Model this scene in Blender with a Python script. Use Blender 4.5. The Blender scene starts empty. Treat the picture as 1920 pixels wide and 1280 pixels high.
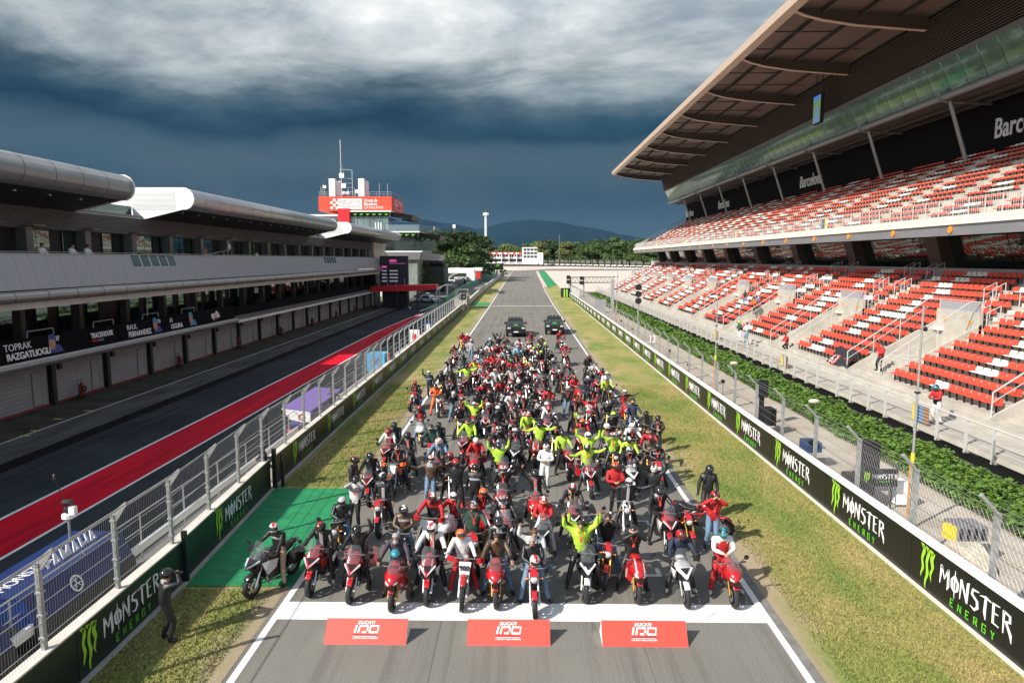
import bpy, math, random
import numpy as np
from math import sin, cos, pi, radians, sqrt
from mathutils import Vector, Matrix
random.seed(7)
S = bpy.context.scene
COL = S.collection
# ------------------------------------------------------------------ camera
cd = bpy.data.cameras.new('camera'); cam = bpy.data.objects.new('camera', cd); COL.objects.link(cam)
cd.lens = 24.0; cd.sensor_width = 36.0; cd.clip_start = 0.1; cd.clip_end = 20000
cam.location = (0, 0, 8.5); cam.rotation_euler = (radians(90 - 6.86), 0, radians(0.844))
S.camera = cam
S.view_settings.view_transform = 'Standard'; S.view_settings.look = 'None'
S.view_settings.exposure = 0.62; S.view_settings.gamma = 1.0; S.view_settings.use_curve_mapping = False
# ------------------------------------------------------------------ sun: shadows fall to (+1.03, +0.80) per metre of height
SUNV = Vector((1.03, 0.80, -1.0)).normalized()
sd = bpy.data.lights.new('sun', 'SUN'); sd.energy = 4.7; sd.angle = radians(0.5); sd.color = (1.0, 0.93, 0.83)
so = bpy.data.objects.new('sun', sd); COL.objects.link(so)
so.rotation_euler = SUNV.to_track_quat('-Z', 'Y').to_euler(); so.location = (-30, -20, 60)
# ------------------------------------------------------------------ world: nishita daylight behind a storm front
W = bpy.data.worlds.new('World'); S.world = W; W.use_nodes = True
wt = W.node_tree; wt.nodes.clear()
def N(t, typ, **k):
    n = t.nodes.new(typ)
    for a, b in k.items():
        if a.startswith('i_'): n.inputs[a[2:].replace('_', ' ')].default_value = b
        else: setattr(n, a, b)
    return n
def math_(t, op, a, b=0.0, clamp=False):
    n = t.nodes.new('ShaderNodeMath'); n.operation = op; n.use_clamp = clamp
    for i, q in enumerate((a, b)):
        if isinstance(q, (int, float)): n.inputs[i].default_value = q
        else: t.links.new(q, n.inputs[i])
    return n.outputs[0]
def ramp(t, fac, stops, interp='LINEAR'):
    n = t.nodes.new('ShaderNodeValToRGB'); cr = n.color_ramp; cr.interpolation = interp
    while len(cr.elements) < len(stops): cr.elements.new(0.5)
    for e, (p, c) in zip(cr.elements, stops):
        e.position = p; e.color = (c[0], c[1], c[2], 1) if len(c) == 3 else c
    if fac is not None: t.links.new(fac, n.inputs[0])
    return n.outputs[0]
def mixc(t, fac, a, b, mode='MIX'):
    n = t.nodes.new('ShaderNodeMix'); n.data_type = 'RGBA'; n.blend_type = mode
    for s, q in ((0, fac), (6, a), (7, b)):
        if isinstance(q, (int, float)): n.inputs[s].default_value = q
        elif isinstance(q, tuple): n.inputs[s].default_value = (q[0], q[1], q[2], 1)
        else: t.links.new(q, n.inputs[s])
    return n.outputs[2]
def noise(t, vec, scale, detail=4, rough=0.5, dist=0.0):
    n = t.nodes.new('ShaderNodeTexNoise'); n.inputs['Scale'].default_value = scale; n.inputs['Detail'].default_value = detail
    n.inputs['Roughness'].default_value = rough; n.inputs['Distortion'].default_value = dist
    if vec is not None: t.links.new(vec, n.inputs['Vector'])
    return n.outputs[0]
sky = N(wt, 'ShaderNodeTexSky'); sky.sky_type = 'NISHITA'; sky.sun_disc = False
sky.sun_elevation = radians(37.5); sky.sun_rotation = radians(232.2); sky.air_density = 1.2
tc = N(wt, 'ShaderNodeTexCoord'); sp = N(wt, 'ShaderNodeSeparateXYZ'); wt.links.new(tc.outputs['Generated'], sp.inputs[0])
zc = math_(wt, 'MAXIMUM', sp.outputs[2], 0.0)
den = math_(wt, 'ADD', zc, 0.62)
cu = math_(wt, 'DIVIDE', sp.outputs[0], den); cv = math_(wt, 'DIVIDE', sp.outputs[1], den)
cb = N(wt, 'ShaderNodeCombineXYZ'); wt.links.new(cu, cb.inputs[0]); wt.links.new(cv, cb.inputs[1])
cb3 = N(wt, 'ShaderNodeCombineXYZ'); wt.links.new(sp.outputs[0], cb3.inputs[0]); wt.links.new(cv, cb3.inputs[1]); wt.links.new(math_(wt, 'MULTIPLY', sp.outputs[2], 2.6), cb3.inputs[2])
n1 = noise(wt, cb.outputs[0], 2.0, 9, 0.55, 0.2)
n2 = noise(wt, cb3.outputs[0], 3.6, 12, 0.60, 0.25)
mp = N(wt, 'ShaderNodeMapping'); mp.inputs['Scale'].default_value = (7.0, 7.0, 0.8); wt.links.new(tc.outputs['Generated'], mp.inputs[0])
n3 = noise(wt, mp.outputs[0], 1.0, 4, 0.55)
wav = math_(wt, 'MULTIPLY', math_(wt, 'SUBTRACT', n1, 0.5), 0.17)
wav2 = math_(wt, 'MULTIPLY', math_(wt, 'SUBTRACT', n2, 0.5), 0.115)
att = math_(wt, 'MULTIPLY', zc, 4.0, True)
el = math_(wt, 'ADD', zc, math_(wt, 'MULTIPLY', math_(wt, 'ADD', wav, wav2), att))
# storm colours by height above the horizon (sine of elevation)
K = 6.6
def kc(r, g, b): return (r * K, g * K, b * K)
base = ramp(wt, el, [(0.0, kc(.046, .092, .132)), (0.05, kc(.030, .072, .112)), (0.10, kc(.026, .066, .106)), (0.135, kc(.050, .096, .134)), (0.155, kc(.044, .088, .126)),
                     (0.172, kc(.010, .046, .084)), (0.192, kc(.022, .066, .106)), (0.214, kc(.075, .12, .155)), (0.238, kc(.22, .27, .30)), (0.278, kc(.46, .50, .52)), (0.33, kc(.66, .69, .70)), (0.5, kc(.56, .59, .61)), (1.0, kc(.28, .32, .36))])
rainm = math_(wt, 'MULTIPLY', math_(wt, 'SUBTRACT', 1.0, math_(wt, 'MULTIPLY', math_(wt, 'ABSOLUTE', math_(wt, 'SUBTRACT', zc, 0.10)), 12.0, True)), math_(wt, 'SUBTRACT', n3, 0.45), True)
base = mixc(wt, math_(wt, 'MULTIPLY', rainm, 1.6, True), base, kc(.075, .105, .13))
dsh = ramp(wt, n2, [(0.36, (.58, .65, .71)), (0.47, (.92, .94, .96)), (0.53, (1.06, 1.06, 1.06)), (0.57, (1.22, 1.20, 1.18)), (0.68, (1.40, 1.36, 1.33))])
dm = math_(wt, 'MULTIPLY', math_(wt, 'SUBTRACT', zc, 0.13), 9.0, True)
cloud = mixc(wt, dm, base, mixc(wt, 1.0, base, dsh, 'MULTIPLY'))
gap = ramp(wt, n1, [(0.60, (0, 0, 0)), (0.72, (1, 1, 1))])
gm = math_(wt, 'MULTIPLY', math_(wt, 'MULTIPLY', math_(wt, 'SUBTRACT', zc, 0.30), 3.0, True), gap)
col = mixc(wt, gm, cloud, sky.outputs[0])
beh = math_(wt, 'MULTIPLY', math_(wt, 'SUBTRACT', 0.25, sp.outputs[1]), 1.6, True)
col = mixc(wt, math_(wt, 'MULTIPLY', beh, .85), col, sky.outputs[0])
bg = N(wt, 'ShaderNodeBackground'); bg.inputs['Strength'].default_value = 0.12
wt.links.new(col, bg.inputs[0]); wo = N(wt, 'ShaderNodeOutputWorld'); wt.links.new(bg.outputs[0], wo.inputs[0])
S.render.engine = 'CYCLES'
S.cycles.max_bounces = 6; S.cycles.transparent_max_bounces = 24; S.cycles.glossy_bounces = 3; S.cycles.transmission_bounces = 4

# ------------------------------------------------------------------ materials
MATS = {}
def M(name, colr=(.5, .5, .5), rough=.6, metal=0.0, spec=.5, var=0.0, vs=3.0, bump=0.0, bs=60.0, emit=None, alpha=1.0, coat=0.0, col2=None, stretch=None, detail=4, trans=0.0):
    if name in MATS: return MATS[name]
    m = bpy.data.materials.new(name); m.use_nodes = True; t = m.node_tree
    p = t.nodes['Principled BSDF']
    p.inputs['Base Color'].default_value = (*colr, 1); p.inputs['Roughness'].default_value = rough
    p.inputs['Metallic'].default_value = metal; p.inputs['Specular IOR Level'].default_value = spec
    if coat: p.inputs['Coat Weight'].default_value = coat; p.inputs['Coat Roughness'].default_value = .08
    if alpha < 1: p.inputs['Alpha'].default_value = alpha
    if trans: p.inputs['Transmission Weight'].default_value = trans
    if var or col2 or bump:
        ob = t.nodes.new('ShaderNodeTexCoord'); vec = ob.outputs['Object']
        if stretch:
            mpn = t.nodes.new('ShaderNodeMapping'); mpn.inputs['Scale'].default_value = stretch; t.links.new(vec, mpn.inputs[0]); vec = mpn.outputs[0]
    if var or col2:
        nz = noise(t, vec, vs, detail, .6)
        c1 = tuple(max(0, c * (1 - var)) for c in colr); c2 = col2 or tuple(min(1, c * (1 + var)) for c in colr)
        out = ramp(t, nz, [(0.32, c1), (0.68, c2)])
        t.links.new(out, p.inputs['Base Color'])
    if bump:
        bn = t.nodes.new('ShaderNodeBump'); bn.inputs['Strength'].default_value = bump; bn.inputs['Distance'].default_value = .02
        t.links.new(noise(t, vec, bs, 3, .6), bn.inputs['Height']); t.links.new(bn.outputs[0], p.inputs['Normal'])
    if emit:
        p.inputs['Emission Color'].default_value = (*emit[:3], 1); p.inputs['Emission Strength'].default_value = emit[3]
    MATS[name] = m; return m

def mat_asphalt(name, dark, light, marks=0.5, tint2=None):
    m = M(name, dark, .9, 0, .12 if 'pit' in name else .35); t = m.node_tree; p = t.nodes['Principled BSDF']
    ob = t.nodes.new('ShaderNodeTexCoord'); v = ob.outputs['Object']
    big = noise(t, v, .22, 5, .6); c = ramp(t, big, [(.3, dark), (.7, light)])
    mpn = t.nodes.new('ShaderNodeMapping'); mpn.inputs['Scale'].default_value = (2.2, .045, 1); t.links.new(v, mpn.inputs[0])
    st = noise(t, mpn.outputs[0], 1.0, 6, .7); s = ramp(t, st, [(.50, (1, 1, 1)), (.66, (.55, .55, .57))])
    c = mixc(t, marks, c, mixc(t, 1.0, c, s, 'MULTIPLY'))
    mp2 = t.nodes.new('ShaderNodeMapping'); mp2.inputs['Scale'].default_value = (1.0, .10, 1); mp2.inputs['Rotation'].default_value = (0, 0, .06); t.links.new(v, mp2.inputs[0])
    wv = noise(t, mp2.outputs[0], 3.2, 2, .5, 1.2); s2 = ramp(t, wv, [(.485, (1, 1, 1)), (.5, (.45, .45, .47)), (.515, (1, 1, 1))])
    big2 = noise(t, v, .09, 3, .5); g = ramp(t, big2, [(.5, (0, 0, 0)), (.6, (1, 1, 1))])
    c = mixc(t, math_(t, 'MULTIPLY', g, marks), c, mixc(t, 1.0, c, s2, 'MULTIPLY'))
    fine = noise(t, v, 42, 2, .7); f = ramp(t, fine, [(.3, (.62, .62, .62)), (.7, (1.45, 1.44, 1.42))])
    c = mixc(t, 1.0, c, f, 'MULTIPLY')
    t.links.new(c, p.inputs['Base Color'])
    bn = t.nodes.new('ShaderNodeBump'); bn.inputs['Strength'].default_value = .35; bn.inputs['Distance'].default_value = .01
    t.links.new(fine, bn.inputs['Height']); t.links.new(bn.outputs[0], p.inputs['Normal'])
    return m
ASPH = mat_asphalt('asphalt', (.150, .144, .128), (.185, .178, .160), .6)
PITA = mat_asphalt('pit asphalt', (.022, .028, .034), (.046, .053, .059), 1.0)
PADD = mat_asphalt('paddock asphalt', (.17, .17, .16), (.22, .215, .205), .2)
APRN = M('oily concrete apron', (.055, .050, .038), .9, 0, .15, var=.45, vs=.8, detail=8, bump=.3)
CONC2 = M('worn concrete strip', (.085, .082, .078), .9, 0, .15, var=.4, vs=.9, detail=8, stretch=(1, .25, 1), bump=.3)
def mat_grass():
    m = M('grass', (.1, .12, .03), .9); t = m.node_tree; p = t.nodes['Principled BSDF']
    ob = t.nodes.new('ShaderNodeTexCoord'); v = ob.outputs['Object']
    mpn = t.nodes.new('ShaderNodeMapping'); mpn.inputs['Scale'].default_value = (1, .45, 1); t.links.new(v, mpn.inputs[0])
    a = noise(t, mpn.outputs[0], .42, 6, .62, .4)
    c = ramp(t, a, [(.27, (.40, .27, .15)), (.36, (.37, .31, .13)), (.46, (.29, .28, .09)), (.58, (.21, .25, .06)), (.70, (.10, .19, .035))])
    b = noise(t, v, 7, 4, .7); c = mixc(t, .55, c, mixc(t, 1.0, c, ramp(t, b, [(.3, (.5, .48, .42)), (.5, (1, 1, 1)), (.7, (1.5, 1.4, 1.25))]), 'MULTIPLY'))
    b2 = noise(t, v, 38, 2, .7); c = mixc(t, .7, c, mixc(t, 1.0, c, ramp(t, b2, [(.3, (.45, .45, .4)), (.7, (1.55, 1.5, 1.4))]), 'MULTIPLY'))
    # bare dusty band beside the track edge
    sx = t.nodes.new('ShaderNodeSeparateXYZ'); t.links.new(v, sx.inputs[0])
    d = math_(t, 'SUBTRACT', math_(t, 'ABSOLUTE', sx.outputs[0]), 6.1)
    dn = math_(t, 'ADD', d, math_(t, 'MULTIPLY', math_(t, 'SUBTRACT', a, .5), 3.2))
    fd = ramp(t, dn, [(0.0, (1, 1, 1)), (.9, (0, 0, 0))])
    inr = math_(t, 'LESS_THAN', math_(t, 'ABSOLUTE', sx.outputs[0]), 10.5)
    c = mixc(t, math_(t, 'MULTIPLY', math_(t, 'MULTIPLY', fd, .8), inr), c, (.38, .30, .21))
    t.links.new(c, p.inputs['Base Color'])
    bn = t.nodes.new('ShaderNodeBump'); bn.inputs['Strength'].default_value = .8; bn.inputs['Distance'].default_value = .05
    t.links.new(b2, bn.inputs['Height']); t.links.new(bn.outputs[0], p.inputs['Normal'])
    return m
GRASS = mat_grass()
WHITE = M('white paint', (.74, .735, .71), .55, var=.10, vs=9.0, bump=.15, detail=10)
WHITE2 = M('worn white paint', (.55, .55, .53), .6, var=.2, vs=5.0)
REDP = M('red track paint', (.56, .004, .022), .75, 0, .12, var=.32, vs=1.1, stretch=(1.6, .12, 1), detail=12, bump=.15)
GRNP = M('green carpet', (.01, .22, .08), .8, var=.26, vs=1.6, detail=12, stretch=(1, 2, 1), bump=.4, bs=25)
GRAVEL = M('gravel', (.52, .465, .40), .95, var=.10, vs=2.0, bump=.6, bs=30, detail=8)
ROADT = M('dusty service road', (.31, .265, .205), .9, col2=(.40, .37, .32), vs=.55, detail=9, bump=.5, bs=35)
GROUND = M('dry ground', (.16, .14, .08), .95, col2=(.10, .12, .05), vs=.02, detail=8)
CONC = M('concrete', (.40, .38, .34), .85, var=.16, vs=1.3, detail=8, bump=.25, bs=20)
CONCW = M('pale concrete', (.60, .57, .51), .8, var=.12, vs=1.6, detail=8, bump=.15, bs=20)
CONCD = M('grey concrete', (.15, .146, .138), .8, var=.2, vs=.8, detail=8)
STEPS = M('stand concrete', (.46, .435, .385), .85, col2=(.33, .31, .27), vs=1.1, detail=9, bump=.25)
GALV = M('galvanised steel', (.42, .43, .43), .42, .55, var=.15, vs=8)
GALVD = M('dull galvanised steel', (.30, .31, .32), .5, .5, var=.2, vs=6)
RAILW = M('pale painted rail', (.50, .50, .50), .45, .2)
ALU = M('brushed aluminium cladding', (.50, .505, .52), .36, .75, var=.06, vs=.7)
PANEL = M('grey cladding panel', (.36, .365, .395), .42, .25, var=.04, vs=.5)
WPANEL = M('white cladding', (.80, .80, .80), .4, var=.02)
LOUV = M('grey louvre', (.15, .148, .15), .5, .3)
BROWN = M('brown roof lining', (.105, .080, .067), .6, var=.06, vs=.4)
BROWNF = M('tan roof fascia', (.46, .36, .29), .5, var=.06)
LOUVB = M('brown louvre slat', (.17, .13, .115), .5, .2)
BLACKW = M('black wall', (.008, .008, .010), .9, 0, .1)
DARK = M('dark interior', (.018, .018, .02), .6)
GLASS = M('dark glass', (.03, .045, .045), .04, 0, 1.0)
GLASSM = M('reflective glass', (.10, .15, .14), .03, .85, 1.0)
GLASSG = M('green tinted glass', (.16, .26, .22), .05, .45, .8, var=.45, vs=.35)
GLASSC = M('clear pane', (.35, .45, .48), .05, 0, .6, alpha=.35)
REDS = M('red plastic seat', (.66, .075, .042), .5, var=.14, vs=.35)
WHTS = M('white plastic seat', (.80, .78, .74), .45)
BANN = M('black banner', (.010, .010, .011), .33, 0, .5)
BANNG = M('dark green banner', (.008, .022, .016), .4)
MGREEN = M('lime green print', (.30, .58, .04), .5)
MGREEN2 = M('bright green print', (.11, .52, .02), .5)
LWHITE = M('white print', (.78, .78, .78), .5)
CLAWG = MGREEN
GARW = M('garage shutter', (.28, .274, .268), .55, var=.10, vs=1.2, detail=6)
REDL = M('red line paint', (.22, .02, .02), .6)
ORANGE = M('orange plastic', (.75, .26, .03), .5)
YEL = M('yellow plastic', (.75, .55, .03), .5)
BLUE = M('royal blue board', (.005, .022, .11), .45, var=.1, vs=2)
PURP = M('purple canopy', (.20, .12, .42), .5)
CYAN = M('light blue board', (.08, .38, .62), .5)
RED = M('signal red', (.62, .03, .02), .4)
REDW = M('signboard red', (.72, .060, .040), .55, var=.03)
TOWR = M('tower red cladding', (.68, .075, .035), .5)
RUBBER = M('black rubber', (.016, .016, .017), .72)
BLK = M('black plastic', (.014, .014, .016), .42)
GREYP = M('grey plastic', (.16, .16, .17), .5)
SILV = M('silver metal', (.55, .55, .56), .28, .9)
GOLD = M('gold fork', (.42, .24, .05), .28, .85)
ENG = M('engine metal', (.06, .06, .065), .4, .6)
CHROME = M('chrome', (.75, .75, .76), .12, 1.0)
LAMP = M('headlamp lens', (.72, .74, .76), .08, .2, .9)
SCREEN = M('smoked windscreen', (.12, .13, .14), .05, 0, .8, alpha=.36)
IVYM = M('ivy leaf', (.045, .13, .018), .42, col2=(.19, .31, .06), vs=3.5, detail=6)
LEAFA = M('tree leaf', (.028, .070, .015), .65, col2=(.085, .145, .03), vs=.5, detail=6)
LEAFB = M('yellow green leaf', (.10, .13, .03), .65, col2=(.19, .20, .055), vs=.5, detail=6)
LEAFC = M('dark leaf', (.016, .040, .012), .7, col2=(.055, .095, .024), vs=.4, detail=6)
BARK = M('bark', (.10, .075, .05), .9, var=.3)
HAZEHILL = M('hazed forest hill', (.006, .022, .036), 1.0, 0, 0.0, col2=(.009, .027, .041), vs=.004, detail=9)  # blue-dark hill colour has distance haze painted in, besides the haze volume

# ------------------------------------------------------------------ mesh builder
class MB:
    def __init__(s): s.v = []; s.f = []; s.m = []
    def add(s, vs, fs, m=0):
        b = len(s.v); s.v += [tuple(q) for q in vs]; s.f += [tuple(b + i for i in f) for f in fs]; s.m += [m] * len(fs); return s
    def box(s, x0, x1, y0, y1, z0, z1, m=0):
        return s.add([(x0, y0, z0), (x1, y0, z0), (x1, y1, z0), (x0, y1, z0), (x0, y0, z1), (x1, y0, z1), (x1, y1, z1), (x0, y1, z1)],
                     [(0, 3, 2, 1), (4, 5, 6, 7), (0, 1, 5, 4), (1, 2, 6, 5), (2, 3, 7, 6), (3, 0, 4, 7)], m)
    def cb(s, c, d, m=0, rz=0.0, rx=0.0):
        hx, hy, hz = d[0] / 2, d[1] / 2, d[2] / 2; R = Matrix.Rotation(rz, 3, 'Z') @ Matrix.Rotation(rx, 3, 'X')
        vs = [R @ Vector(q) + Vector(c) for q in ((-hx, -hy, -hz), (hx, -hy, -hz), (hx, hy, -hz), (-hx, hy, -hz), (-hx, -hy, hz), (hx, -hy, hz), (hx, hy, hz), (-hx, hy, hz))]
        return s.add(vs, [(0, 3, 2, 1), (4, 5, 6, 7), (0, 1, 5, 4), (1, 2, 6, 5), (2, 3, 7, 6), (3, 0, 4, 7)], m)
    def tube(s, p, q, r, n=6, m=0, r2=None, cap=True):
        p = Vector(p); q = Vector(q); d = (q - p)
        if d.length < 1e-6: return s
        d.normalize(); u = d.orthogonal().normalized(); w = d.cross(u); r2 = r if r2 is None else r2
        vs = [p + (u * cos(2 * pi * i / n) + w * sin(2 * pi * i / n)) * r for i in range(n)] + [q + (u * cos(2 * pi * i / n) + w * sin(2 * pi * i / n)) * r2 for i in range(n)]
        fs = [(i, (i + 1) % n, n + (i + 1) % n, n + i) for i in range(n)]
        if cap: fs += [tuple(range(n - 1, -1, -1)), tuple(range(n, 2 * n))]
        return s.add(vs, fs, m)
    def path(s, pts, r, n=6, m=0):
        for a, b in zip(pts[:-1], pts[1:]): s.tube(a, b, r, n, m)
        return s
    def ext(s, poly, y0, y1, m=0):       # cross-section in XZ swept along Y
        n = len(poly); vs = [(x, y0, z) for x, z in poly] + [(x, y1, z) for x, z in poly]
        fs = [(i, (i + 1) % n, n + (i + 1) % n, n + i) for i in range(n)] + [tuple(range(n - 1, -1, -1)), tuple(range(n, 2 * n))]
        return s.add(vs, fs, m)
    def extx(s, poly, x0, x1, m=0):      # outline in YZ swept along X
        n = len(poly); vs = [(x0, y, z) for y, z in poly] + [(x1, y, z) for y, z in poly]
        fs = [(i, n + i, n + (i + 1) % n, (i + 1) % n) for i in range(n)] + [tuple(range(n)), tuple(range(2 * n - 1, n - 1, -1))]
        return s.add(vs, fs, m)
    def loft(s, rings, m=0, cap=True):
        n = len(rings[0]); vs = [q for r in rings for q in r]; fs = []
        for k in range(len(rings) - 1):
            for i in range(n): fs.append((k * n + i, k * n + (i + 1) % n, (k + 1) * n + (i + 1) % n, (k + 1) * n + i))
        if cap: fs += [tuple(range(n - 1, -1, -1)), tuple((len(rings) - 1) * n + i for i in range(n))]
        return s.add(vs, fs, m)
    def lathe(s, prof, c=(0, 0, 0), axis='Z', n=12, m=0):   # prof: (radius, along)
        vs = []; fs = []
        for r, h in prof:
            for i in range(n):
                a = 2 * pi * i / n; p = (r * cos(a), r * sin(a), h)
                if axis == 'X': p = (h, r * cos(a), r * sin(a))
                if axis == 'Y': p = (r * cos(a), h, r * sin(a))
                vs.append((p[0] + c[0], p[1] + c[1], p[2] + c[2]))
        for k in range(len(prof) - 1):
            for i in range(n): fs.append((k * n + i, k * n + (i + 1) % n, (k + 1) * n + (i + 1) % n, (k + 1) * n + i))
        return s.add(vs, fs, m)
    def ball(s, c, r, n=8, k=5, m=0):
        rr = r if isinstance(r, (tuple, list)) else (r, r, r)
        prof = []; vs = []; fs = []
        for j in range(k + 1):
            a = pi * j / k
            for i in range(n): b = 2 * pi * i / n; vs.append((c[0] + rr[0] * sin(a) * cos(b), c[1] + rr[1] * sin(a) * sin(b), c[2] + rr[2] * cos(a)))
        for j in range(k):
            for i in range(n): fs.append((j * n + i, (j + 1) * n + i, (j + 1) * n + (i + 1) % n, j * n + (i + 1) % n))
        return s.add(vs, fs, m)
    def mesh(s, name, mats, smooth=False, sub=0):
        me = bpy.data.meshes.new(name); me.from_pydata(s.v, [], s.f)
        for mt in (mats if isinstance(mats, (list, tuple)) else [mats]): me.materials.append(mt)
        me.polygons.foreach_set('material_index', s.m)
        if smooth: me.polygons.foreach_set('use_smooth', [True] * len(me.polygons))
        me.update()
        if sub:
            o = bpy.data.objects.new('tmp', me); COL.objects.link(o); md = o.modifiers.new('s', 'SUBSURF'); md.levels = sub; md.render_levels = sub
            dg = bpy.context.evaluated_depsgraph_get(); m2 = bpy.data.meshes.new_from_object(o.evaluated_get(dg)); bpy.data.objects.remove(o); m2.name = name; bpy.data.meshes.remove(me); me = m2
        return me
WP = {}
def wpos(o):
    p = Vector(o.location); q = o.parent
    while q: p += q.location; q = q.parent
    return p
def link(name, me, parent=None, loc=(0, 0, 0)):
    """loc is in world coordinates; parents in static things carry no rotation"""
    o = bpy.data.objects.new(name, me); COL.objects.link(o)
    if parent is not None: o.parent = parent; o.location = Vector(loc) - wpos(parent)
    else: o.location = loc
    return o
def part(mb, name, mats, parent=None, smooth=False, sub=0):
    return link(name, mb.mesh(name, mats, smooth, sub), parent)
def lpart(mb, name, mats, parent, loc=(0, 0, 0), smooth=False, sub=0):   # local coordinates
    o = bpy.data.objects.new(name, mb.mesh(name, mats, smooth, sub)); COL.objects.link(o); o.parent = parent; o.location = loc; return o
def empty(name, loc=(0, 0, 0), rz=0.0):
    o = bpy.data.objects.new(name, None); COL.objects.link(o); o.location = loc; o.rotation_euler = (0, 0, rz); o.empty_display_size = .3; return o
def tag(o, label=None, cat=None, group=None, kind=None):
    if label: o['label'] = label
    if cat: o['category'] = cat
    if group: o['group'] = group
    if kind: o['kind'] = kind
    return o
def kids(o): return [c for c in KID.get(o.name, [])]
KID = {}
def copy_tree(o, parent=None, mf=None):
    c = o.copy(); COL.objects.link(c)
    if parent is not None: c.parent = parent
    if mf: mf(c)
    for ch in list(o.children): copy_tree(ch, c, mf)
    return c
def grp(o, g): o['group'] = g; return o
def setmats(o, d):
    if o.type != 'MESH': return
    for sl in o.material_slots:
        if sl.material and sl.material.name in d:
            r = d[sl.material.name]; sl.link = 'OBJECT'; sl.material = r
def T(y):
    return 0.0 if y < 130 else .0125 * (min(y, 2600) - 130)

# ------------------------------------------------------------------ lettering
_tc = {}
def textmesh(txt, size=1.0, bold=0.0, ext=.01, shear=0.0, sx=1.0, spacing=1.0):
    key = (txt, size, bold, ext, shear, sx, spacing)
    if key in _tc: return _tc[key]
    cu = bpy.data.curves.new('t', 'FONT'); cu.body = txt; cu.size = size; cu.offset = bold * size; cu.extrude = ext; cu.shear = shear; cu.space_character = spacing
    cu.resolution_u = 3
    o = bpy.data.objects.new('t', cu); COL.objects.link(o); dg = bpy.context.evaluated_depsgraph_get()
    me = bpy.data.meshes.new_from_object(o.evaluated_get(dg)); bpy.data.objects.remove(o)
    if sx != 1:
        for v in me.vertices: v.co.x *= sx
    me.name = 'lettering'; _tc[key] = me; return me
def frame(o, origin, ux, uy):
    """place a mesh drawn in XY so that its X runs along ux and its Y along uy"""
    ux = Vector(ux).normalized(); uy = Vector(uy).normalized(); uz = ux.cross(uy).normalized()
    R = Matrix((ux, uy, uz)).transposed(); o.rotation_euler = R.to_euler()
    o.location = Vector(origin) - (wpos(o.parent) if o.parent else Vector())
    return o
def text(txt, size, mat, origin, ux, uy, parent=None, name='lettering', **k):
    me = textmesh(txt, size, **k)
    if not me.materials: me.materials.append(mat)
    o = bpy.data.objects.new(name, me); COL.objects.link(o)
    if o.material_slots[0].material != mat: o.material_slots[0].link = 'OBJECT'; o.material_slots[0].material = mat
    if parent is not None: o.parent = parent
    return frame(o, origin, ux, uy)
def ribbon(mb, pts, w, taper=(1, 1), z=0.0, th=.006, m=0):
    pts = [Vector((p[0], p[1])) for p in pts]; n = len(pts); L = []; R = []
    for i, p in enumerate(pts):
        a = pts[max(0, i - 1)]; b = pts[min(n - 1, i + 1)]; d = (b - a); d = d / (d.length + 1e-9); nn = Vector((-d.y, d.x))
        f = w / 2
        if i == 0: f *= taper[0]
        if i == n - 1: f *= taper[1]
        L.append(p + nn * f); R.append(p - nn * f)
    vs = [(q.x, q.y, z + th) for q in L + R] + [(q.x, q.y, z) for q in L + R]
    fs = []
    for i in range(n - 1):
        fs.append((i, n + i, n + i + 1, i + 1)); fs.append((2 * n + i, i, i + 1, 2 * n + i + 1)); fs.append((n + i, 3 * n + i, 3 * n + i + 1, n + i + 1))
    mb.add(vs, fs, m)
# ================================================================== GROUND AND MARKINGS
def sheet(name, mat, xl, xr, ys, z=0.0, kind='structure', parent=None):
    """strip between two x(y) functions along the y stations"""
    mb = MB(); fl = xl if callable(xl) else (lambda y: xl); fr = xr if callable(xr) else (lambda y: xr)
    vs = []; fs = []
    for y in ys: vs += [(fl(y), y, T(y) + z), (fr(y), y, T(y) + z)]
    for i in range(len(ys) - 1): fs.append((2 * i, 2 * i + 1, 2 * i + 3, 2 * i + 2))
    mb.add(vs, fs); o = part(mb, name, mat, parent)
    if parent is None: o['kind'] = kind
    return o
YS = [0, 13, 20, 40, 80, 130, 160, 200, 260, 330, 400, 520, 800, 1400, 2600, 6000]
mb = MB(); xs = [-4000, -400, -60, 0, 60, 400, 4000]; yy = [-300, 0] + YS[1:] + [9000]
vs = [(x, y, T(y) - .06) for y in yy for x in xs]; nx = len(xs)
fs = [(j * nx + i, j * nx + i + 1, (j + 1) * nx + i + 1, (j + 1) * nx + i) for j in range(len(yy) - 1) for i in range(nx - 1)]
mb.add(vs, fs); part(mb, 'ground', GROUND)['kind'] = 'structure'
# the straight bends gently right beyond the start line gantry, then turns right at the corner
def bend(y): return 0.0 if y < 150 else 3.2e-5 * (y - 150) ** 2
def TL(y): return -5.98 + (.8 * max(0, y - 125) / 200) + bend(y) * .3
def TR(y): return 5.95 + bend(y) * .85
ys1 = [-20, 5, 13, 25, 40, 60, 80, 100, 125, 145, 165, 195, 230, 270, 310, 345]
def rel(f, d): return lambda y: f(y) + d
sheet('track', ASPH, rel(TL, -.10), rel(TR, .18), ys1, 0.0)
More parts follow.
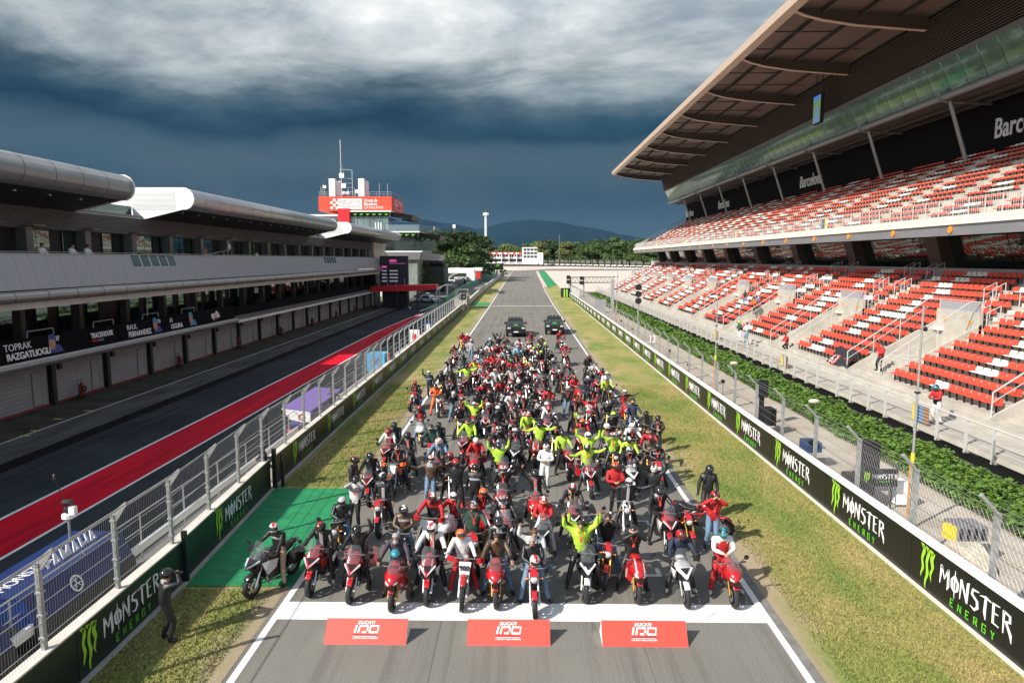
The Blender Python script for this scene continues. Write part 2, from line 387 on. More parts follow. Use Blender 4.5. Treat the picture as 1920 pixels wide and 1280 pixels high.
# corner turning right behind the gravel
mb = MB(); vs = []; fs = []
for i in range(13):
    a = radians(90 * i / 12); ci = (30, 345)
    for r in (36.0, 18.0):
        x = 43 - 0 - r * cos(a) - 0; y = 345 + r * sin(a) * 1.2; vs.append((x - 3.5 if r > 20 else x, y, T(y) + .002))
for i in range(12): fs.append((2 * i, 2 * i + 1, 2 * i + 3, 2 * i + 2))
mb.add(vs, fs)
sheet('track_corner', ASPH, lambda y: TL(345) + (y - 345) * .55, lambda y: TR(345) + (y - 345) * 3.2 if y < 352 else 60 + (y - 352) * 3, [345, 352, 365, 380], .002)
sheet('left_line', WHITE, TL, rel(TL, .16), ys1, .004)
sheet('right_line', WHITE, rel(TR, -.16), TR, [y for y in ys1 if y < 200], .004)
def rect(name, mat, x0, x1, y0, y1, z=.008, kind='structure'):
    return sheet(name, mat, x0, x1, [y0, y1], z)
rect('start_line', WHITE, -5.82, 5.79, 15.26, 16.10, .004)
rect('finish_line', WHITE, -5.4, 5.8, 124.6, 125.3, .008)
# grid brackets
mb = MB()
def grid_mark(x, y):
    mb.box(x - .48, x + .48, y, y + .09, .003, .006); mb.box(x - .48, x - .40, y - .3, y, .003, .006); mb.box(x + .40, x + .48, y - .3, y, .003, .006)
for x, y in ((-3.6, 77), (-2.2, 85), (-.65, 75), (.77, 83), (2.28, 88.5), (3.66, 81.5)):
    k = -4
    while y + 15 * k < 118:
        if y + 15 * k > 17: grid_mark(x, y + 15 * k)
        k += 1
for x, y in ((-2.0, 23.6), (3.3, 17.6)):
    mb.box(x - 1.0, x + .5, y, y + .12, .0065, .009); mb.box(x + .38, x + .5, y + .12, y + .5, .0065, .009)
o = part(mb, 'grid_markings', WHITE2); o['kind'] = 'structure'
for x_, w_ in ((2.72, .014), (-1.9, .012)):
    sheet('tar_seam', M('tar seam', (.085, .082, .075), .8), lambda y, x_=x_: x_ + .008 * sin(y * 1.7), lambda y, x_=x_, w_=w_: x_ + w_ + .008 * sin(y * 1.7), [10 + .5 * i for i in range(160)], .002)
# verges
XL = -9.0
ysg = [0, 13, 20, 30, 45, 70, 100, 130, 165]
sheet('left_verge', GRASS, lambda y: -10.2, rel(TL, -.02), ysg + [200, 260, 330], -.008)
sheet('right_verge', GRASS, rel(TR, .10), lambda y: 10.4, ysg + [185, 200], -.008)
mb = MB()   # darker, rubber-stained tarmac shoulder outside the white line
sheet('track_shoulder', M('grey shoulder', (.17, .165, .155), .9, var=.25, vs=3, bump=.3), TR, rel(TR, .22), ysg, .003)
mb = MB(); vs = [(-8.96, 16.88, .012), (-5.99, 16.92, .012), (-5.99, 24.6, .012), (-9.38, 24.57, .012)]
n = 12; V2 = []
for i in range(n + 1):
    f = i / n
    V2 += [(-8.96 - .42 * f, 16.88 + 7.69 * f, .012 + .004 * (i % 2)), (-5.99, 16.90 + 7.70 * f, .012 + .004 * (i % 2))]
mb.add(V2, [(2 * i, 2 * i + 1, 2 * i + 3, 2 * i + 2) for i in range(n)])
o = part(mb, 'green_carpet', GRNP); o['kind'] = 'structure'
rect('green_patch', GRNP, -9.5, -5.7, 126, 134, .004)
# kerb, green run-off and gravel at the end of the straight
mb = MB(); vs = []
for i, y in enumerate(range(190, 340, 5)):
    m = i % 2
    mb.add([(TR(y), y, T(y) + .01), (TR(y) + 1.1, y, T(y) + .05), (TR(y + 5) + 1.1, y + 5, T(y + 5) + .05), (TR(y + 5), y + 5, T(y + 5) + .01)], [(0, 1, 2, 3)], m)
o = part(mb, 'kerb', [M('kerb red', (.55, .12, .10), .6), WHITE]); o['kind'] = 'structure'
sheet('green_runoff', GRNP, rel(TR, 1.1), lambda y: TR(y) + 1.3 + 3.2 * min(1, max(0, (y - 186) / 25)), [186, 195, 210, 250, 300, 335], .006)
sheet('gravel_trap', GRAVEL, lambda y: 9.6 + (y - 150) * .02 if y < 195 else (TR(y) + 4.4 if y < 345 else TR(345) + 4 + (y - 345) * 3.1 if y < 349 else -20), lambda y: 14 + (y - 150) * 1.2 if y < 175 else 44 + (y - 175) * .45, [150, 160, 175, 194, 196, 260, 335, 345, 348.9], -.002)
sheet('gravel_trap', GRAVEL, lambda y: -16, lambda y: 140, [352, 380, 420, 455], -.004)
sheet('gravel_trap', GRAVEL, lambda y: TR(345) + 16, lambda y: 140, [348, 353], -.005)
mb = MB()
for i in range(22): x = -3 + i * 2.2; mb.box(x, x + 2.2, 382, 384.5, T(383), T(383) + .12, i % 2)
o = part(mb, 'kerb', [M('kerb red', (.5, .06, .05), .6), M('kerb red2', (.5, .06, .05), .6)]); o['kind'] = 'structure'
# pit lane, from the garages to the pit wall
yp = [0, 20, 40, 60, 80, 105, 125, 150]
sheet('pit_apron', APRN, -27.7, -24.25, yp, 0.0)
sheet('pit_line', WHITE2, -24.25, -24.13, yp, .004)
sheet('pit_concrete_strip', CONC2, -24.25, -21.75, yp, 0.0)
sheet('pit_drain_strip', M('black drain strip', (.008, .008, .009), .9, 0, .1, var=.3, vs=1), -21.75, -20.85, yp, .002)
def drift(y): return 0 if y < 60 else -(y - 60) * .02 if y < 100 else -.8 - (y - 100) * .02
sheet('pit_lane', PITA, -20.85, -9.6, yp, 0.0)
ye = [0, 20, 40, 60, 80, 100, 108]
sheet('pit_red_strip', REDP, lambda y: -17.1 + max(0, (y - 95)) * .14, lambda y: -14.95 + drift(y) * .6, ye, .004)
sheet('pit_red_strip_edge', WHITE, lambda y: -17.25 + max(0, (y - 95)) * .14, lambda y: -17.1 + max(0, (y - 95)) * .14, ye, .006)
sheet('pit_red_strip_edge', WHITE, lambda y: -14.95 + drift(y) * .6, lambda y: -14.83 + drift(y) * .6, ye, .006)
mb = MB()
for x, y in ((-24.7, 30), (-24.3, 33), (-24.9, 35.5), (-24.5, 37.5), (-24.1, 32), (-25.2, 31.2)): mb.box(x - .25, x + .25, y - .06, y + .06, .003, .007)
part(mb, 'yellow_marks', M('yellow chalk', (.55, .6, .12), .8))['kind'] = 'structure'
mb = MB()
for x, y in ((-24.4, 27.6), (-24.2, 26.6), (-24.9, 26.3)): mb.box(x - .25, x + .25, y - .06, y + .06, .003, .007)
part(mb, 'orange_marks', M('orange chalk', (.6, .2, .08), .8))['kind'] = 'structure'
# paddock yard beyond the pits, exit lane
sheet('paddock_yard', PADD, -90, lambda y: -10.5, [150, 170, 200, 260], -.003)
sheet('pit_exit_lane', PADD, lambda y: -15.8 + max(0, y - 200) * .03, lambda y: -11.2 + max(0, y - 180) * .045, [108, 150, 180, 220, 260, 300, 335], .004)
sheet('pit_exit_edge', GRNP, lambda y: -16.9 + max(0, y - 200) * .03, lambda y: -16.2 + max(0, y - 200) * .03, [120, 150, 180, 220, 260, 300], .006)
for x0, y0, x1, y1 in ((-29, 160, -19.5, 118), (-23, 160, -16.4, 128), (-17, 112, -14.3, 150)):
    mb = MB(); mb.add([(x0, y0, T(y0) + .006), (x0 + .35, y0, T(y0) + .006), (x1 + .35, y1, T(y1) + .006), (x1, y1, T(y1) + .006)], [(0, 1, 2, 3)])
    part(mb, 'paddock_line', WHITE)['kind'] = 'structure'
# service road and the ground under the stand
sheet('service_road', ROADT, 10.6, 15.3, [0, 20, 40, 80, 120, 165, 175], 0.0)
sheet('bank_base', M('soil', (.10, .075, .05), .95), 15.3, 34, [0, 60, 120, 170], -.002)

# grass blades near the camera, one object
rng = np.random.default_rng(3)
def blades(n, x0, x1, y0, y1, h):
    x = rng.uniform(x0, x1, n); y = y0 + (y1 - y0) * rng.random(n) ** 1.5; a = rng.uniform(0, 6.28, n); hh = h * rng.uniform(.4, 1.2, n)
    keep = ~((x < 0) & (y > 16.7) & (y < 24.8)); x, y, a, hh = x[keep], y[keep], a[keep], hh[keep]; n = len(x)
    w = .02; lx = rng.normal(0, .02, n); ly = rng.normal(0, .02, n)
    v = np.zeros((n, 3, 3)); v[:, 0, 0] = x - np.cos(a) * w; v[:, 0, 1] = y - np.sin(a) * w; v[:, 1, 0] = x + np.cos(a) * w; v[:, 1, 1] = y + np.sin(a) * w
    v[:, 2, 0] = x + lx; v[:, 2, 1] = y + ly; v[:, 2, 2] = hh; v[:, :, 2] -= .012
    return v.reshape(-1, 3)
def trimesh(name, v, mat):
    n = len(v) // 3; me = bpy.data.meshes.new(name); me.vertices.add(len(v)); me.vertices.foreach_set('co', v.astype(np.float32).ravel())
    me.loops.add(3 * n); me.loops.foreach_set('vertex_index', np.arange(3 * n, dtype=np.int32)); me.polygons.add(n)
    me.polygons.foreach_set('loop_start', np.arange(0, 3 * n, 3, dtype=np.int32)); me.update(calc_edges=True); me.materials.append(mat); return me
v = np.concatenate([blades(60000, 6.6, 10.25, 11, 46, .06), blades(38000, -9.0, -6.4, 11, 46, .06)])
o = link('grass', trimesh('grass', v, GRASS)); tag(o, 'short patchy dry grass blades on the verges beside the track', 'grass', kind='stuff')

# ================================================================== BANNERS
GL = {   # stroke letters: (polyline, width factor, taper)
 'M': [([(0, .0), (.06, .95), (.02, 1.02)], 1, (.3, .5)), ([(.06, .98), (.26, .38), (.46, 1.0)], .9, (.8, .8)), ([(.46, 1.02), (.50, .1), (.44, -.12)], 1, (.8, .2))],
 'O': [([(.23, .88), (.06, .62), (.10, .22), (.24, .08), (.40, .25), (.42, .62), (.23, .88)], .9, (1, 1)), ([(.24, 1.22), (.23, .5), (.25, -.28)], .7, (.1, .1))],
 'N': [([(.03, -.05), (.06, .98)], 1, (.3, .8)), ([(.05, 1.0), (.40, .05)], .85, (.8, .8)), ([(.40, -.02), (.43, 1.0), (.50, 1.1)], 1, (.8, .1))],
 'S': [([(.44, .98), (.12, .92), (.08, .66), (.36, .46), (.40, .16), (.24, -.04), (.02, .04)], .95, (.3, .2))],
 'T': [([(-.04, .88), (.25, .98), (.54, .92)], .95, (.2, .3)), ([(.26, .98), (.24, .2), (.30, -.12)], 1, (.8, .2))],
 'E': [([(.08, 1.0), (.10, .0)], 1.05, (.8, .7)), ([(.08, .95), (.40, 1.0)], .8, (.9, .3)), ([(.09, .52), (.34, .55)], .7, (.9, .3)), ([(.09, .04), (.40, .0)], .8, (.9, .3))],
 'R': [([(.08, 1.0), (.10, -.08)], 1.05, (.8, .3)), ([(.08, .97), (.36, .90), (.38, .62), (.12, .5)], .85, (.8, .7)), ([(.20, .52), (.44, .05), (.50, -.30)], .95, (.8, .1))]}
def monster_mesh():
    mb = MB(); x = 0
    for ch in 'MONSTER':
        for pts, wf, tp in GL[ch]: ribbon(mb, [(x + p[0], p[1]) for p in pts], .135 * wf, tp, z=0.002 * (x * 10 % 2))
        x += {'M': .62, 'O': .54, 'N': .58, 'S': .52, 'T': .56, 'E': .50, 'R': .5}[ch]
    return mb.mesh('monster_lettering', LWHITE)
def claw_mesh():
    mb = MB(); r = random.Random(4)
    for i, (x, l) in enumerate(((0, .80), (.30, 1.0), (.60, .72))):
        top = 1.0 - .02 * i; n = 9
        pts = [(x + .05 + .05 * sin(k * 1.3 + i) - .05 * (k / n), top - l * k / n) for k in range(n + 1)]
        L = []; R = []
        for k, (px, py) in enumerate(pts):
            w = .085 * (1 - (k / n) ** 2.2) + .015 + r.uniform(-.018, .018)
            L.append((px - w, py, .004)); R.append((px + w, py, .004))
        vs = [v for ab in zip(L, R) for v in ab]
        mb.add(vs, [(2 * k, 2 * k + 2, 2 * k + 3, 2 * k + 1) for k in range(n)])
        mb.add([(x - .16, top + .05, .004), (x + .02, top - .10, .004), (x + .13, top - .04, .004), (x + .06, top + .03, .004)], [(0, 1, 2, 3)])
    return mb.mesh('claw_logo', MGREEN)
EG = {'E': [[(.6, 1), (0, 1), (0, 0), (.6, 0)], [(0, .5), (.45, .5)]], 'N': [[(0, 0), (0, 1), (.6, 0), (.6, 1)]], 'R': [[(0, 0), (0, 1), (.55, 1), (.55, .55), (0, .55)], [(.25, .55), (.6, 0)]],
      'G': [[(.6, .85), (.6, 1), (0, 1), (0, 0), (.6, 0), (.6, .5), (.3, .5)]], 'Y': [[(0, 1), (.3, .5), (.6, 1)], [(.3, .5), (.3, 0)]]}
def energy_mesh():
    mb = MB(); x = 0
    for ch in 'ENERGY':
        for pl in EG[ch]: ribbon(mb, [(x + p[0], p[1]) for p in pl], .17, (1, 1))
        x += 1.55
    return mb.mesh('energy_lettering', MGREEN2)
ME_MON, ME_CLAW, ME_ENE = monster_mesh(), claw_mesh(), energy_mesh()
def logo_on(panel, origin, ux, uy, s=1.0, claw=True):
    """claw, MONSTER and ENERGY; s = height of the claw"""
    ux = Vector(ux).normalized(); uy = Vector(uy).normalized(); o0 = Vector(origin)
    for nm, me, off, sc in (('claw_logo', ME_CLAW, (0, 0), (s * .62, s)), ('lettering', ME_MON, (.72 * s, .40 * s), (.62 * s, .44 * s)), ('lettering', ME_ENE, (1.15 * s, .06 * s), (.175 * s, .17 * s))):
        if nm == 'claw_logo' and not claw: continue
        o = bpy.data.objects.new(nm, me); COL.objects.link(o); o.parent = panel
        frame(o, o0 + ux * off[0] + uy * off[1], ux, uy); o.scale = (sc[0], sc[1], 1)
# right-hand wall
rw = tag(empty('trackside_wall', (10.5, 12, 0)), 'long low wall of black Monster Energy boards right of the track, below the grandstand', 'wall')
mb = MB(); mb.box(10.47, 10.66, 4, 165, 0, 1.26); part(mb, 'wall_core', CONC, rw)
mb = MB(); mb.box(10.39, 10.66, 4, 165, 1.262, 1.33); part(mb, 'wall_cap', WPANEL, rw)
mb = MB(); mb.box(10.30, 10.42, 4, 165, .0, .05); part(mb, 'white_footing', CONCW, rw)
P = 5.14; zc0 = 10.3 * 1280 / (1762 - 979)
bm = MB(); bm.box(-.035, .035, 0, P - .02, .03, 1.25); bme = bm.mesh('banner', BANN)
k = -2
while zc0 + k * P < 160:
    yc = zc0 + k * P           # claw position; reading direction runs towards the camera
    b = link('banner', bme, rw, (10.43, yc - P + .75, 0))
    logo_on(b, (10.385, yc + .20, .12), (0, -1, 0), (0, 0, 1), 1.06)
    k += 1
# fence posts with cranked heads and cables
fr = tag(empty('debris_fence', (11.0, 12, 0)), 'tall cable fence on cranked steel posts behind the right trackside wall', 'fence')
pm = MB(); pm.cb((0, 0, 1.35), (.10, .13, 2.7)); pm.tube((0, 0, 2.66), (-.42, 0, 3.12), .06, 4); pm.cb((0, 0, .9), (.13, .16, .10))
pme = pm.mesh('fence_post', GALV)
YP = [12.1 + 3.25 * k for k in range(-1, 47)]
for y in YP: link('fence_post', pme, fr, (11.0, y, 0))
mb = MB()
for h in (.9, 1.2, 1.5, 1.8, 2.1, 2.4, 2.65): mb.tube((10.93, 6, h), (10.93, 163, h), .005, 4)
for h in (2.85, 3.08): mb.tube((10.93 - (h - 2.66) * .9, 6, h), (10.93 - (h - 2.66) * .9, 163, h), .007, 4)
part(mb, 'cables', GALVD, fr)
def diamond(mb, X, y0, y1, z0, z1, st, r, m=0):
    y = y0; H = z1 - z0
    while y < y1:
        mb.tube((X, y, z0), (X, min(y + H * .8, y1 + H), z1), r, 3, m, cap=False); mb.tube((X, y + H * .8, z0), (X, y, z1), r, 3, m, cap=False); y += st
mb = MB(); diamond(mb, 10.97, 6, 24, .9, 2.6, .17, .0018); o = part(mb, 'wire_mesh', GALVD, fr); o['kind'] = 'stuff'

# left-hand pit wall, three lengths
def lwall(label, x0f, y0, y1, mat, claws, hgt=1.12, yb=None):
    w = tag(empty('pit_wall', (x0f(y0), y0, 0)), label, 'wall')
    n = max(1, int((y1 - y0) / P + .5)); ln = (y1 - y0) / n
    mb = MB()
    def sl(a, b, z0, z1, m=0):
        mb.add([(x0f(y0) + a, y0, z0), (x0f(y0) + b, y0, z0), (x0f(y1) + b, y1, z0), (x0f(y1) + a, y1, z0), (x0f(y0) + a, y0, z1), (x0f(y0) + b, y0, z1), (x0f(y1) + b, y1, z1), (x0f(y1) + a, y1, z1)],
               [(0, 3, 2, 1), (4, 5, 6, 7), (0, 1, 5, 4), (1, 2, 6, 5), (2, 3, 7, 6), (3, 0, 4, 7)], m)
    sl(-.24, -.04, 0, hgt); part(mb, 'wall_core', CONC, w)
    mb = MB(); sl(-.26, .0, hgt + .002, hgt + .04); part(mb, 'wall_cap', CONCW, w)
    mb = MB(); sl(-.02, .14, 0, .03); part(mb, 'footing', CONC, w)
    for i in range(n):
        ya, yb_ = y0 + i * ln, y0 + (i + 1) * ln - .02; xa, xb = x0f(ya), x0f(yb_)
        mb = MB(); mb.add([(xa - .035, ya, .02), (xa, ya, .02), (xb, yb_, .02), (xb - .035, yb_, .02), (xa - .035, ya, hgt), (xa, ya, hgt), (xb, yb_, hgt), (xb - .035, yb_, hgt)],
               [(0, 3, 2, 1), (4, 5, 6, 7), (0, 1, 5, 4), (1, 2, 6, 5), (2, 3, 7, 6), (3, 0, 4, 7)])
        b = part(mb, 'banner', mat, w)
        for yc in claws:
            if ya <= yc + 1.4 < yb_: logo_on(b, (x0f(yc) + .012, yc, .10), (x0f(yc + 1) - x0f(yc), 1, 0), (0, 0, 1), .96)
    return w
la = lambda y: -8.88 - (y - 10) * .01
lb = lambda y: -8.98 - (y - 17.2) * .05
lc = lambda y: -9.32 - (y - 24.9) * .006
lwall('nearest length of dark green pit wall boards, behind the crouching photographer', la, 4, 17.1, BANNG, [12.9])
lwall('dark green Monster board wall beside the green carpet', lb, 17.15, 24.5, BANNG, [19.4])
lwall('long row of Monster boards running from the green carpet to the start line', lc, 24.8, 112, BANN, [27.0 + 5.1 * k for k in range(17)])
for q_, d_, l_ in (((-8.9, 17.13, .7), (.12, .1, 1.4), 'black post at the near corner of the green carpet'), ((-9.25, 24.65, .75), (.14, .12, 1.5), 'taller black post at the far corner of the green carpet'), ((-9.0, 24.78, .65), (.1, .1, 1.3), 'shorter black post at the far corner of the green carpet')):
    mb = MB(); mb.cb(q_, d_); tag(part(mb, 'gap_post', BLK), l_, 'post')

# left fence
lf = tag(empty('pit_fence', (-9.2, 12, 1.1)), 'galvanised wire mesh fence with gusseted posts on top of the left pit wall', 'fence')
pm = MB(); pm.cb((0, 0, .86), (.075, .10, 1.75)); pm.add([(.02, -.03, 1.80), (.30, -.03, 2.03), (.34, -.03, 1.97), (.02, -.03, 1.50), (.02, .03, 1.80), (.30, .03, 2.03), (.34, .03, 1.97), (.02, .03, 1.50)],
       [(0, 1, 2, 3), (7, 6, 5, 4), (0, 4, 5, 1), (1, 5, 6, 2), (2, 6, 7, 3), (3, 7, 4, 0)])
for h in (.25, .7, 1.15, 1.6): pm.cb((0, 0, h), (.12, .13, .04))
lpm = pm.mesh('fence_post', GALV)
ypl = []; y = 7.2
while y < 111: ypl.append(y); y += 2.42 if y < 60 else 2.6
def lx(y): return (la(y) if y < 17.1 else lb(y) if y < 24.6 else lc(y)) - .15
for y in ypl: link('fence_post', lpm, lf, (lx(y), y, 1.15))
mb = MB()
for a, b in zip(ypl[:-1], ypl[1:]):
    for h in (1.35, 1.7, 2.05, 2.4, 2.88): mb.tube((lx(a), a, h), (lx(b), b, h), .008, 4)
    mb.tube((lx(a) + .32, a, 3.14), (lx(b) + .32, b, 3.14), .012, 4)
part(mb, 'cables', GALV, lf)
mb = MB()
for a, b in zip(ypl[:-1], ypl[1:]):
    if a > 45: break
    n = int((b - a) / .075)
    for i in range(n):
        y = a + (b - a) * i / n; x = lx(y)
        mb.tube((x, y, 1.15), (x, y + .02, 2.88), .0032, 3, cap=False)
        mb.tube((x, y, 2.88), (x + .32, y + .02, 3.14), .0032, 3, cap=False)
o = part(mb, 'wire_mesh', GALVD, lf); o['kind'] = 'stuff'
# inner guard rail on the pit side
gr_ = tag(empty('guard_rail', (-10.6, 12, 0)), 'low white guard rail with thin posts on the pit side of the fence', 'guard rail')
mb = MB(); mb.box(-10.5, -10.42, 5, 110, .55, .78); part(mb, 'rail_beam', WPANEL, gr_)
mb = MB(); mb.box(-11.0, -9.55, 4, 111, 0, .06); part(mb, 'plinth', CONCD, gr_)
rp = MB(); rp.tube((0, 0, .1), (0, 0, 1.45), .025, 5); rp.tube((0, 0, 1.43), (0, 2.45, 1.43), .02, 5); rp.tube((0, 0, 1.0), (0, 2.45, 1.0), .014, 4); rpm = rp.mesh('rail_post', GALV)
for k in range(42): link('rail_post', rpm, gr_, (-10.7, 6 + 2.45 * k, 0))
# ================================================================== MAIN GRANDSTAND (right)
BAY = 13.35; Y0B = 29.6; YE = 165.0; NB = 11
gs = tag(empty('grandstand', (17.7, 20, 0)), 'long two-tier grandstand with red and white seats and a brown cantilever roof', 'grandstand')
X0 = 20.0; RI = .40; TR_ = .80
def rowx(j): return 20.9 + TR_ * j
def rowz(j): return 1.77 + RI * j          # tread level at row j, seats stand on it
ys0 = 16.0
# deck walkway
mb = MB(); mb.box(17.75, 20.45, ys0, YE, .95, 1.18); mb.box(20.05, 20.5, ys0, YE, 1.18, 1.52)
part(mb, 'walkway', STEPS, gs)
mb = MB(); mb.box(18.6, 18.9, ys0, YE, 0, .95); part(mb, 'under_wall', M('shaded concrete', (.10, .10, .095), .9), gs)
# lower steps: blocks between vomitories
VJ = 7     # rows below this are interrupted by the stair pit in each bay
bays = [Y0B + BAY * k for k in range(-1, NB - 1)]
mb = MB()
for j in range(14):
    x0 = rowx(j) - .45; z = rowz(j); 
    for y in bays:
        ya, yb = y, y + BAY
        if j < VJ: segs = [(ya - .0, ya + 9.3)]
        else: segs = [(ya - .0, yb)]
        for a, b in segs:
            b = min(b, YE)
            if b > a: mb.box(x0, x0 + TR_ + (.02 if j == 13 else 0), a, b, max(.6, z - .9), z)
part(mb, 'terrace_steps', STEPS, gs)
# vomitory pits: stair from the deck to the opening, side walls
for y in bays:
    a, b = y + 9.3, y + BAY
    if a > YE - 2: continue
    mb = MB()
    for i in range(8): mb.box(20.5 + i * .32, 20.5 + (i + 1) * .32, a + .15, b - .15, .9, 1.36 + i * .17)
    mb.box(23.06, 26.0, a + .15, b - .15, .9, 2.6); mb.box(25.9, 26.1, a, b, .9, rowz(VJ) + .9)
    mb.box(20.5, 26.0, a, a + .15, .9, 1.5); 
    part(mb, 'stair_flight', STEPS, gs)
    mb = MB(); mb.add([(20.45, a, .9), (26.05, a, .9), (26.05, a, rowz(VJ) + .25), (20.45, a, 1.65), (20.45, a + .14, .9), (26.05, a + .14, .9), (26.05, a + .14, rowz(VJ) + .25), (20.45, a + .14, 1.65)],
                      [(0, 3, 2, 1), (4, 5, 6, 7), (0, 1, 5, 4), (1, 2, 6, 5), (2, 3, 7, 6), (3, 0, 4, 7)])
    part(mb, 'side_wall', STEPS, gs); mb = MB(); mb.add([(20.45, b - .14, .9), (26.05, b - .14, .9), (26.05, b - .14, rowz(VJ) + .25), (20.45, b - .14, 1.65), (20.45, b, .9), (26.05, b, .9), (26.05, b, rowz(VJ) + .25), (20.45, b, 1.65)],
                      [(0, 3, 2, 1), (4, 5, 6, 7), (0, 1, 5, 4), (1, 2, 6, 5), (2, 3, 7, 6), (3, 0, 4, 7)])
    part(mb, 'side_wall', STEPS, gs)
    mb = MB()
    for yy in (a + .07, b - .07):
        p0 = (20.5, yy, 2.75); p1 = (25.3, yy, rowz(VJ) + 1.5); p2 = (26.05, yy, rowz(VJ) + 1.5)
        mb.path([(20.5, yy, 1.3), p0, p1, p2, (26.05, yy, rowz(VJ))], .035, 5); mb.tube((20.5, yy, 2.3), (25.3, yy, rowz(VJ) + 1.0), .02, 5)
        for f in (.33, .66): mb.tube((20.5 + 4.8 * f, yy, 1.4 + 2.2 * f), (20.5 + 4.8 * f, yy, 2.75 + (rowz(VJ) - 1.25) * f), .028, 5)
    mb.path([(26.05, a, rowz(VJ) + 1.5), (26.05, b, rowz(VJ) + 1.5)], .03, 5)
    part(mb, 'stair_rail', RAILW, gs)
    mb = MB(); mb.box(26.0, 26.06, a + .2, b - .2, rowz(VJ) + .5, rowz(VJ) + 1.42); part(mb, 'rail_panel', PANEL, gs)
    mb = MB(); mb.lathe([(0, 0), (.14, 0), (.14, .03), (0, .03)], (25.88, a + .8, rowz(VJ) + .3), 'X', 12); mb.lathe([(0, 0), (.14, 0), (.14, .03), (0, .03)], (25.88, b - .9, rowz(VJ) + .3), 'X', 12); part(mb, 'number_disc', ORANGE, gs)
# small aisle steps and aisle handrails
mb = MB()
for y in bays:
    for ya, j0 in ((y + 9.35, VJ), (y + 12.55, VJ)):
        if ya > YE - 1: continue
        for j in range(j0, 14): mb.box(rowx(j) - .85, rowx(j) - .45, ya, ya + .85, rowz(j) - .42, rowz(j) - .2)
part(mb, 'aisle_steps', CONCW, gs)
hm = MB()
hm.path([(0, 0, 0), (0, 0, .92), (.75, 0, 1.3), (.75, 0, .42)], .03, 5); hm.tube((0, 0, .5), (.75, 0, .88), .018, 4); hme = hm.mesh('handrail', RAILW)
for y in bays:
    for ya in (y + 9.3, y + 10.2, y + 12.5, y + 13.3):
        if ya > YE - 1: continue
        for j in range(VJ, 14, 3): link('handrail', hme, gs, (rowx(j) - .2, ya, rowz(j)))
# seats
def seatmesh(mat, nm):
    m = MB(); w = .25
    prof = [(-.22, .40), (-.20, .435), (.13, .40), (.17, .42), (.24, .78), (.20, .79), (.12, .45), (-.21, .46)]
    m.add([(-.19, -w, .38), (.12, -w, .36), (.18, -w * .78, .66), (-.19, w, .38), (.12, w, .36), (.18, w * .78, .66), (-.19, -w, .42), (.10, -w, .40), (.145, -w * .78, .67), (-.19, w, .42), (.10, w, .40), (.145, w * .78, .67)],
          [(6, 7, 10, 9), (7, 8, 11, 10), (0, 3, 4, 1), (1, 4, 5, 2), (0, 6, 9, 3), (8, 2, 5, 11), (0, 1, 7, 6), (1, 2, 8, 7), (3, 9, 10, 4), (4, 10, 11, 5)])
    m.box(-.02, .06, -.02, .02, .0, .38, 1)
    return m.mesh('seat', [mat, BLK])
SR, SW = seatmesh(REDS, 'red_seat'), seatmesh(WHTS, 'white_seat')
seats = []
rs = random.Random(11)
def rowseats(x, z, ya, n, far, pit=.55):
    hb = (int(ya * 7.3) % 5 - 2) * .07; c0 = n * (.5 + hb + rs.uniform(-.07, .07)); wd = rs.choice((0, 2, 3, 3, 4, 6)) if n > 10 else rs.choice((0, 0, 3, 4) if x > 27 else (0, 0, 0, 0, 3))
    if far > 5: wd = max(wd, int(n * rs.uniform(.3, .6))) ; c0 = n * .5 + rs.uniform(-2, 2)
    c1 = -9
    if rs.random() < .12 and wd and n > 10: c1 = c0 + 5
    for i in range(n):
        wh = abs(i - c0) < wd / 2 or abs(i - c1) < 1
        seats.append((x, ya + .28 + pit * i, z, wh))
for k, y in enumerate(bays):
    for j in range(14):
        n = 16
        if y + 8.8 < YE - .5: rowseats(rowx(j) + .02, rowz(j), y, n, k if j < 13 else 0)
        if j >= VJ and y + 12.1 < YE - .5: rowseats(rowx(j) + .02, rowz(j), y + 10.25, 4, 0)
# upper tier
UX = 28.0; UR = .47
def urx(j): return UX + .8 * j + .45
def urz(j): return 11.25 + UR * j
for k, y in enumerate(bays):
    for j in range(13):
        for a, n in ((y + .9, 9), (y + 7.6, 9)):
            if a + 5.6 < YE - .5: rowseats(urx(j) + .02, urz(j) + .02, a, n, k if k > 5 and rs.random() < .8 else 0, .56)
seats.sort(key=lambda s: sqrt(s[0] ** 2 + s[1] ** 2 + (s[2] - 8.5) ** 2) + (1e5 if abs(s[0]) / max(s[1], 1) > .80 else 0))
for s in seats[:300]:
    q = link('seat', SW if s[3] else SR, gs, s[:3])
    if s[0] > 27.9 and s[2] > 11: q.scale = (1, 1, .62)
def merged(lst, src, mats):
    sv = np.array([v.co[:] for v in src.vertices]); sf = [tuple(p.vertices) for p in src.polygons]; sm = [p.material_index for p in src.polygons]
    P0 = np.array([q[:3] for q in lst]); SC = np.ones((len(lst), 1, 3)); SC[(P0[:, 0] > 27.9) & (P0[:, 2] > 11), 0, 2] = .62; V = (sv[None] * SC + P0[:, None]).reshape(-1, 3); nv = len(sv)
    F = [tuple(i + nv * k for i in f) for k in range(len(lst)) for f in sf]
    me = bpy.data.meshes.new('seats'); me.from_pydata(V.tolist(), [], F); [me.materials.append(m) for m in mats]; me.polygons.foreach_set('material_index', sm * len(lst)); me.update(); return me
r = [s for s in seats[300:] if not s[3]]; w = [s for s in seats[300:] if s[3]]
o = link('seats', merged(r, SR, [REDS, BLK]), gs); o['kind'] = 'stuff'
o = link('seats', merged(w, SW, [WHTS, BLK]), gs); o['kind'] = 'stuff'
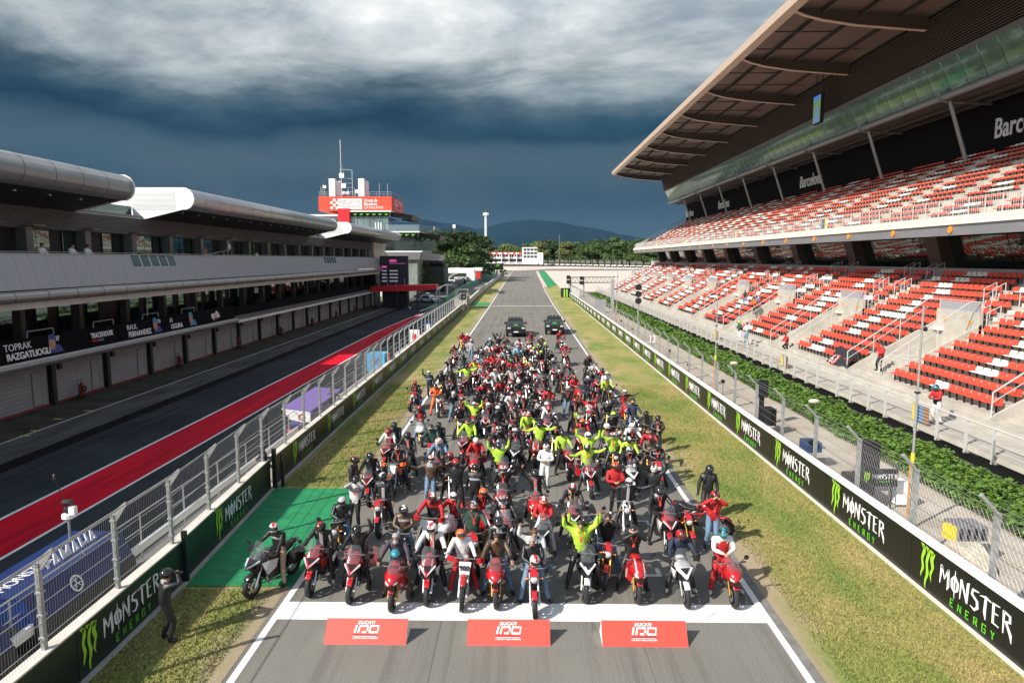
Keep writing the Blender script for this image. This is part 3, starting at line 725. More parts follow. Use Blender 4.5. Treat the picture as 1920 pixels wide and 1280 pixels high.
# rear of the lower tier: ledge, sloping glass, dark piers
mb = MB(); mb.box(31.75, 32.1, ys0, YE, 6.6, 7.85); part(mb, 'ledge', PANEL, gs)
gm = MB(); gm.add([(0, 0, 0), (0, BAY / 4 - .05, 0), (-.8, BAY / 4 - .05, 2.3), (-.8, 0, 2.3)], [(0, 3, 2, 1)]); gme = gm.mesh('glass_pane', GLASSM)
for y in bays:
    for i in range(4):
        ya = y + i * BAY / 4
        if ya + 3 > YE: continue
        o = link('glass_pane', gme, gs, (32.9, ya, 7.85)); o.rotation_euler = (0, 0, radians(random.uniform(-.5, .5)))
mb = MB(); mb.box(33.6, 34, ys0, YE, 6, 10.4); part(mb, 'rear_wall', DARK, gs)
for y in bays[::1]:
    if y + 10.4 > YE: continue
    mb = MB(); mb.add([(31.95, y + 9.6, 7.85), (33.2, y + 9.6, 7.85), (33.2, y + 11.2, 7.85), (31.95, y + 11.2, 7.85), (31.2, y + 9.6, 10.2), (33.2, y + 9.6, 10.2), (33.2, y + 11.2, 10.2), (31.2, y + 11.2, 10.2)],
                      [(0, 3, 2, 1), (4, 5, 6, 7), (0, 1, 5, 4), (1, 2, 6, 5), (2, 3, 7, 6), (3, 0, 4, 7)]); part(mb, 'pier', M('dark pier', (.045, .04, .04), .6), gs)
# upper tier slab, fascia, steps
mb = MB(); mb.ext([(26.85, 10.0), (34, 10.35), (39.5, 16.5), (39.5, 17.2), (34, 11.0), (28, 10.9), (26.85, 10.9)], ys0, YE); part(mb, 'upper_slab', M('soffit slats', (.30, .20, .16), .7, var=.12, vs=2, stretch=(1, 3, 1)), gs)
mb = MB(); mb.box(26.7, 26.9, ys0, YE, 9.97, 10.62); part(mb, 'fascia_band', ALU, gs)
mb = MB(); mb.box(26.55, 27.1, ys0, YE, 10.622, 11.12); part(mb, 'parapet', CONCW, gs)
mb = MB(); mb.box(26.9, 28.1, ys0, YE, 10.9, 11.2)
for j in range(13): mb.box(urx(j) - .45, urx(j) + .36, ys0, YE, urz(j) - .7, urz(j))
part(mb, 'upper_steps', STEPS, gs)
dm_ = MB(); dm_.lathe([(0, 0), (.22, 0), (.22, .04), (0, .04)], (0, 0, 0), 'X', 14); dme = dm_.mesh('number_disc', ORANGE)
for y in bays:
    for a in (y + .5, y + 7.1):
        if a < YE: link('number_disc', dme, gs, (26.62, a, 10.33))
um = MB(); um.tube((0, 0, 0), (0, 0, 1.1), .028, 5); um.tube((0, 0, 1.08), (0, 1.483, 1.08), .026, 5); um.tube((0, 0, .55), (0, 1.483, .55), .012, 4)
for i in range(7): um.tube((0, .185 * i + .1, .05), (0, .185 * i + .1, 1.06), .008, 3)
ume = um.mesh('balustrade', RAILW)
y = 29.0
while y < YE - 1.4: link('balustrade', ume, gs, (27.0, y, 11.12)); y += 1.483
# yellow, blue and brown service doors on the walkways
for x, z, ys_ in ((27.15, 11.2, (62, 88, 115, 140)),):
    for y in ys_:
        mb = MB(); mb.box(x, x + .05, y, y + .5, z, z + .9, 0); mb.box(x, x + .05, y + .55, y + 1.05, z, z + .9, 1); mb.box(x, x + .05, y + 1.1, y + 1.6, z, z + .9, 2); part(mb, 'coloured_bins', [YEL, BLUE, PANEL], gs)
# deck railing of the lower walkway
dk = MB(); dk.box(-.04, .04, -.05, .05, -.35, .98); dk.box(-.05, .5, -.05, .05, -.35, -.27); dme2 = dk.mesh('rail_post', RAILW)
y = 21.0; i = 0
while y < YE - 1:
    link('rail_post', dme2, gs, (17.68, y, 1.2)); 
    y += (1.6, 2.6, 1.6, 1.9)[i % 4]; i += 1
mb = MB(); mb.tube((17.68, ys0, 2.2), (17.68, YE, 2.2), .045, 6)
for h in (1.25, 1.4, 1.55, 1.7, 1.85, 2.0): mb.tube((17.72, ys0, h), (17.72, YE, h), .009, 4)
part(mb, 'top_rail', RAILW, gs)
mb = MB()
yy = 22.0
while yy < YE: mb.add([(17.75, yy, .95), (18.7, yy, .95), (18.7, yy, .45), (17.75, yy + .25, .95), (18.7, yy + .25, .95), (18.7, yy + .25, .45)], [(0, 1, 2), (5, 4, 3), (0, 2, 5, 3)]); yy += 5.3
part(mb, 'bracket', CONCW, gs)
for y in (30.5, 46.5, 63):
    mb = MB()
    for i in range(3): mb.box(17.85, 17.89, y - i * .42, y - i * .42 + .38, 1.25, 2.0, i)
    part(mb, 'coloured_panels', [YEL, M('blue panel', (.10, .25, .45), .5), M('brown panel', (.30, .14, .07), .5)], gs)
# hospitality level: beam, pipes, glass, piers, louvres
mb = MB(); mb.box(38.9, 39.3, ys0 + 20, YE, 16.8, 22.0); part(mb, 'back_wall', BLACKW, gs)
mb = MB(); mb.add([(34.9, 36, 21.45), (39.2, 36, 21.6), (39.2, YE, 21.6), (34.9, YE, 21.45)], [(0, 1, 2, 3)]); mb.box(36.5, 36.7, 36, YE, 21.2, 21.45); mb.box(38, 38.2, 36, YE, 21.2, 21.45); part(mb, 'soffit', M('dark soffit', (.07, .06, .055), .7), gs)
mb = MB(); mb.box(34.75, 35.3, 36, YE, 21.5, 22.05); mb.tube((34.7, 36, 21.75), (34.7, YE, 21.75), .28, 10); part(mb, 'edge_beam', M('grey steel beam', (.26, .28, .30), .4, .4), gs)
for y in bays:
    yb = y + 2.6
    if yb < 34 or yb > YE: continue
    mb = MB(); mb.tube((37.0, yb, 16.7), (35.3, yb, 21.5), .17, 8); part(mb, 'slanted_strut', M('grey steel beam'), gs)
    mb = MB(); mb.cb((34.7, yb, 21.75), (.75, .35, .75)); mb.tube((34.9, yb, 21.4), (38.8, yb + 0, 21.2), .1, 6); part(mb, 'beam_joint', M('grey steel beam'), gs)
gm = MB(); PW = BAY / 6; gm.add([(0, .03, 0), (0, PW - .03, 0), (-1.15, PW - .03, 2.4), (-1.15, .03, 2.4)], [(0, 1, 2, 3)]); gme = gm.mesh('glass_pane', GLASSG)
y = 38.0
while y < YE - 1: link('glass_pane', gme, gs, (34.85, y, 22.02)); y += PW
fm = MB(); fm.add([(0, -.04, 0), (0, .04, 0), (-1.17, .04, 2.42), (-1.17, -.04, 2.42), (1.3, -.04, 0), (1.3, .04, 0), (1.3, .04, 2.42), (1.3, -.04, 2.42)], [(0, 1, 2, 3), (0, 3, 7, 4), (1, 5, 6, 2)]); fme = fm.mesh('fin', M('dark green glass', (.03, .06, .05), .1, .3))
y = 38.0
while y < YE: link('fin', fme, gs, (34.9, y, 22.02)); y += PW
mb = MB(); mb.box(36.4, 36.6, 36, YE, 22, 24.5); part(mb, 'lounge_wall', M('lounge wall', (.10, .12, .10), .5, var=.4, vs=.5), gs)
mb = MB(); mb.box(33.45, 33.75, 36, YE, 24.3, 24.55); part(mb, 'window_head', GREYP, gs)
NL = 17; mb = MB()
for i in range(NL):
    f = i / NL; x = 33.55 - 1.0 * f; z = 24.56 + 3.1 * f
    mb.add([(x, 36, z), (x + .03, 36, z + .10), (x + .15, 36, z + .04), (x, YE, z), (x + .03, YE, z + .10), (x + .15, YE, z + .04)], [(0, 3, 4, 1), (1, 4, 5, 2), (0, 2, 5, 3), (3, 5, 4)])
lv = part(mb, 'louvre_slats', LOUVB, gs)
mb = MB(); mb.add([(33.75, 36, 24.5), (33.75, YE, 24.5), (32.7, YE, 27.8), (32.7, 36, 27.8)], [(0, 1, 2, 3)]); part(mb, 'louvre_backing', M('dark louvre backing', (.016, .014, .013), .9, 0, .1), gs)
mb = MB(); mb.add([(33.55, YE, 24.5), (39.3, YE, 24.5), (39.3, YE, 27.9), (32.6, YE, 27.7)], [(0, 1, 2, 3)]); mb.add([(34.85, YE, 22.0), (39.3, YE, 22.0), (39.3, YE, 24.5), (33.7, YE, 24.5)], [(0, 1, 2, 3)], 1); part(mb, 'end_wall', [LOUVB, GLASSG], gs)
# roof: sheet, fascia, ribs, purlins
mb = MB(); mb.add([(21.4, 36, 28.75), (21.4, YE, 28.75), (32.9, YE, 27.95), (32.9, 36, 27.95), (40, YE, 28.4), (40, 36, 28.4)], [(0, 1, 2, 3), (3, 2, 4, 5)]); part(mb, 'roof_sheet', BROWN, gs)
mb = MB(); mb.ext([(21.2, 28.3), (21.9, 28.15), (21.9, 28.72), (21.4, 29.05), (21.15, 29.0)], 36, YE + .3); part(mb, 'roof_edge', BROWNF, gs)
mb = MB(); mb.ext([(21.42, 29.06), (40, 28.6), (40, 28.45), (21.42, 28.80)], 36, YE); part(mb, 'roof_top', M('grey roof', (.3, .3, .3), .5), gs)
def rib_mesh():
    m = MB(); bot = [(32.6, 26.85), (30, 27.05), (27, 27.3), (24.3, 27.7), (22.9, 28.05), (21.9, 28.45)]; top = [(32.8, 27.93), (30, 28.12), (27, 28.33), (24.3, 28.52), (22.9, 28.6), (21.9, 28.68)]
    for w, k in ((.04, 0),):
        vs = []
        for (x, z), (x2, z2) in zip(bot, top): vs += [(x, -w, z), (x, w, z), (x2, w, z2), (x2, -w, z2)]
        m.add(vs, [(4 * i + a, 4 * i + b, 4 * i + 4 + b, 4 * i + 4 + a) for i in range(5) for a, b in ((0, 1), (1, 2), (2, 3), (3, 0))])
    vs = []
    for x, z in bot: vs += [(x, -.2, z - .05), (x, .2, z - .05), (x, .2, z), (x, -.2, z)]
    m.add(vs, [(4 * i + a, 4 * i + b, 4 * i + 4 + b, 4 * i + 4 + a) for i in range(5) for a, b in ((0, 1), (1, 2), (2, 3), (3, 0))], 1)
    return m.mesh('roof_rib', [M('dark rib', (.065, .052, .046), .6), BROWNF])
rme = rib_mesh()
yr = [58.3 + BAY * k for k in range(-1, 9)]
for y in yr: link('roof_rib', rme, gs, (0, y, 0))
pu = MB()
for x, z in ((24.2, 28.3), (27.3, 28.12), (30.4, 27.9)): pu.box(x - .07, x + .07, 0, BAY, z - .14, z + .16)
for t in (.33, .67): pu.box(22, 32.6, BAY * t - .04, BAY * t + .04, 28.0, 28.12) if t == .67 else pu.box(22, 27.4, BAY * t - .04, BAY * t + .04, 28.12, 28.24)
pme2 = pu.mesh('purlins', M('dark rib'))
for y in yr[:-1]: link('purlins', pme2, gs, (0, y, 0))
for y in (yr[-1],): link('purlins', pme2, gs, (0, y, 0)).scale = (1, .4, 1)
# names on the black wall
for ys_ in (58.4, 98.0, 138.0, 165):
    o = text('Barcelona', 2.25, M('pale sign lettering', (.62, .64, .66), .5), (38.82, ys_, 18.35), (0, -1, 0), (0, 0, 1), gs, bold=.012, sx=.80, ext=.03)
# hanging screen
mb = MB(); mb.cb((31.5, 75.5, 24.3), (.35, 1.9, 3.0), rz=.0); s_ = part(mb, 'hanging_screen', BLK); tag(s_, 'video screen hung under the grandstand roof showing a blue and green track picture', 'screen')
mb = MB(); mb.add([(31.3, 74.62, 22.9), (31.3, 76.38, 22.9), (31.3, 76.38, 25.7), (31.3, 74.62, 25.7)], [(0, 1, 2, 3)]); mb.add([(31.29, 74.7, 22.9), (31.29, 76.0, 22.9), (31.29, 75.5, 25.0)], [(0, 1, 2)], 1); mb.add([(31.285, 74.62, 25.3), (31.285, 76.38, 25.3), (31.285, 76.38, 25.7), (31.285, 74.62, 25.7)], [(0, 1, 2, 3)], 2)
part(mb, 'picture', [M('screen green', (.12, .2, .1), .5, emit=(.12, .22, .10, .5)), M('screen blue', (.1, .15, .3), .5, emit=(.10, .16, .36, .6)), M('screen sky', (.05, .15, .5), .5, emit=(.05, .15, .5, .6))], s_)
mb = MB(); mb.tube((31.5, 74.8, 25.8), (31.5, 74.8, 28), .05, 5); mb.tube((31.5, 76.2, 25.8), (31.5, 76.2, 28), .05, 5); part(mb, 'hanger', BLK, s_)
# open far stair railing at the end of the upper tier
mb = MB()
for j in range(13): mb.tube((urx(j), YE, urz(j)), (urx(j), YE, urz(j) + 1.2), .04, 4)
mb.tube((28, YE, 12.4), (38.5, YE, 18.2), .04, 5); mb.tube((28, YE, 11.9), (38.5, YE, 17.7), .02, 5); part(mb, 'end_rail', GREYP, gs)
mb = MB(); mb.ext([(26.9, 9.97), (28.2, 10.1), (28.2, 11.2), (30.5, 13.6), (28.2, 12.4), (26.9, 12.0)], YE, YE + .15); part(mb, 'end_panel', PANEL, gs)
# ivy bank
v = []
n = 60000
y = 12 + 150 * rng.random(n) ** 2.1; f = rng.random(n); x = 15.35 + 1.95 * f + .12 * np.sin(y * 2.1) + .10 * np.sin(y * .7); cl = np.sin(y * 5.3 + np.sin(x * 7) * 2) * np.sin(x * 6.1 + y * 1.9); z = .06 + .60 * f + .16 * rng.random(n) ** 2 + .07 * np.sin(y * 1.3 + f * 4) * f + .09 * cl; kp = ~((cl < -.55) & (rng.random(n) < .75)); x, y, z, f = x[kp], y[kp], z[kp], f[kp]; n = len(x)
sz = .026 + .034 * rng.random(n) + .0010 * y
th = rng.uniform(0, 6.28, n); tl = rng.uniform(-.6, .6, (n, 2))
V = np.zeros((n, 6, 3)); c, s = np.cos(th), np.sin(th)
P4 = np.array([(-1, -.7), (1, -.7), (0, 1.1), (-.9, .2), (.9, .2), (0, -1.0)])
for i, (a, b) in enumerate(P4):
    V[:, i, 0] = x + sz * (a * c - b * s); V[:, i, 1] = y + sz * (a * s + b * c); V[:, i, 2] = z + sz * (a * tl[:, 0] + b * tl[:, 1])
V = V.reshape(-1, 3); o = link('ivy', trimesh('ivy', V, IVYM)); tag(o, 'strip of glossy green ivy along the foot of the grandstand walkway', 'ivy', kind='stuff')
mb = MB(); mb.ext([(15.4, 0), (17.4, 0), (17.4, .62), (15.5, .10)], 12, 163); part(mb, 'planted_bank', M('dark soil', (.03, .04, .015), .95))['kind'] = 'structure'
# ================================================================== PIT BUILDING (left)
PB = 5.32; yb0 = 39.2 - PB * 7; NBY = 24; ybE = yb0 + PB * NBY + .01     # 1.96 .. 129.6
pb = tag(empty('pit_building', (-27.7, 20, 0)), 'long grey pit building with garages, rounded metal roofs and a glazed upper gallery', 'building')
fx = -27.7
mb = MB(); mb.box(-45, fx - .12, yb0, ybE, 0, 3.3); part(mb, 'lower_wall', CONCD, pb)
dmb = MB(); dmb.box(0, .10, .34, PB - .34, .12, 2.7)
for i in range(10): dmb.box(.10, .115, .36, PB - .36, .3 + .24 * i, .32 + .24 * i, 1)
gde = dmb.mesh('garage_door', [GARW, GREYP])
sd_ = MB(); sd_.box(0, .02, 0, .75, 0, 2.0); sd_.box(.02, .03, .05, .70, .06, 1.94, 1); sde = sd_.mesh('wicket_door', [GREYP, GARW])
pil = MB(); pil.box(-.05, .22, -.16, .16, 0, 2.75); pile = pil.mesh('pillar', BLK)
bx_ = MB(); bx_.box(0, .18, 0, .28, 0, .34); bxe = bx_.mesh('control_box', BLK)
for k in range(NBY):
    y = yb0 + PB * k
    g_ = link('garage_door', gde, pb, (fx - .1, y, 0)); 
    link('wicket_door', sde, g_, (fx + .02, y + 3.7, .15)); link('pillar', pile, pb, (fx, y, 0)); link('control_box', bxe, pb, (fx, y + .55, 2.0))
mb = MB(); mb.box(fx - .05, fx + .03, yb0, ybE, 0, .11); part(mb, 'red_sill', REDL, pb)
# canopy slab and pipes under the name boards
mb = MB(); mb.ext([(fx - .1, 2.75), (-26.75, 2.55), (-26.55, 2.62), (-26.55, 3.04), (fx - .1, 3.04)], yb0, ybE); part(mb, 'canopy', CONCD, pb)
mb = MB(); mb.tube((-26.5, yb0, 2.85), (-26.5, 63, 2.85), .16, 8); mb.box(-26.62, -26.45, yb0, 63, 2.98, 3.07, 1); part(mb, 'edge_pipe', [GALVD, CONCW], pb)
mb = MB(); mb.box(-26.75, -26.45, 63.2, ybE, 2.62, 2.84); part(mb, 'white_edge', WPANEL, pb)
# name boards on the balcony front
def board(y0, y1, x=-26.6, z0=3.08, z1=4.24):
    mb = MB(); mb.ext([(x - .16, z0), (x - .08, z0), (x - .22, z1), (x - .30, z1)], y0, y1 - .03); return part(mb, 'name_board', M('name board black', (.008, .008, .010), .8, 0, .05), pb)
def bt(b, txt, size, y, z, mat=LWHITE, **k):
    dz = (z - 3.08) / 1.16 * .14; text(txt, size, mat, (-26.6 - .065 - dz, y, z), (0, 1, 0), (-.12, 0, 1), b, **k)
FLESH = M('printed skin tone', (.42, .22, .15), .5)
def portrait(b, y, z, capc, jac, num=None):
    ux, uy = Vector((0, 1, 0)), Vector((-.12, 0, 1)).normalized(); x = -26.6 - .055 - (z - 3.08) * .12
    def poly(pts, mt, dx):
        m = MB(); m.add([Vector((x + dx, y, z)) + ux * a + uy * c for a, c in pts], [tuple(range(len(pts)))]); part(m, 'printed_portrait', mt, b)
    poly([(-.28, -.42), (.85, -.42), (.62, .0), (.2, .08), (-.2, -.1)], jac, .0)
    poly([(-.26, -.15), (.1, -.25), (.26, .1), (.24, .42), (-.2, .46), (-.3, .15)], FLESH, .006)
    poly([(-.32, .38), (.22, .34), (.36, .2), (.34, .50), (.15, .66), (-.2, .64)], capc, .012)
NAVY = M('navy print', (.02, .04, .22), .5); TEAL = M('teal print', (.02, .25, .40), .5); REDPR = M('red print', (.55, .02, .04), .5)
b1 = board(27, 44.6); b2 = board(44.6, 63.0)
board(2, 27)
def Yat(px): return 26.7 * 1280 / (979 - px) - 1.0
bt(b1, 'TOPRAK', .52, Yat(18), 3.72); bt(b1, 'RAZGATLIOGLU', .50, Yat(20), 3.24, bold=.028, spacing=.95)
portrait(b1, Yat(107), 3.62, NAVY, NAVY); bt(b1, '07', .38, Yat(110) + .15, 3.85, bold=.02)
bt(b1, 'TRACKHOUSE', .44, Yat(179), 3.62, bold=.03, sx=.8); bt(b1, 'MOTOGP', .20, Yat(180), 3.38, mat=REDPR, bold=.03); bt(b1, 'TEAM', .20, Yat(192), 3.38, mat=TEAL, bold=.03)
mb = MB(); mb.add([(-26.82, Yat(186), 3.95), (-26.82, Yat(186) + .5, 3.95), (-26.84, Yat(186) + .55, 4.15), (-26.84, Yat(186) - .05, 4.15)], [(0, 1, 2, 3)]); part(mb, 'emblem', TEAL, b1)
bt(b2, 'RAUL', .50, Yat(246), 3.72); bt(b2, 'FERNANDEZ', .50, Yat(247), 3.24, bold=.028); portrait(b2, Yat(298), 3.62, TEAL, NAVY); bt(b2, '25', .38, Yat(301) + .2, 3.85, bold=.02)
bt(b2, 'AI', .50, Yat(325), 3.72); bt(b2, 'OGURA', .50, Yat(326), 3.24, bold=.028); portrait(b2, Yat(364), 3.62, TEAL, TEAL)
bt(b2, 'aprilia', .80, Yat(402), 3.46, bold=.035, sx=.8); bt(b2, 'RACING', .18, Yat(407), 3.28, mat=REDPR)
names = (('JACK', 'MILLER'), ('JORGE', 'MARTIN'), ('MARCO', 'BEZZECCHI'), ('BRAD', 'BINDER'), ('LUCA', 'MARINI'), ('JOAN', 'MIR'), ('ALEX', 'RINS'))
for i, (a, c) in enumerate(names):
    y = 63.4 + i * 9.2; b = board(y, y + 9.1, x=-26.85, z0=2.9, z1=4.0)
    text(a, .34, LWHITE, (-27.02, y + .8, 3.5), (0, 1, 0), (-.12, 0, 1), b); text(c, .36, LWHITE, (-26.97, y + .8, 3.12), (0, 1, 0), (-.12, 0, 1), b, bold=.025)
    m = MB(); m.add([(-26.95, y + 5, 2.95), (-26.95, y + 6.4, 2.95), (-27.08, y + 5.9, 3.95), (-27.08, y + 5.2, 3.95)], [(0, 1, 2, 3)]); part(m, 'printed_portrait', (REDPR, NAVY, ORANGE, REDPR, LWHITE, NAVY, REDPR)[i], b)
# hoops above the boards
hp = MB(); hp.path([(0, 0, 0), (0, .05, .38), (0, 2.1, .38), (0, 2.15, 0)], .035, 6); hpe = hp.mesh('hoop_rail', GALVD)
for y in (25.4, 31.0, 36.6, 42.4, 48.0, 53.6): link('hoop_rail', hpe, pb, (-27.0, y, 4.2))
# balcony level: floor, dark back glass, mullions
mb = MB(); mb.box(-45, -26.9, yb0, ybE, 3.05, 3.2); mb.box(-31.1, -31.0, yb0, ybE, 3.2, 6.6, 1); part(mb, 'balcony_floor', [CONCD, DARK], pb)
pn = MB(); pn.add([(0, 0, 0), (0, 1.22, 0), (0, 1.22, 2.3), (0, 0, 2.3)], [(0, 1, 2, 3)]); pne = pn.mesh('window_pane', GLASSM)
cm = MB(); cm.box(-.25, .25, -.2, .2, 0, 3.3); cme = cm.mesh('column', M('dark column', (.07, .068, .065), .6))
for k in range(NBY):
    y = yb0 + PB * k; link('column', cme, pb, (-29.3, y, 3.2))
    for i in (0, 1, 2):
        if (k * 3 + i) % 7 == 6: continue
        o = link('window_pane', pne, pb, (-30.9, y + .5 + i * 1.5, 3.5)); o.rotation_euler = (0, radians(random.uniform(-1, 1)), radians(random.uniform(-1.2, 1.2)))
# tube under the upper balustrade, soffit
mb = MB(); mb.tube((-25.8, yb0, 6.58), (-25.8, ybE, 6.58), .30, 12)
for k in range(52): mb.tube((-25.8, 2.2 + 2.45 * k, 6.58), (-25.8, 2.24 + 2.45 * k, 6.58), .308, 12, 1)
part(mb, 'round_nosing', [M('grey nosing', (.34, .34, .345), .4, .5), BLK], pb, smooth=False)
mb = MB(); mb.box(-31, -25.95, yb0, ybE, 6.25, 6.42); mb.box(-26.3, -26.0, yb0, ybE, 5.9, 6.25, 1); part(mb, 'balcony_soffit', [DARK, CONCW], pb)
# upper balustrade panels
pn2 = MB(); pn2.add([(0, .008, 0), (0, 1.172, 0), (-.52, 1.172, 1.83), (-.52, .008, 1.83), (-.06, .008, 0), (-.06, 1.172, 0), (-.58, 1.172, 1.83), (-.58, .008, 1.83)], [(0, 1, 2, 3), (3, 2, 6, 7), (0, 3, 7, 4), (1, 5, 6, 2)])
pn2e = pn2.mesh('balustrade_panel', PANEL)
pn3 = MB(); pn3.add([(0, .008, 0), (0, 1.172, 0), (-.28, 1.172, 1.0), (-.28, .008, 1.0)], [(0, 1, 2, 3)]); pn3e = pn3.mesh('balustrade_panel', PANEL)
wn = MB(); wn.add([(-.30, .08, 1.06), (-.30, 1.10, 1.06), (-.50, 1.10, 1.76), (-.50, .08, 1.76)], [(0, 1, 2, 3)], 1)
for a, c in ((0, .09), (1.09, 1.18)): wn.add([(-.27, a, 1.0), (-.27, c, 1.0), (-.52, c, 1.84), (-.52, a, 1.84)], [(0, 1, 2, 3)])
wn.add([(-.27, 0, 1.0), (-.27, 1.18, 1.0), (-.29, 1.18, 1.07), (-.29, 0, 1.07)], [(0, 1, 2, 3)]); wne = wn.mesh('balustrade_window', [M('window frame', (.42, .46, .46), .4, .4), M('blue grey glass', (.05, .09, .11), .05, .3)])
y = 2.0; i = 0
while y < 131:
    op = 44.6 < y < 51 or 90 < y < 95.5
    link('balustrade_panel', pn3e if op else pn2e, pb, (-25.78, y, 6.93))
    if op: link('balustrade_window', wne, pb, (-25.78, y, 6.93))
    y += 1.18
mb = MB(); mb.box(-26.42, -26.26, yb0, 131.5, 8.76, 8.82); mb.tube((-26.34, yb0, 8.9), (-26.34, 131, 8.9), .02, 4); part(mb, 'coping', M('window frame'), pb)
mb = MB(); mb.add([(-25.78, 131.2, 6.93), (-26.3, 131.2, 8.76), (-28.3, 131.2, 8.76), (-28.3, 131.2, 6.3), (-25.6, 131.2, 6.3)], [(0, 1, 2, 3, 4)]); part(mb, 'end_panel', PANEL, pb)
# upper gallery: terrace floor, glass, columns, louvred wall
mb = MB(); mb.box(-40, -26.4, yb0, 131, 7.5, 7.6); part(mb, 'terrace_floor', CONCD, pb)
pg = MB(); pg.add([(0, .04, 0), (0, 1.16, 0), (0, 1.16, 2.72), (0, .04, 2.72)], [(0, 1, 2, 3)]); pge = pg.mesh('window_pane', GLASSM)
cu_ = MB(); cu_.box(-.3, .3, -.28, .28, 0, 2.75); cue = cu_.mesh('column', LOUV)
for k in range(NBY):
    y = yb0 + PB * k; link('column', cue, pb, (-28.55, y, 7.6))
    for i in range(4):
        if (k + i) % 5 == 4: continue
        o = link('window_pane', pge, pb, (-29.0, y + .32 + i * 1.18, 7.6)); o.rotation_euler = (0, 0, radians(random.uniform(-.6, .6)))
mb = MB(); mb.box(-29.15, -29.1, yb0, ybE, 7.6, 10.4); part(mb, 'gallery_back', DARK, pb)
mb = MB()
for i in range(10):
    z = 10.30 + i * .125
    mb.add([(-28.45, yb0, z), (-28.32, yb0, z + .03), (-28.45, yb0, z + .11), (-28.45, ybE, z), (-28.32, ybE, z + .03), (-28.45, ybE, z + .11)], [(0, 3, 4, 1), (1, 4, 5, 2), (0, 1, 2), (5, 4, 3)])
part(mb, 'louvre_slats', M('grey louvre slat', (.27, .262, .26), .45, .35), pb)
mb = MB(); mb.box(-45, -28.46, yb0, ybE, 10.28, 11.7); part(mb, 'upper_wall', LOUV, pb)
lm = MB(); lm.box(-.4, .4, -.5, .5, 0, .06); lme = lm.mesh('wall_lamp', M('lamp housing', (.2, .19, .16), .5))
for k in range(NBY): link('wall_lamp', lme, pb, (-28.0, yb0 + PB * k, 10.4))
# roof wings with rounded noses
def wing(y0, y1, label):
    R_ = .78; cx, cz = -25.3, 12.98; a0 = []
    for i in range(9):
        a = radians(100 - 200 * i / 8); a0.append((cx + R_ * cos(a), cz + R_ * sin(a)))
    prof = a0 + [(-29.8, 11.2), (-33, 12.3), (-33, 13.76)]
    mb = MB(); mb.ext(prof, y0 + .12, y1 - .12)
    me = mb; w = part(mb, 'roof_wing', [ALU], pb); 
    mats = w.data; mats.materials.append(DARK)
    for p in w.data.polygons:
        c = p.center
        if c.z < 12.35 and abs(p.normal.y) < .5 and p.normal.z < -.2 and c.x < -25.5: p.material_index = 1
        if abs(p.normal.y) < .5 and c.x > -26: p.use_smooth = True
    sm = MB()
    y = y0 + 2.2
    while y < y1:
        pr = [(cx + (R_ + .006) * cos(radians(100 - 200 * i / 8)), cz + (R_ + .006) * sin(radians(100 - 200 * i / 8))) for i in range(9)]
        sm.add([(x, y, z) for x, z in pr] + [(x, y + .035, z) for x, z in pr], [(i, i + 1, 9 + i + 1, 9 + i) for i in range(8)]); y += 2.3
    part(sm, 'cladding_joints', M('joint shadow gap', (.05, .05, .05), .7), w)
    cp = MB(); pr2 = [(x * 1 + (x + 27) * .02, z + (z - 12.9) * .06) for x, z in prof]
    cp.ext(pr2, y0 - .05, y0 + .11); part(cp, 'white_end_cap', WPANEL, w)
    cp = MB(); cp.ext(pr2, y1 - .11, y1); part(cp, 'white_end_cap', WPANEL, w)
    lp = MB()
    y = y0 + 1.5
    while y < y1: lp.cb((-26.2, y, 12.1), (.2, .2, .22)); lp.cb((-26.8, y + .1, 12.22), (1.0, .5, .04), 1); y += 2.66
    o = part(lp, 'downlights', [SILV, BLK], w); o['kind'] = 'stuff'
wing(2, 43.7, ''); wing(51.5, 91.4, ''); wing(98.9, 139, '')
for y in (43.7, 91.4): mb = MB(); mb.add([(-29.2, y, 11.55), (-29.2, y + 7.7, 11.55), (-29.2, y + 7.7, 12.4), (-29.2, y, 12.4)], [(0, 1, 2, 3)]); part(mb, 'clerestory', GLASSM, pb)
for y0_ in (51.5, 98.9):
    mb = MB()
    for i in range(16): mb.box(-29.6, -25.9, y0_ - .075, y0_ - .055, 12.2 + .09 * i, 12.23 + .09 * i)
    part(mb, 'cap_ribs', M('light grey rib', (.66, .66, .66), .5), pb)
# end of the garage block
mb = MB(); mb.box(-34, -27.8, ybE, ybE + 4, 0, 6.2); mb.box(-30, -28, 129.5, 140, 7.6, 11.8, 1); part(mb, 'end_block', [DARK, CONCW], pb)

# extinguisher trolleys in front of the doors
def trolley():
    r = empty('extinguisher_trolley'); m = MB(); m.lathe([(0, .12), (.13, .15), (.15, .3), (.15, .85), (.08, .97), (.03, 1.0)], n=10); lpart(m, 'cylinder', M('dark red cylinder', (.20, .012, .012), .4), r)
    m = MB(); m.path([(-.16, .08, .1), (-.16, .12, 1.15), (.16, .12, 1.15), (.16, .08, .1)], .02, 5); lpart(m, 'frame', BLK, r)
    for s in (-.19, .19): m = MB(); m.lathe([(.04, -.03), (.14, -.03), (.14, .03), (.04, .03)], (s, .05, .14), 'X', 10); lpart(m, 'wheel', RUBBER, r)
    m = MB(); m.lathe([(.10, -.02), (.2, -.02), (.2, .02), (.10, .02)], (0, -.17, .6), 'Y', 12); lpart(m, 'hose', BLK, r); return r
tp = trolley(); first = True
tl = [('nearest', 32.9), ('second', 46.8), ('third', 57.5)]
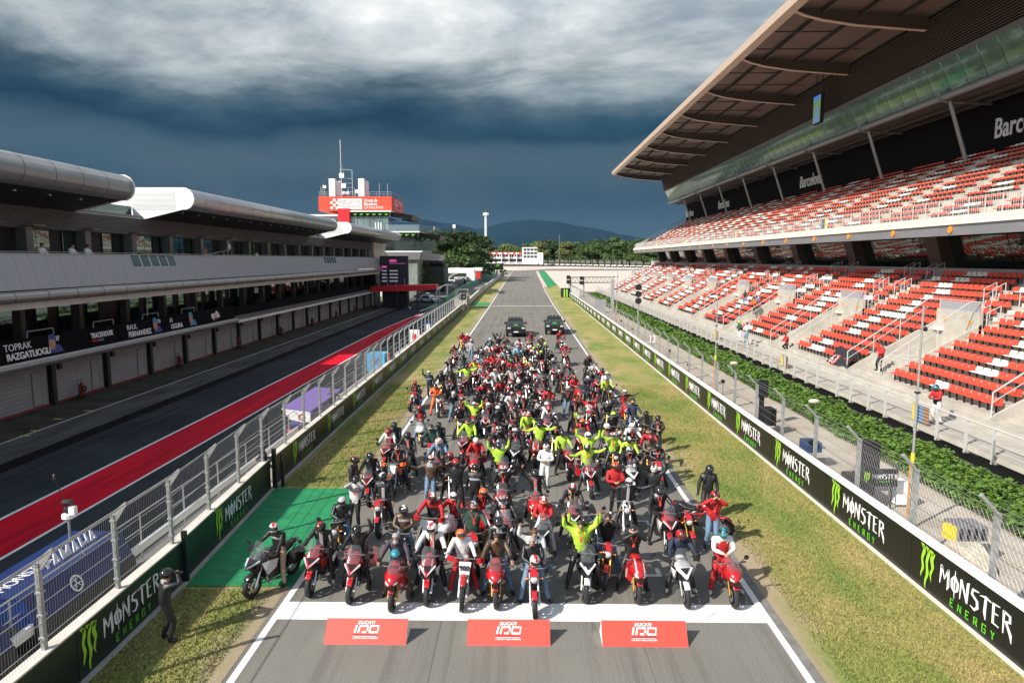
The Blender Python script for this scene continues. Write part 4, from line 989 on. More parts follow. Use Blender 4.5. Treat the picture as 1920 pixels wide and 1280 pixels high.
for i, y in enumerate((41.0, 53.0, 64.5, 76.0, 87.5, 99.0, 110.0)):
    o = tp if i == 0 else copy_tree(tp)
    o.location = (-27.1, y, 0); o.rotation_euler = (0, 0, 1.4)
    tag(o, ('red fire extinguisher trolley nearest the camera, by the garages', 'second red extinguisher trolley along the garages', 'third red extinguisher trolley along the garages', 'fourth red extinguisher trolley along the garages', 'fifth red extinguisher trolley, deep in shade by the garages', 'sixth red extinguisher trolley, far along the garages', 'farthest red extinguisher trolley along the garages')[i], 'fire extinguisher', 'extinguisher trolleys by the garage doors')

# ================================================================== CONTROL TOWER
ct = tag(empty('control_tower', (-36, 150, 0)), 'race control tower with a bright red Circuit de Barcelona Catalunya box on top', 'tower')
Y = 150.0
mb = MB(); mb.box(-44.2, -28.3, Y, Y + 15, 18.9, 22.0); part(mb, 'red_box', TOWR, ct)
rb = ct.children[-1] if ct.children else None
redbox = [o for o in ct.children if o.name.startswith('red_box')][0]
mb = MB()
for i in range(34): mb.box(-44.1 + i * .47, -44.07 + i * .47, Y - .02, Y, 18.95, 21.95)
part(mb, 'cladding_joints', M('red joint', (.45, .04, .02), .6), redbox)
mb = MB(); mb.add([(-40.0, Y - .06, 19.25), (-34.7, Y - .06, 19.25), (-34.7, Y - .06, 21.5), (-40.0, Y - .06, 21.5)], [(0, 1, 2, 3)])
sb = part(mb, 'sign_board', LWHITE, redbox)
mb = MB()
for i in range(7):
    for j in range(4):
        if (i + j) % 2 and i < 4: mb.add([(-41.6 + .56 * i, Y - .05, 21.5 - .56 * j - .56), (-41.04 + .56 * i, Y - .05, 21.5 - .56 * j - .56), (-41.04 + .56 * i, Y - .05, 21.5 - .56 * j), (-41.6 + .56 * i, Y - .05, 21.5 - .56 * j)], [(0, 1, 2, 3)])
part(mb, 'chequers', LWHITE, redbox)
trk = [(-39.2, 20.9), (-38.6, 21.15), (-38.2, 21.0), (-38.3, 20.8), (-38.9, 20.55), (-38.8, 20.4), (-37.9, 20.3), (-37.4, 20.45), (-37.0, 21.0), (-36.7, 21.05), (-35.7, 20.5), (-35.5, 20.6), (-35.7, 21.0), (-35.4, 21.1), (-35.1, 20.6), (-35.2, 20.0), (-35.5, 19.75), (-38.9, 19.75), (-39.2, 20.2), (-39.7, 20.6), (-39.6, 20.85), (-39.2, 20.9)]
mb = MB()
for a, c in zip(trk[:-1], trk[1:]): mb.tube((a[0], Y - .07, a[1]), (c[0], Y - .07, c[1]), .06, 4)
part(mb, 'track_outline', TOWR, redbox)
for t_, z, b_ in (('Circuit de', 20.85, .03), ('Barcelona', 20.1, .03), ('CATALUNYA', 19.35, .0)): text(t_, .86, LWHITE, (-34.3, Y - .05, z), (1, 0, 0), (0, 0, 1), redbox, bold=b_, sx=.83)
mb = MB()
for a, c in zip(trk[:-1], trk[1:]): mb.tube((-28.26, Y + 3.5 + (a[0] + 39.7) * 1.9, 20.5 + (a[1] - 20.4) * 1.6), (-28.26, Y + 3.5 + (c[0] + 39.7) * 1.9, 20.5 + (c[1] - 20.4) * 1.6), .10, 4)
part(mb, 'side_outline', LWHITE, redbox)
mb = MB(); mb.box(-39.9, -37.4, Y - .6, Y + .3, 15.6, 19.4); part(mb, 'red_stair_core', M('deep red panel', (.62, .01, .02), .5), ct)
def deck(z, x0, x1, ov, y0=Y, dark=True, h=1.0):
    m = MB(); m.box(x0, x1 + .3, y0 - .8, y0 + 15, z - .25, z); part(m, 'deck_slab', WPANEL, ct)
    m = MB(); m.add([(x0, y0 - .82, z - .25), (x1, y0 - .82, z - .25), (x1 - .3, y0 - .2, z - .25 - h), (x0, y0 - .2, z - .25 - h)], [(0, 1, 2, 3)]); m.add([(x1 + .3, y0 - .8, z - .25), (x1 + ov, y0 + 2, z - .8), (x1 + ov, y0 + 12, z - .8), (x1 + .3, y0 + 14, z - .25), (x1, y0 - .3, z - .25 - h), (x1 + ov - .5, y0 + 2, z - 1.3 - h * .5), (x1 + ov - .5, y0 + 12, z - 1.3 - h * .5), (x1, y0 + 14, z - .25 - h)],
           [(0, 1, 5, 4), (1, 2, 6, 5), (2, 3, 7, 6)])
    b = part(m, 'slanted_banner', BANN if dark else PANEL, ct)
    if dark:
        x = x0 + .8
        while x < x1 - 1: 
            o = bpy.data.objects.new('claw_logo', ME_CLAW); COL.objects.link(o); o.parent = b; frame(o, (x, y0 - .80, z - .3 - h * .75), (1, 0, 0), (0, .5, 1)); o.scale = (.9, .75, 1); o.material_slots[0].link = 'OBJECT'; o.material_slots[0].material = MGREEN2; x += 1.35
deck(18.9, -37.2, -28.6, 4.6); 
mb = MB(); mb.box(-37.3, -29.2, Y + .2, Y + 12, 14.9, 17.6); part(mb, 'glazed_storey', M('tower glass', (.17, .25, .29), .08, .4, var=.35, vs=.25), ct)
mb = MB()
for i in range(7): mb.box(-37.3 + i * 1.35, -37.22 + i * 1.35, Y + .12, Y + .2, 14.9, 17.6)
mb.box(-37.3, -29.2, Y + .1, Y + .2, 17.35, 17.5); part(mb, 'mullions', GREYP, ct)
deck(14.5, -31.5, -22.5, 4.6)
mb = MB(); mb.add([(-31, Y - .7, 14.5), (-22.3, Y - .7, 14.5), (-22.3, Y - .7, 15.9), (-31, Y - .7, 15.9), (-18.2, Y + 3, 14.2), (-18.2, Y + 3, 15.6)], [(0, 1, 2, 3), (1, 4, 5, 2)]); part(mb, 'glass_rail', GLASSC, ct)
mb = MB(); mb.box(-30.5, -23.5, Y + .5, Y + 12, 10.2, 13.3, 0); mb.box(-25.5, -19.5, Y + .6, Y + 9, 10.4, 12.4, 0); part(mb, 'dark_storey', GLASS, ct)
deck(10.3, -31.5, -22.0, 4.0, dark=False, h=1.6)
mb = MB(); mb.box(-44, -30, Y + 2, Y + 15, 0, 14.8); part(mb, 'white_base', CONCW, ct)
mb = MB(); mb.box(-31, -23.0, Y + .5, Y + 9, 0, 9.4); part(mb, 'ground_storey', M('grey green wall', (.20, .23, .20), .5, var=.3, vs=.3), ct)
for i in range(3): mb = MB(); mb.tube((-31.6 + .6 * i, Y - 1.2, 6), (-31.6 + .6 * i, Y - 1.2, 16.4), .14, 6); part(mb, 'white_pipe', WPANEL, ct)
mb = MB(); mb.box(-47, -40, Y - .4, Y + 12, 17.8, 18.15); part(mb, 'side_canopy', WPANEL, ct)
for x, w_ in ((-42.1, 1.3), (-40.9, .8), (-35.7, 1.3), (-34.7, .7)):
    mb = MB(); mb.box(x, x + w_, Y + 1 + (w_ < 1) * 1.5, Y + 2.4 + (w_ < 1) * 1.5, 22, 25.9 - (w_ < 1) * .35); part(mb, 'white_duct', WPANEL, ct)
mb = MB(); mb.tube((-39.6, Y + 2, 22), (-39.6, Y + 2, 28), .16, 6); mb.tube((-39.6, Y + 2, 28), (-39.6, Y + 2, 34.2), .11, 6); mb.tube((-39.9, Y + 2, 28.0), (-37.3, Y + 2, 27.8), .08, 4); mb.tube((-37.2, Y + 2, 22), (-37.2, Y + 2, 27.8), .09, 4)
for z in (23.2, 24.1, 25.0, 26): mb.tube((-39.6, Y + 2, z), (-37.2, Y + 2, z), .05, 4)
mb.tube((-39.6, Y + 2, 30), (-38.2, Y + 2, 23), .02, 3); part(mb, 'mast', GALV, ct)
for x, z, s in ((-39.4, 26.6, 1.0), (-39.0, 24.4, .9), (-43.2, 24.2, .6), (-36.1, 23.2, .7)): mb = MB(); mb.cb((x, Y + 1.6, z), (s, .4, s)); part(mb, 'aerial_box', WPANEL, ct)
for x, z in ((-43.6, 24.8), (-44.0, 24.2), (-43.2, 23.6), (-38, 24), (-31.2, 24.9), (-29.4, 24.9), (-36.6, 24.0)): mb = MB(); mb.tube((x, Y + 1.5, 22), (x, Y + 1.5, z), .06, 4); part(mb, 'aerial', GALV, ct)
for x in (-38.9, -38.0): mb = MB(); mb.ball((x, Y + 1.2, 22.8), .42, 8, 6); part(mb, 'dome', WPANEL, ct)
mb = MB(); mb.tube((-44, Y + .1, 22.95), (-28.4, Y + .1, 22.95), .035, 4); mb.tube((-44, Y + .1, 22.5), (-28.4, Y + .1, 22.5), .03, 4); mb.tube((-28.4, Y + .1, 22.95), (-28.4, Y + 14, 22.95), .035, 4)
for i in range(11): mb.tube((-44 + 1.56 * i, Y + .1, 22), (-44 + 1.56 * i, Y + .1, 22.95), .03, 4)
part(mb, 'roof_rail', GALV, ct)

# ================================================================== AROUND THE PADDOCK
def lab(o, l, c, g=None): return tag(o, l, c, g)
t_ = empty('timing_screen', (-24, 125, 0)); lab(t_, 'tall black timing screen with pink and white text at the end of the pits', 'screen')
mb = MB(); mb.box(-26.0, -20.8, 125, 125.6, 2.6, 9.1); part(mb, 'cabinet', BLK, t_)
mb = MB(); mb.add([(-25.9, 124.96, 2.8), (-20.9, 124.96, 2.8), (-20.9, 124.96, 9.0), (-25.9, 124.96, 9.0)], [(0, 1, 2, 3)]); part(mb, 'display', M('lit black display', (.01, .01, .015), .5, emit=(.006, .004, .01, .3)), t_)
mb = MB(); PK = M('pink text', (.6, .1, .35), .5, emit=(.6, .08, .30, .45))
mb.add([(-24.2, 124.93, 8.0), (-22.9, 124.93, 8.0), (-22.9, 124.93, 8.45), (-24.2, 124.93, 8.45)], [(0, 1, 2, 3)]); mb.add([(-25.6, 124.93, 6.95), (-24.7, 124.93, 6.95), (-24.7, 124.93, 7.3), (-25.6, 124.93, 7.3)], [(0, 1, 2, 3)]); mb.add([(-24.2, 124.93, 7.7), (-21.3, 124.93, 7.7), (-21.3, 124.93, 7.78), (-24.2, 124.93, 7.78)], [(0, 1, 2, 3)]); part(mb, 'heading', PK, t_)
mb = MB()
for i in range(4):
    z = 6.3 - i * .62; mb.add([(-25.6, 124.93, z), (-24.7, 124.93, z), (-24.7, 124.93, z + .22), (-25.6, 124.93, z + .22)], [(0, 1, 2, 3)]); mb.add([(-24.2, 124.93, z), (-22.7, 124.93, z), (-22.7, 124.93, z + .22), (-24.2, 124.93, z + .22)], [(0, 1, 2, 3)])
part(mb, 'text_rows', M('lit text', (.5, .5, .55), .5, emit=(.3, .3, .34, .35)), t_)
o = empty('podium_canopy', (-20, 122, 0)); lab(o, 'flat bright red canopy on dark legs below the timing screen', 'canopy')
mb = MB(); mb.ext([(-26.5, 2.9), (-18, 3.0), (-15.0, 3.35), (-15.0, 4.1), (-19.5, 4.0), (-26.5, 3.75)], 119, 123); part(mb, 'red_fascia', M('deep red panel'), o)
for x in (-26, -22, -18.5): mb = MB(); mb.box(x, x + .25, 119.4, 119.7, 0, 2.95); part(mb, 'leg', BLK, o)
mb = MB(); mb.box(-25, -20.5, 122.0, 124, 0, 2.9); part(mb, 'booth', DARK, o)
for x in (-25.0, -23.5, -22, -20.5): mb = MB(); mb.tube((x, 119.2, 3.9), (x, 119.2, 5.2), .04, 4); part(mb, 'stanchion', GALV, o)
o = empty('marquee', (-18, 168, 0)); lab(o, 'square charcoal marquee wall with gathered black roof behind the minibuses', 'tent')
mb = MB(); mb.box(-25.2, -19.2, 168, 178, 0.3, 6.8); part(mb, 'dark_wall', M('charcoal sheeting', (.075, .075, .07), .8), o)
mb = MB(); r5 = random.Random(5)
for i in range(7): mb.ball((-24.6 + i * .82, 169.5, 7.4 + r5.uniform(-.2, .2)), (.8, 1.2, .95), 8, 5)
part(mb, 'gathered_roof', M('black sheeting', (.02, .02, .022), .45), o, smooth=True)
o = empty('service_pavilion', (-29, 160, 0)); lab(o, 'low pale building with curved grey roof left of the charcoal marquee', 'building')
mb = MB(); mb.box(-30.5, -27.3, 163, 175, 0, 6); part(mb, 'pale_wall', CONCW, o); mb = MB(); mb.ext([(-31.5, 6), (-26.5, 6), (-27.2, 8.2), (-31, 8.6)], 162.5, 175); part(mb, 'roof', CONCD, o)
# trucks
o = empty('race_truck', (-12, 190, 0)); lab(o, 'long black race trailer with white curved stripes and white roof', 'truck')
mb = MB(); mb.box(-21.0, -15.6, 190, 193, 1.5, 4.7, 0); mb.box(-21.6, -13.4, 190.2, 193, 4.7, 6.1, 1); part(mb, 'body', [M('truck black', (.04, .04, .042), .35), WPANEL], o)
mb = MB()
for k in range(3): mb.path([(-20.9 + k * .2, 189.95, 1.7), (-20.6 + k * .25, 189.95, 3.4), (-19.6 + k * .3, 189.95, 4.3), (-18, 189.95, 4.55 + k * .03)], .04, 4)
part(mb, 'stripes', LWHITE, o); text('MOTO3', .95, LWHITE, (-18.9, 189.9, 3.0), (1, 0, 0), (0, 0, 1), o, bold=.03, shear=.2)
for x in (-20.2, -19.2, -17.2, -16.2): mb = MB(); mb.lathe([(0, -.15), (.5, -.15), (.5, .15), (0, .15)], (x, 190.1, 1.2), 'Y', 12); part(mb, 'wheel', RUBBER, o)
o = empty('box_trailer', (-9, 200, 0)); lab(o, 'plain light grey box trailer beside the black race truck', 'trailer')
mb = MB(); mb.box(-17.4, -13.9, 200, 207, 2.3, 5.2); part(mb, 'body', WPANEL, o); mb = MB(); mb.box(-17.2, -14.1, 200.3, 206, .9, 2.3); part(mb, 'chassis', DARK, o)
o = empty('hospitality_unit', (-4, 215, 0)); lab(o, 'white roofed unit with a red side at the end of the paddock trailers', 'trailer')
mb = MB(); mb.box(-15.0, -13.2, 215, 222, 2.0, 4.9, 0); mb.box(-15.4, -12.6, 214.8, 222, 4.9, 5.9, 1); part(mb, 'body', [RED, WPANEL], o)
def minibus():
    r = empty('minibus'); m = MB()
    side = [(-3.0, .45), (3.0, .45), (3.0, 2.7), (-2.3, 2.75), (-2.75, 2.0), (-3.0, 1.25)]
    m.extx(side, -1.02, 1.02); lpart(m, 'body', WPANEL, r)
    m = MB(); m.add([(-.9, -2.80, 2.02), (.9, -2.80, 2.02), (.82, -2.40, 2.62), (-.82, -2.40, 2.62)], [(0, 1, 2, 3)]); m.add([(-.85, -3.02, 1.30), (.85, -3.02, 1.30), (.9, -2.80, 2.0), (-.9, -2.80, 2.0)], [(0, 1, 2, 3)]); lpart(m, 'windscreen', GLASS, r)
    m = MB()
    for s in (-1.03, 1.03): m.add([(s, -2.2, 1.5), (s, 2.8, 1.5), (s, 2.8, 2.4), (s, -2.2, 2.4)], [(0, 1, 2, 3)])
    lpart(m, 'side_windows', GLASS, r)
    for s in (-.75, .75): m = MB(); m.cb((s, -3.02, 1.0), (.35, .05, .2)); lpart(m, 'headlight', LAMP, r); m = MB(); m.cb((s * 1.55, -2.7, 1.75), (.18, .1, .35)); lpart(m, 'mirror', BLK, r)
    for sx_ in (-.9, .9):
        for sy in (-1.9, 1.9): m = MB(); m.lathe([(0, -.12), (.36, -.12), (.36, .12), (0, .12)], (sx_, sy, .36), 'X', 12); lpart(m, 'wheel', RUBBER, r)
    m = MB(); m.cb((0, -3.03, .7), (1.4, .06, .25)); lpart(m, 'grille', BLK, r); return r
mbp = minibus(); mbp.location = (-24.2, 183, T(183)); tag(mbp, 'white minibus, left of the pair parked in the paddock', 'minibus', 'parked minibuses')
m2 = copy_tree(mbp); m2.location = (-21.4, 181, T(181)); tag(m2, 'white minibus, right of the pair parked in the paddock', 'minibus', 'parked minibuses')
m3 = copy_tree(mbp); m3.location = (-19.2, 187, T(187)); m3.scale = (.9, .8, .8); tag(m3, 'small white van parked under the black race trailer', 'van')
# car builder
def ring(y, hw, zt, zm, zb, k=.62): return [(0, y, zt), (hw * k, y, zt - .01), (hw, y, zm), (hw * .92, y, zb), (0, y, zb), (-hw * .92, y, zb), (-hw, y, zm), (-hw * k, y, zt - .01)]
def car(name, body, pickup=False):
    r = empty(name); m = MB(); L_, w, h = (2.85, 1.0, 1.95) if pickup else (2.2, .9, 1.45)
    if pickup:
        side = [(-L_, .55), (-L_ + .02, 1.12), (-L_ + .25, 1.22), (-1.35, 1.30), (L_ - .1, 1.30), (L_, 1.2), (L_, .55)]
    else: side = [(-L_, .35), (-L_ + .03, .62), (-1.2, .88), (1.6, .95), (L_, .85), (L_, .35)]
    m.loft([[(x * s, y, z) for y, z in side] for s, x in ((1, -w * .93), (1, -w), (1, w), (1, w * .93))][0:4]); lpart(m, 'body', body, r)
    m = MB(); cab = [(-1.45, 1.28), (-.75, 1.90), (1.1, 1.93), (1.35, 1.28)] if pickup else [(-1.25, .87), (-.5, 1.42), (.8, 1.44), (1.75, .93)]
    zc = cab[1][1]
    rr = [[(x * (1 if z < zc - .1 else .82), y, z) for y, z in cab] for x in (-w * .95, w * .95)]; m.loft(rr); lpart(m, 'cabin', body, r)
    c0, c1, c2, c3 = cab; wx = w * .95
    m = MB(); e = .012
    m.add([(-wx * .90, c0[0] - e + .04, c0[1] + .05), (wx * .90, c0[0] - e + .04, c0[1] + .05), (wx * .76, c1[0] - e, c1[1] - .03), (-wx * .76, c1[0] - e, c1[1] - .03)], [(0, 1, 2, 3)]); lpart(m, 'windscreen', GLASS, r)
    m = MB()
    for s in (-1, 1): m.add([(s * (wx + .012), c0[0] + .35, c0[1] + .06), (s * (wx + .012), c3[0] - .2, c0[1] + .06), (s * (wx * .84 + .012), c2[0] - .1, c2[1] - .06), (s * (wx * .84 + .012), c1[0] + .12, c1[1] - .06)], [(0, 1, 2, 3)])
    lpart(m, 'side_windows', GLASS, r)
    R_ = .42 if pickup else .33
    for sx_ in (-w + .06, w - .06):
        for sy in (-L_ + .95, L_ - 1.0): 
            m = MB(); m.lathe([(R_ * .55, -.13), (R_, -.12), (R_, .12), (R_ * .55, .13)], (sx_, sy, R_), 'X', 14); t2 = lpart(m, 'wheel', RUBBER, r); m = MB(); m.lathe([(0, -.1), (R_ * .6, -.12), (R_ * .6, .12), (0, .1)], (sx_, sy, R_), 'X', 10); lpart(m, 'rim', SILV if not pickup else BLK, t2)
    z = .98 if pickup else .66; yf = -L_ - .02
    m = MB(); m.cb((0, yf, z), (w * 1.15, .06, .30 if pickup else .14)); g2 = lpart(m, 'grille', BLK, r)
    for s in (-1, 1):
        m = MB(); m.cb((s * w * .78, yf, z + .04), (w * .34, .07, .15)); lpart(m, 'headlight', LAMP, r)
        m = MB(); m.cb((s * (w + .14), -.95 if pickup else -.7, 1.42 if pickup else 1.0), (.22, .12, .24 if pickup else .14)); lpart(m, 'mirror', BLK, r)
    m = MB(); m.cb((0, yf - .05, .60 if pickup else .42), (w * 1.85, .16, .26 if pickup else .15)); lpart(m, 'bumper', BLK if pickup else body, r)
    m = MB(); m.cb((0, yf - .14, .62 if pickup else .45), (.5, .02, .12)); lpart(m, 'number_plate', LWHITE, r)
    if pickup:
        for i in range(4): m = MB(); m.cb((-.6 + .4 * i, -.75 + .03, 1.96), (.12, .08, .03)); lpart(m, 'roof_light', YEL, r)
        m = MB(); m.add([(-.7, -2.3, 1.275), (.7, -2.3, 1.275), (.75, -1.5, 1.315), (-.75, -1.5, 1.315)], [(0, 1, 2, 3)])
        for i in range(3):
            m2_ = MB(); x = -.16 + .16 * i; m2_.add([(x - .05, -2.5, 1.265), (x + .05, -2.5, 1.265), (x + .05, -1.6, 1.325), (x - .05, -1.6, 1.325)], [(0, 1, 2, 3)]); lpart(m2_, 'claw_print', MGREEN2, r)
        m = MB()
        for s in (-1, 1): m.cb((s * .85, -1.55, 1.305), (.3, .5, .02))
        lpart(m, 'camouflage_print', M('olive print', (.16, .24, .06), .5), r)
        m = MB(); m.box(-.85, .85, 1.5, 2.75, 1.302, 1.33); lpart(m, 'bed_cover', BLK, r)
        # roof rack bar, wheel arches
        for sx_ in (-1, 1):
            for sy in (-L_ + .95, L_ - 1.0): m = MB(); m.lathe([(.47, -.06), (.55, -.06), (.55, .06), (.47, .06)], (sx_ * w, sy, .5), 'X', 14); lpart(m, 'arch', BLK, r)
        m = MB(); m.cb((0, -.6, 1.95), (1.5, .08, .05)); lpart(m, 'roof_bar', BLK, r)
    return r
CARB = M('glossy black paint', (.012, .014, .016), .22, 0, .6, coat=.6)
pk = car('pickup_truck', CARB, True); pk.location = (-.75, 77.2, 0); pk.rotation_euler = (0, 0, radians(2)); tag(pk, 'black pickup truck, left of the pair parked behind the riders', 'pickup truck', 'pickup trucks behind the crowd')
p2 = copy_tree(pk); p2.location = (3.75, 79.6, 0); p2.rotation_euler = (0, 0, radians(-1)); tag(p2, 'black pickup truck, right of the pair, beside the right white line', 'pickup truck', 'pickup trucks behind the crowd')
c1_ = car('safety_car', M('white car paint', (.75, .75, .75), .25, coat=.5)); c1_.location = (-18.3, 134, .05); c1_.rotation_euler = (0, 0, radians(60)); tag(c1_, 'white safety car parked nearest the fence under the timing screen', 'car')
c2_ = car('parked_car', M('dark blue paint', (.02, .04, .08), .25, coat=.5)); c2_.location = (-19.0, 138, .1); c2_.rotation_euler = (0, 0, radians(60)); tag(c2_, 'dark blue car parked behind the white safety car', 'car')
c3_ = car('silver_car', M('silver paint', (.35, .37, .40), .25, .6, coat=.5)); c3_.location = (-20.4, 143, .16); c3_.rotation_euler = (0, 0, radians(75)); tag(c3_, 'silver car half hidden behind the dark blue car', 'car')
# inflatable arch, boards, crash walls at the pit exit
o = tag(empty('pit_exit_arch', (-12.6, 116, 0)), 'white hoop arch standing over the pit exit gate', 'arch')
for yy in (115, 119):
    mb = MB(); pts = [(-14.6 + .25 * (yy > 116), yy, 0)]
    for i in range(9): a = pi - pi * i / 8; pts.append((-12.9 + 1.6 * cos(a), yy + (i * .5), 2.9 + 1.2 * sin(a)))
    mb.path(pts, .09, 6); part(mb, 'hoop', PANEL, o)
o = tag(empty('signal_cabinet', (-9.8, 112, 0)), 'black signal cabinet on the wall by the pit exit', 'signal cabinet'); mb = MB(); mb.cb((-9.9, 113, 2.6), (1.2, .5, 1.5)); part(mb, 'housing', BLK, o)
for dx, dz in ((-.3, .3), (.3, .3), (-.3, -.3), (.3, -.3)): mb = MB(); mb.lathe([(0, 0), (.18, 0), (.18, -.1), (0, -.1)], (-9.9 + dx, 112.74, 2.6 + dz), 'Y', 10); part(mb, 'lamp', GREYP, o)
mb = MB(); mb.tube((-9.9, 113, 0), (-9.9, 113, 1.9), .1, 6); part(mb, 'post', GALV, o)
o = tag(empty('glass_kiosk', (-9.6, 117, 0)), 'grey marshal kiosk with tinted glass beside the signal cabinet', 'kiosk')
mb = MB(); mb.box(-11.6, -9.4, 116, 122, 0, 2.0); part(mb, 'base', CONC, o); mb = MB(); mb.box(-11.5, -9.5, 116.1, 121.9, 2.0, 3.3); part(mb, 'glazing', GLASSG, o)
sheet_w = tag(empty('exit_wall', (-10, 112, 0)), 'long pale concrete wall curving along the left verge past the start line', 'wall')
def cwall(pts, h, th, mats, par, nm='wall_section'):
    for a, c in zip(pts[:-1], pts[1:]):
        m = MB(); (x0, y0), (x1, y1) = a, c; z0, z1 = T(y0), T(y1)
        m.add([(x0, y0, z0), (x0 + th, y0, z0), (x1 + th, y1, z1), (x1, y1, z1), (x0, y0, z0 + h), (x0 + th, y0, z0 + h), (x1 + th, y1, z1 + h), (x1, y1, z1 + h)], [(0, 3, 2, 1), (4, 5, 6, 7), (0, 1, 5, 4), (1, 2, 6, 5), (2, 3, 7, 6), (3, 0, 4, 7)]); part(m, nm, mats, par)
cwall([(-10.1, 112), (-10.2, 135), (-10.2, 160), (-9.8, 190), (-9.0, 230), (-8.6, 270), (-9.5, 310), (-13, 335)], 1.1, .35, CONCW, sheet_w)
gw = tag(empty('green_barrier', (-17, 130, 0)), 'green barrier wall between the pit exit lane and the paddock', 'barrier')
cwall([(-14.2, 124), (-14.8, 150), (-14.9, 190), (-13.0, 240), (-11.5, 280), (-13, 300)], 1.5, .4, M('green barrier paint', (.05, .22, .15), .6), gw)
gw2 = tag(empty('grey_barrier', (-19, 150, 0)), 'grey sheeted barrier behind the green one along the pit exit', 'barrier')
cwall([(-16.6, 150), (-16.4, 190), (-14.6, 240), (-13.0, 275)], 2.6, .3, CONCD, gw2)
o = tag(empty('sponsor_screen_wall', (-24, 300, T(300))), 'wide black board with four green claw marks at the end of the pit exit', 'billboard')
z = T(300); mb = MB(); mb.box(-22.0, -8.3, 300, 300.5, z + 1.8, z + 4.6); b = part(mb, 'board', BANN, o)
for i in range(4): q = bpy.data.objects.new('claw_logo', ME_CLAW); COL.objects.link(q); q.parent = b; frame(q, (-20.6 + 3.1 * i, 299.95, z + 2.2), (1, 0, 0), (0, 0, 1)); q.scale = (1.9, 1.9, 1); q.material_slots[0].link = 'OBJECT'; q.material_slots[0].material = MGREEN2
for x in (-21, -15, -9): mb = MB(); mb.box(x, x + .2, 300.1, 300.4, z, z + 1.8); part(mb, 'leg', GALVD, o)
# tyre wall round the corner: each block of tyres with a white belt
tw = tag(empty('tyre_wall', (20, 420, T(420))), 'long tyre wall with a white belt round the outside of the corner', 'tyre wall')
tb = MB(); tb.box(0, 3.4, 0, 1.0, 0, 1.5, 0); tb.box(-.02, 3.42, -.05, 0, .95, 1.35, 1); tbe = tb.mesh('tyre_block', [RUBBER, WPANEL])
tpts = []
for i in range(64):
    f = i / 63; x = -12 + 105 * f; y = 462 - 92 * max(0, f - .18) ** 1.0; tpts.append((x, y))
for i in range(0, 63, 2):
    (x, y), (x2, y2) = tpts[i], tpts[min(63, i + 2)]; q = link('tyre_block', tbe, tw, (x, y, T(y))); q.rotation_euler = (0, 0, math.atan2(y2 - y, x2 - x))
o = tag(empty('orange_barrier', (96, 372, T(372))), 'row of orange plastic barrier blocks at the end of the tyre wall', 'barrier')
for i in range(5): mb = MB(); x = 93 + i * 2.6; mb.box(x, x + 2.5, 366, 367, T(366), T(366) + 1.8); part(mb, 'block', ORANGE, o)
# far concrete wall, catch fence, marshal posts
o = tag(empty('boundary_wall', (80, 420, T(420))), 'pale boundary wall running behind the tyre wall towards the grandstand', 'wall')
mb = MB(); mb.box(75, 190, 400, 401, T(400), T(400) + 4.2); part(mb, 'wall_face', CONC, o)
o = tag(empty('catch_fence', (40, 470, T(470))), 'thin grey catch fence standing behind the tyre wall', 'fence')
mb = MB()
for i in range(46): x = -20 + i * 3.2; mb.tube((x, 470, T(470)), (x, 470, T(470) + 4), .09, 4)
for h in (1, 2, 3, 4): mb.tube((-20, 470, T(470) + h), (124, 470, T(470) + h), .05, 4)
q = part(mb, 'posts_and_wires', GALVD, o); q['kind'] = 'stuff'
# white and red hospitality building at the far corner
fb = tag(empty('corner_building', (-10, 440, T(440))), 'white hospitality building with a red and white banner along its roof', 'building'); z = T(440) - 1; S_ = 440 / 1280
def bx(x0p, x1p, y0p, y1p, mat, nm, yo=0, par=None):   # facade element given by its extent on the facade grid
    m = MB(); Yf = 440 + yo; k = Yf / 1280; m.box((x0p - 979) * k, (x1p - 979) * k, Yf, Yf + 6, 8.5 + (486 - y1p) * k, 8.5 + (486 - y0p) * k); return part(m, nm, mat, par or fb)
bx(886, 978, 473, 477.5, REDW, 'red_banner', -1); bx(886, 978, 477.5, 482, M('far window', (.05, .06, .07), .2), 'upper_windows'); bx(884, 978, 482, 485, WPANEL, 'white_band', -2); bx(888, 978, 485, 490.5, M('far window'), 'lower_windows'); bx(884, 978, 490.5, 494, WPANEL, 'white_plinth', -1)
for i in range(17): bx(887 + i * 5.5, 888 + i * 5.5, 477.5, 482, WPANEL, 'mullion', -.5)
for i in range(8): bx(890 + i * 11, 896 + i * 11, 474, 476.5, LWHITE, 'banner_mark', -1.2)
bx(979, 1007, 464, 494, WPANEL, 'white_block', -3); bx(1007, 1018, 474, 494, WPANEL, 'white_annex', -3)
for r_ in range(3):
    for i in range(4): bx(981.5 + i * 6.6, 986.5 + i * 6.6, 466 + r_ * 6.5, 470 + r_ * 6.5, M('far window'), 'window', -3.3)
for i in range(3): bx(940 + i * 14, 941 + i * 14, 473, 493, WPANEL, 'scaffold_pole', -4)
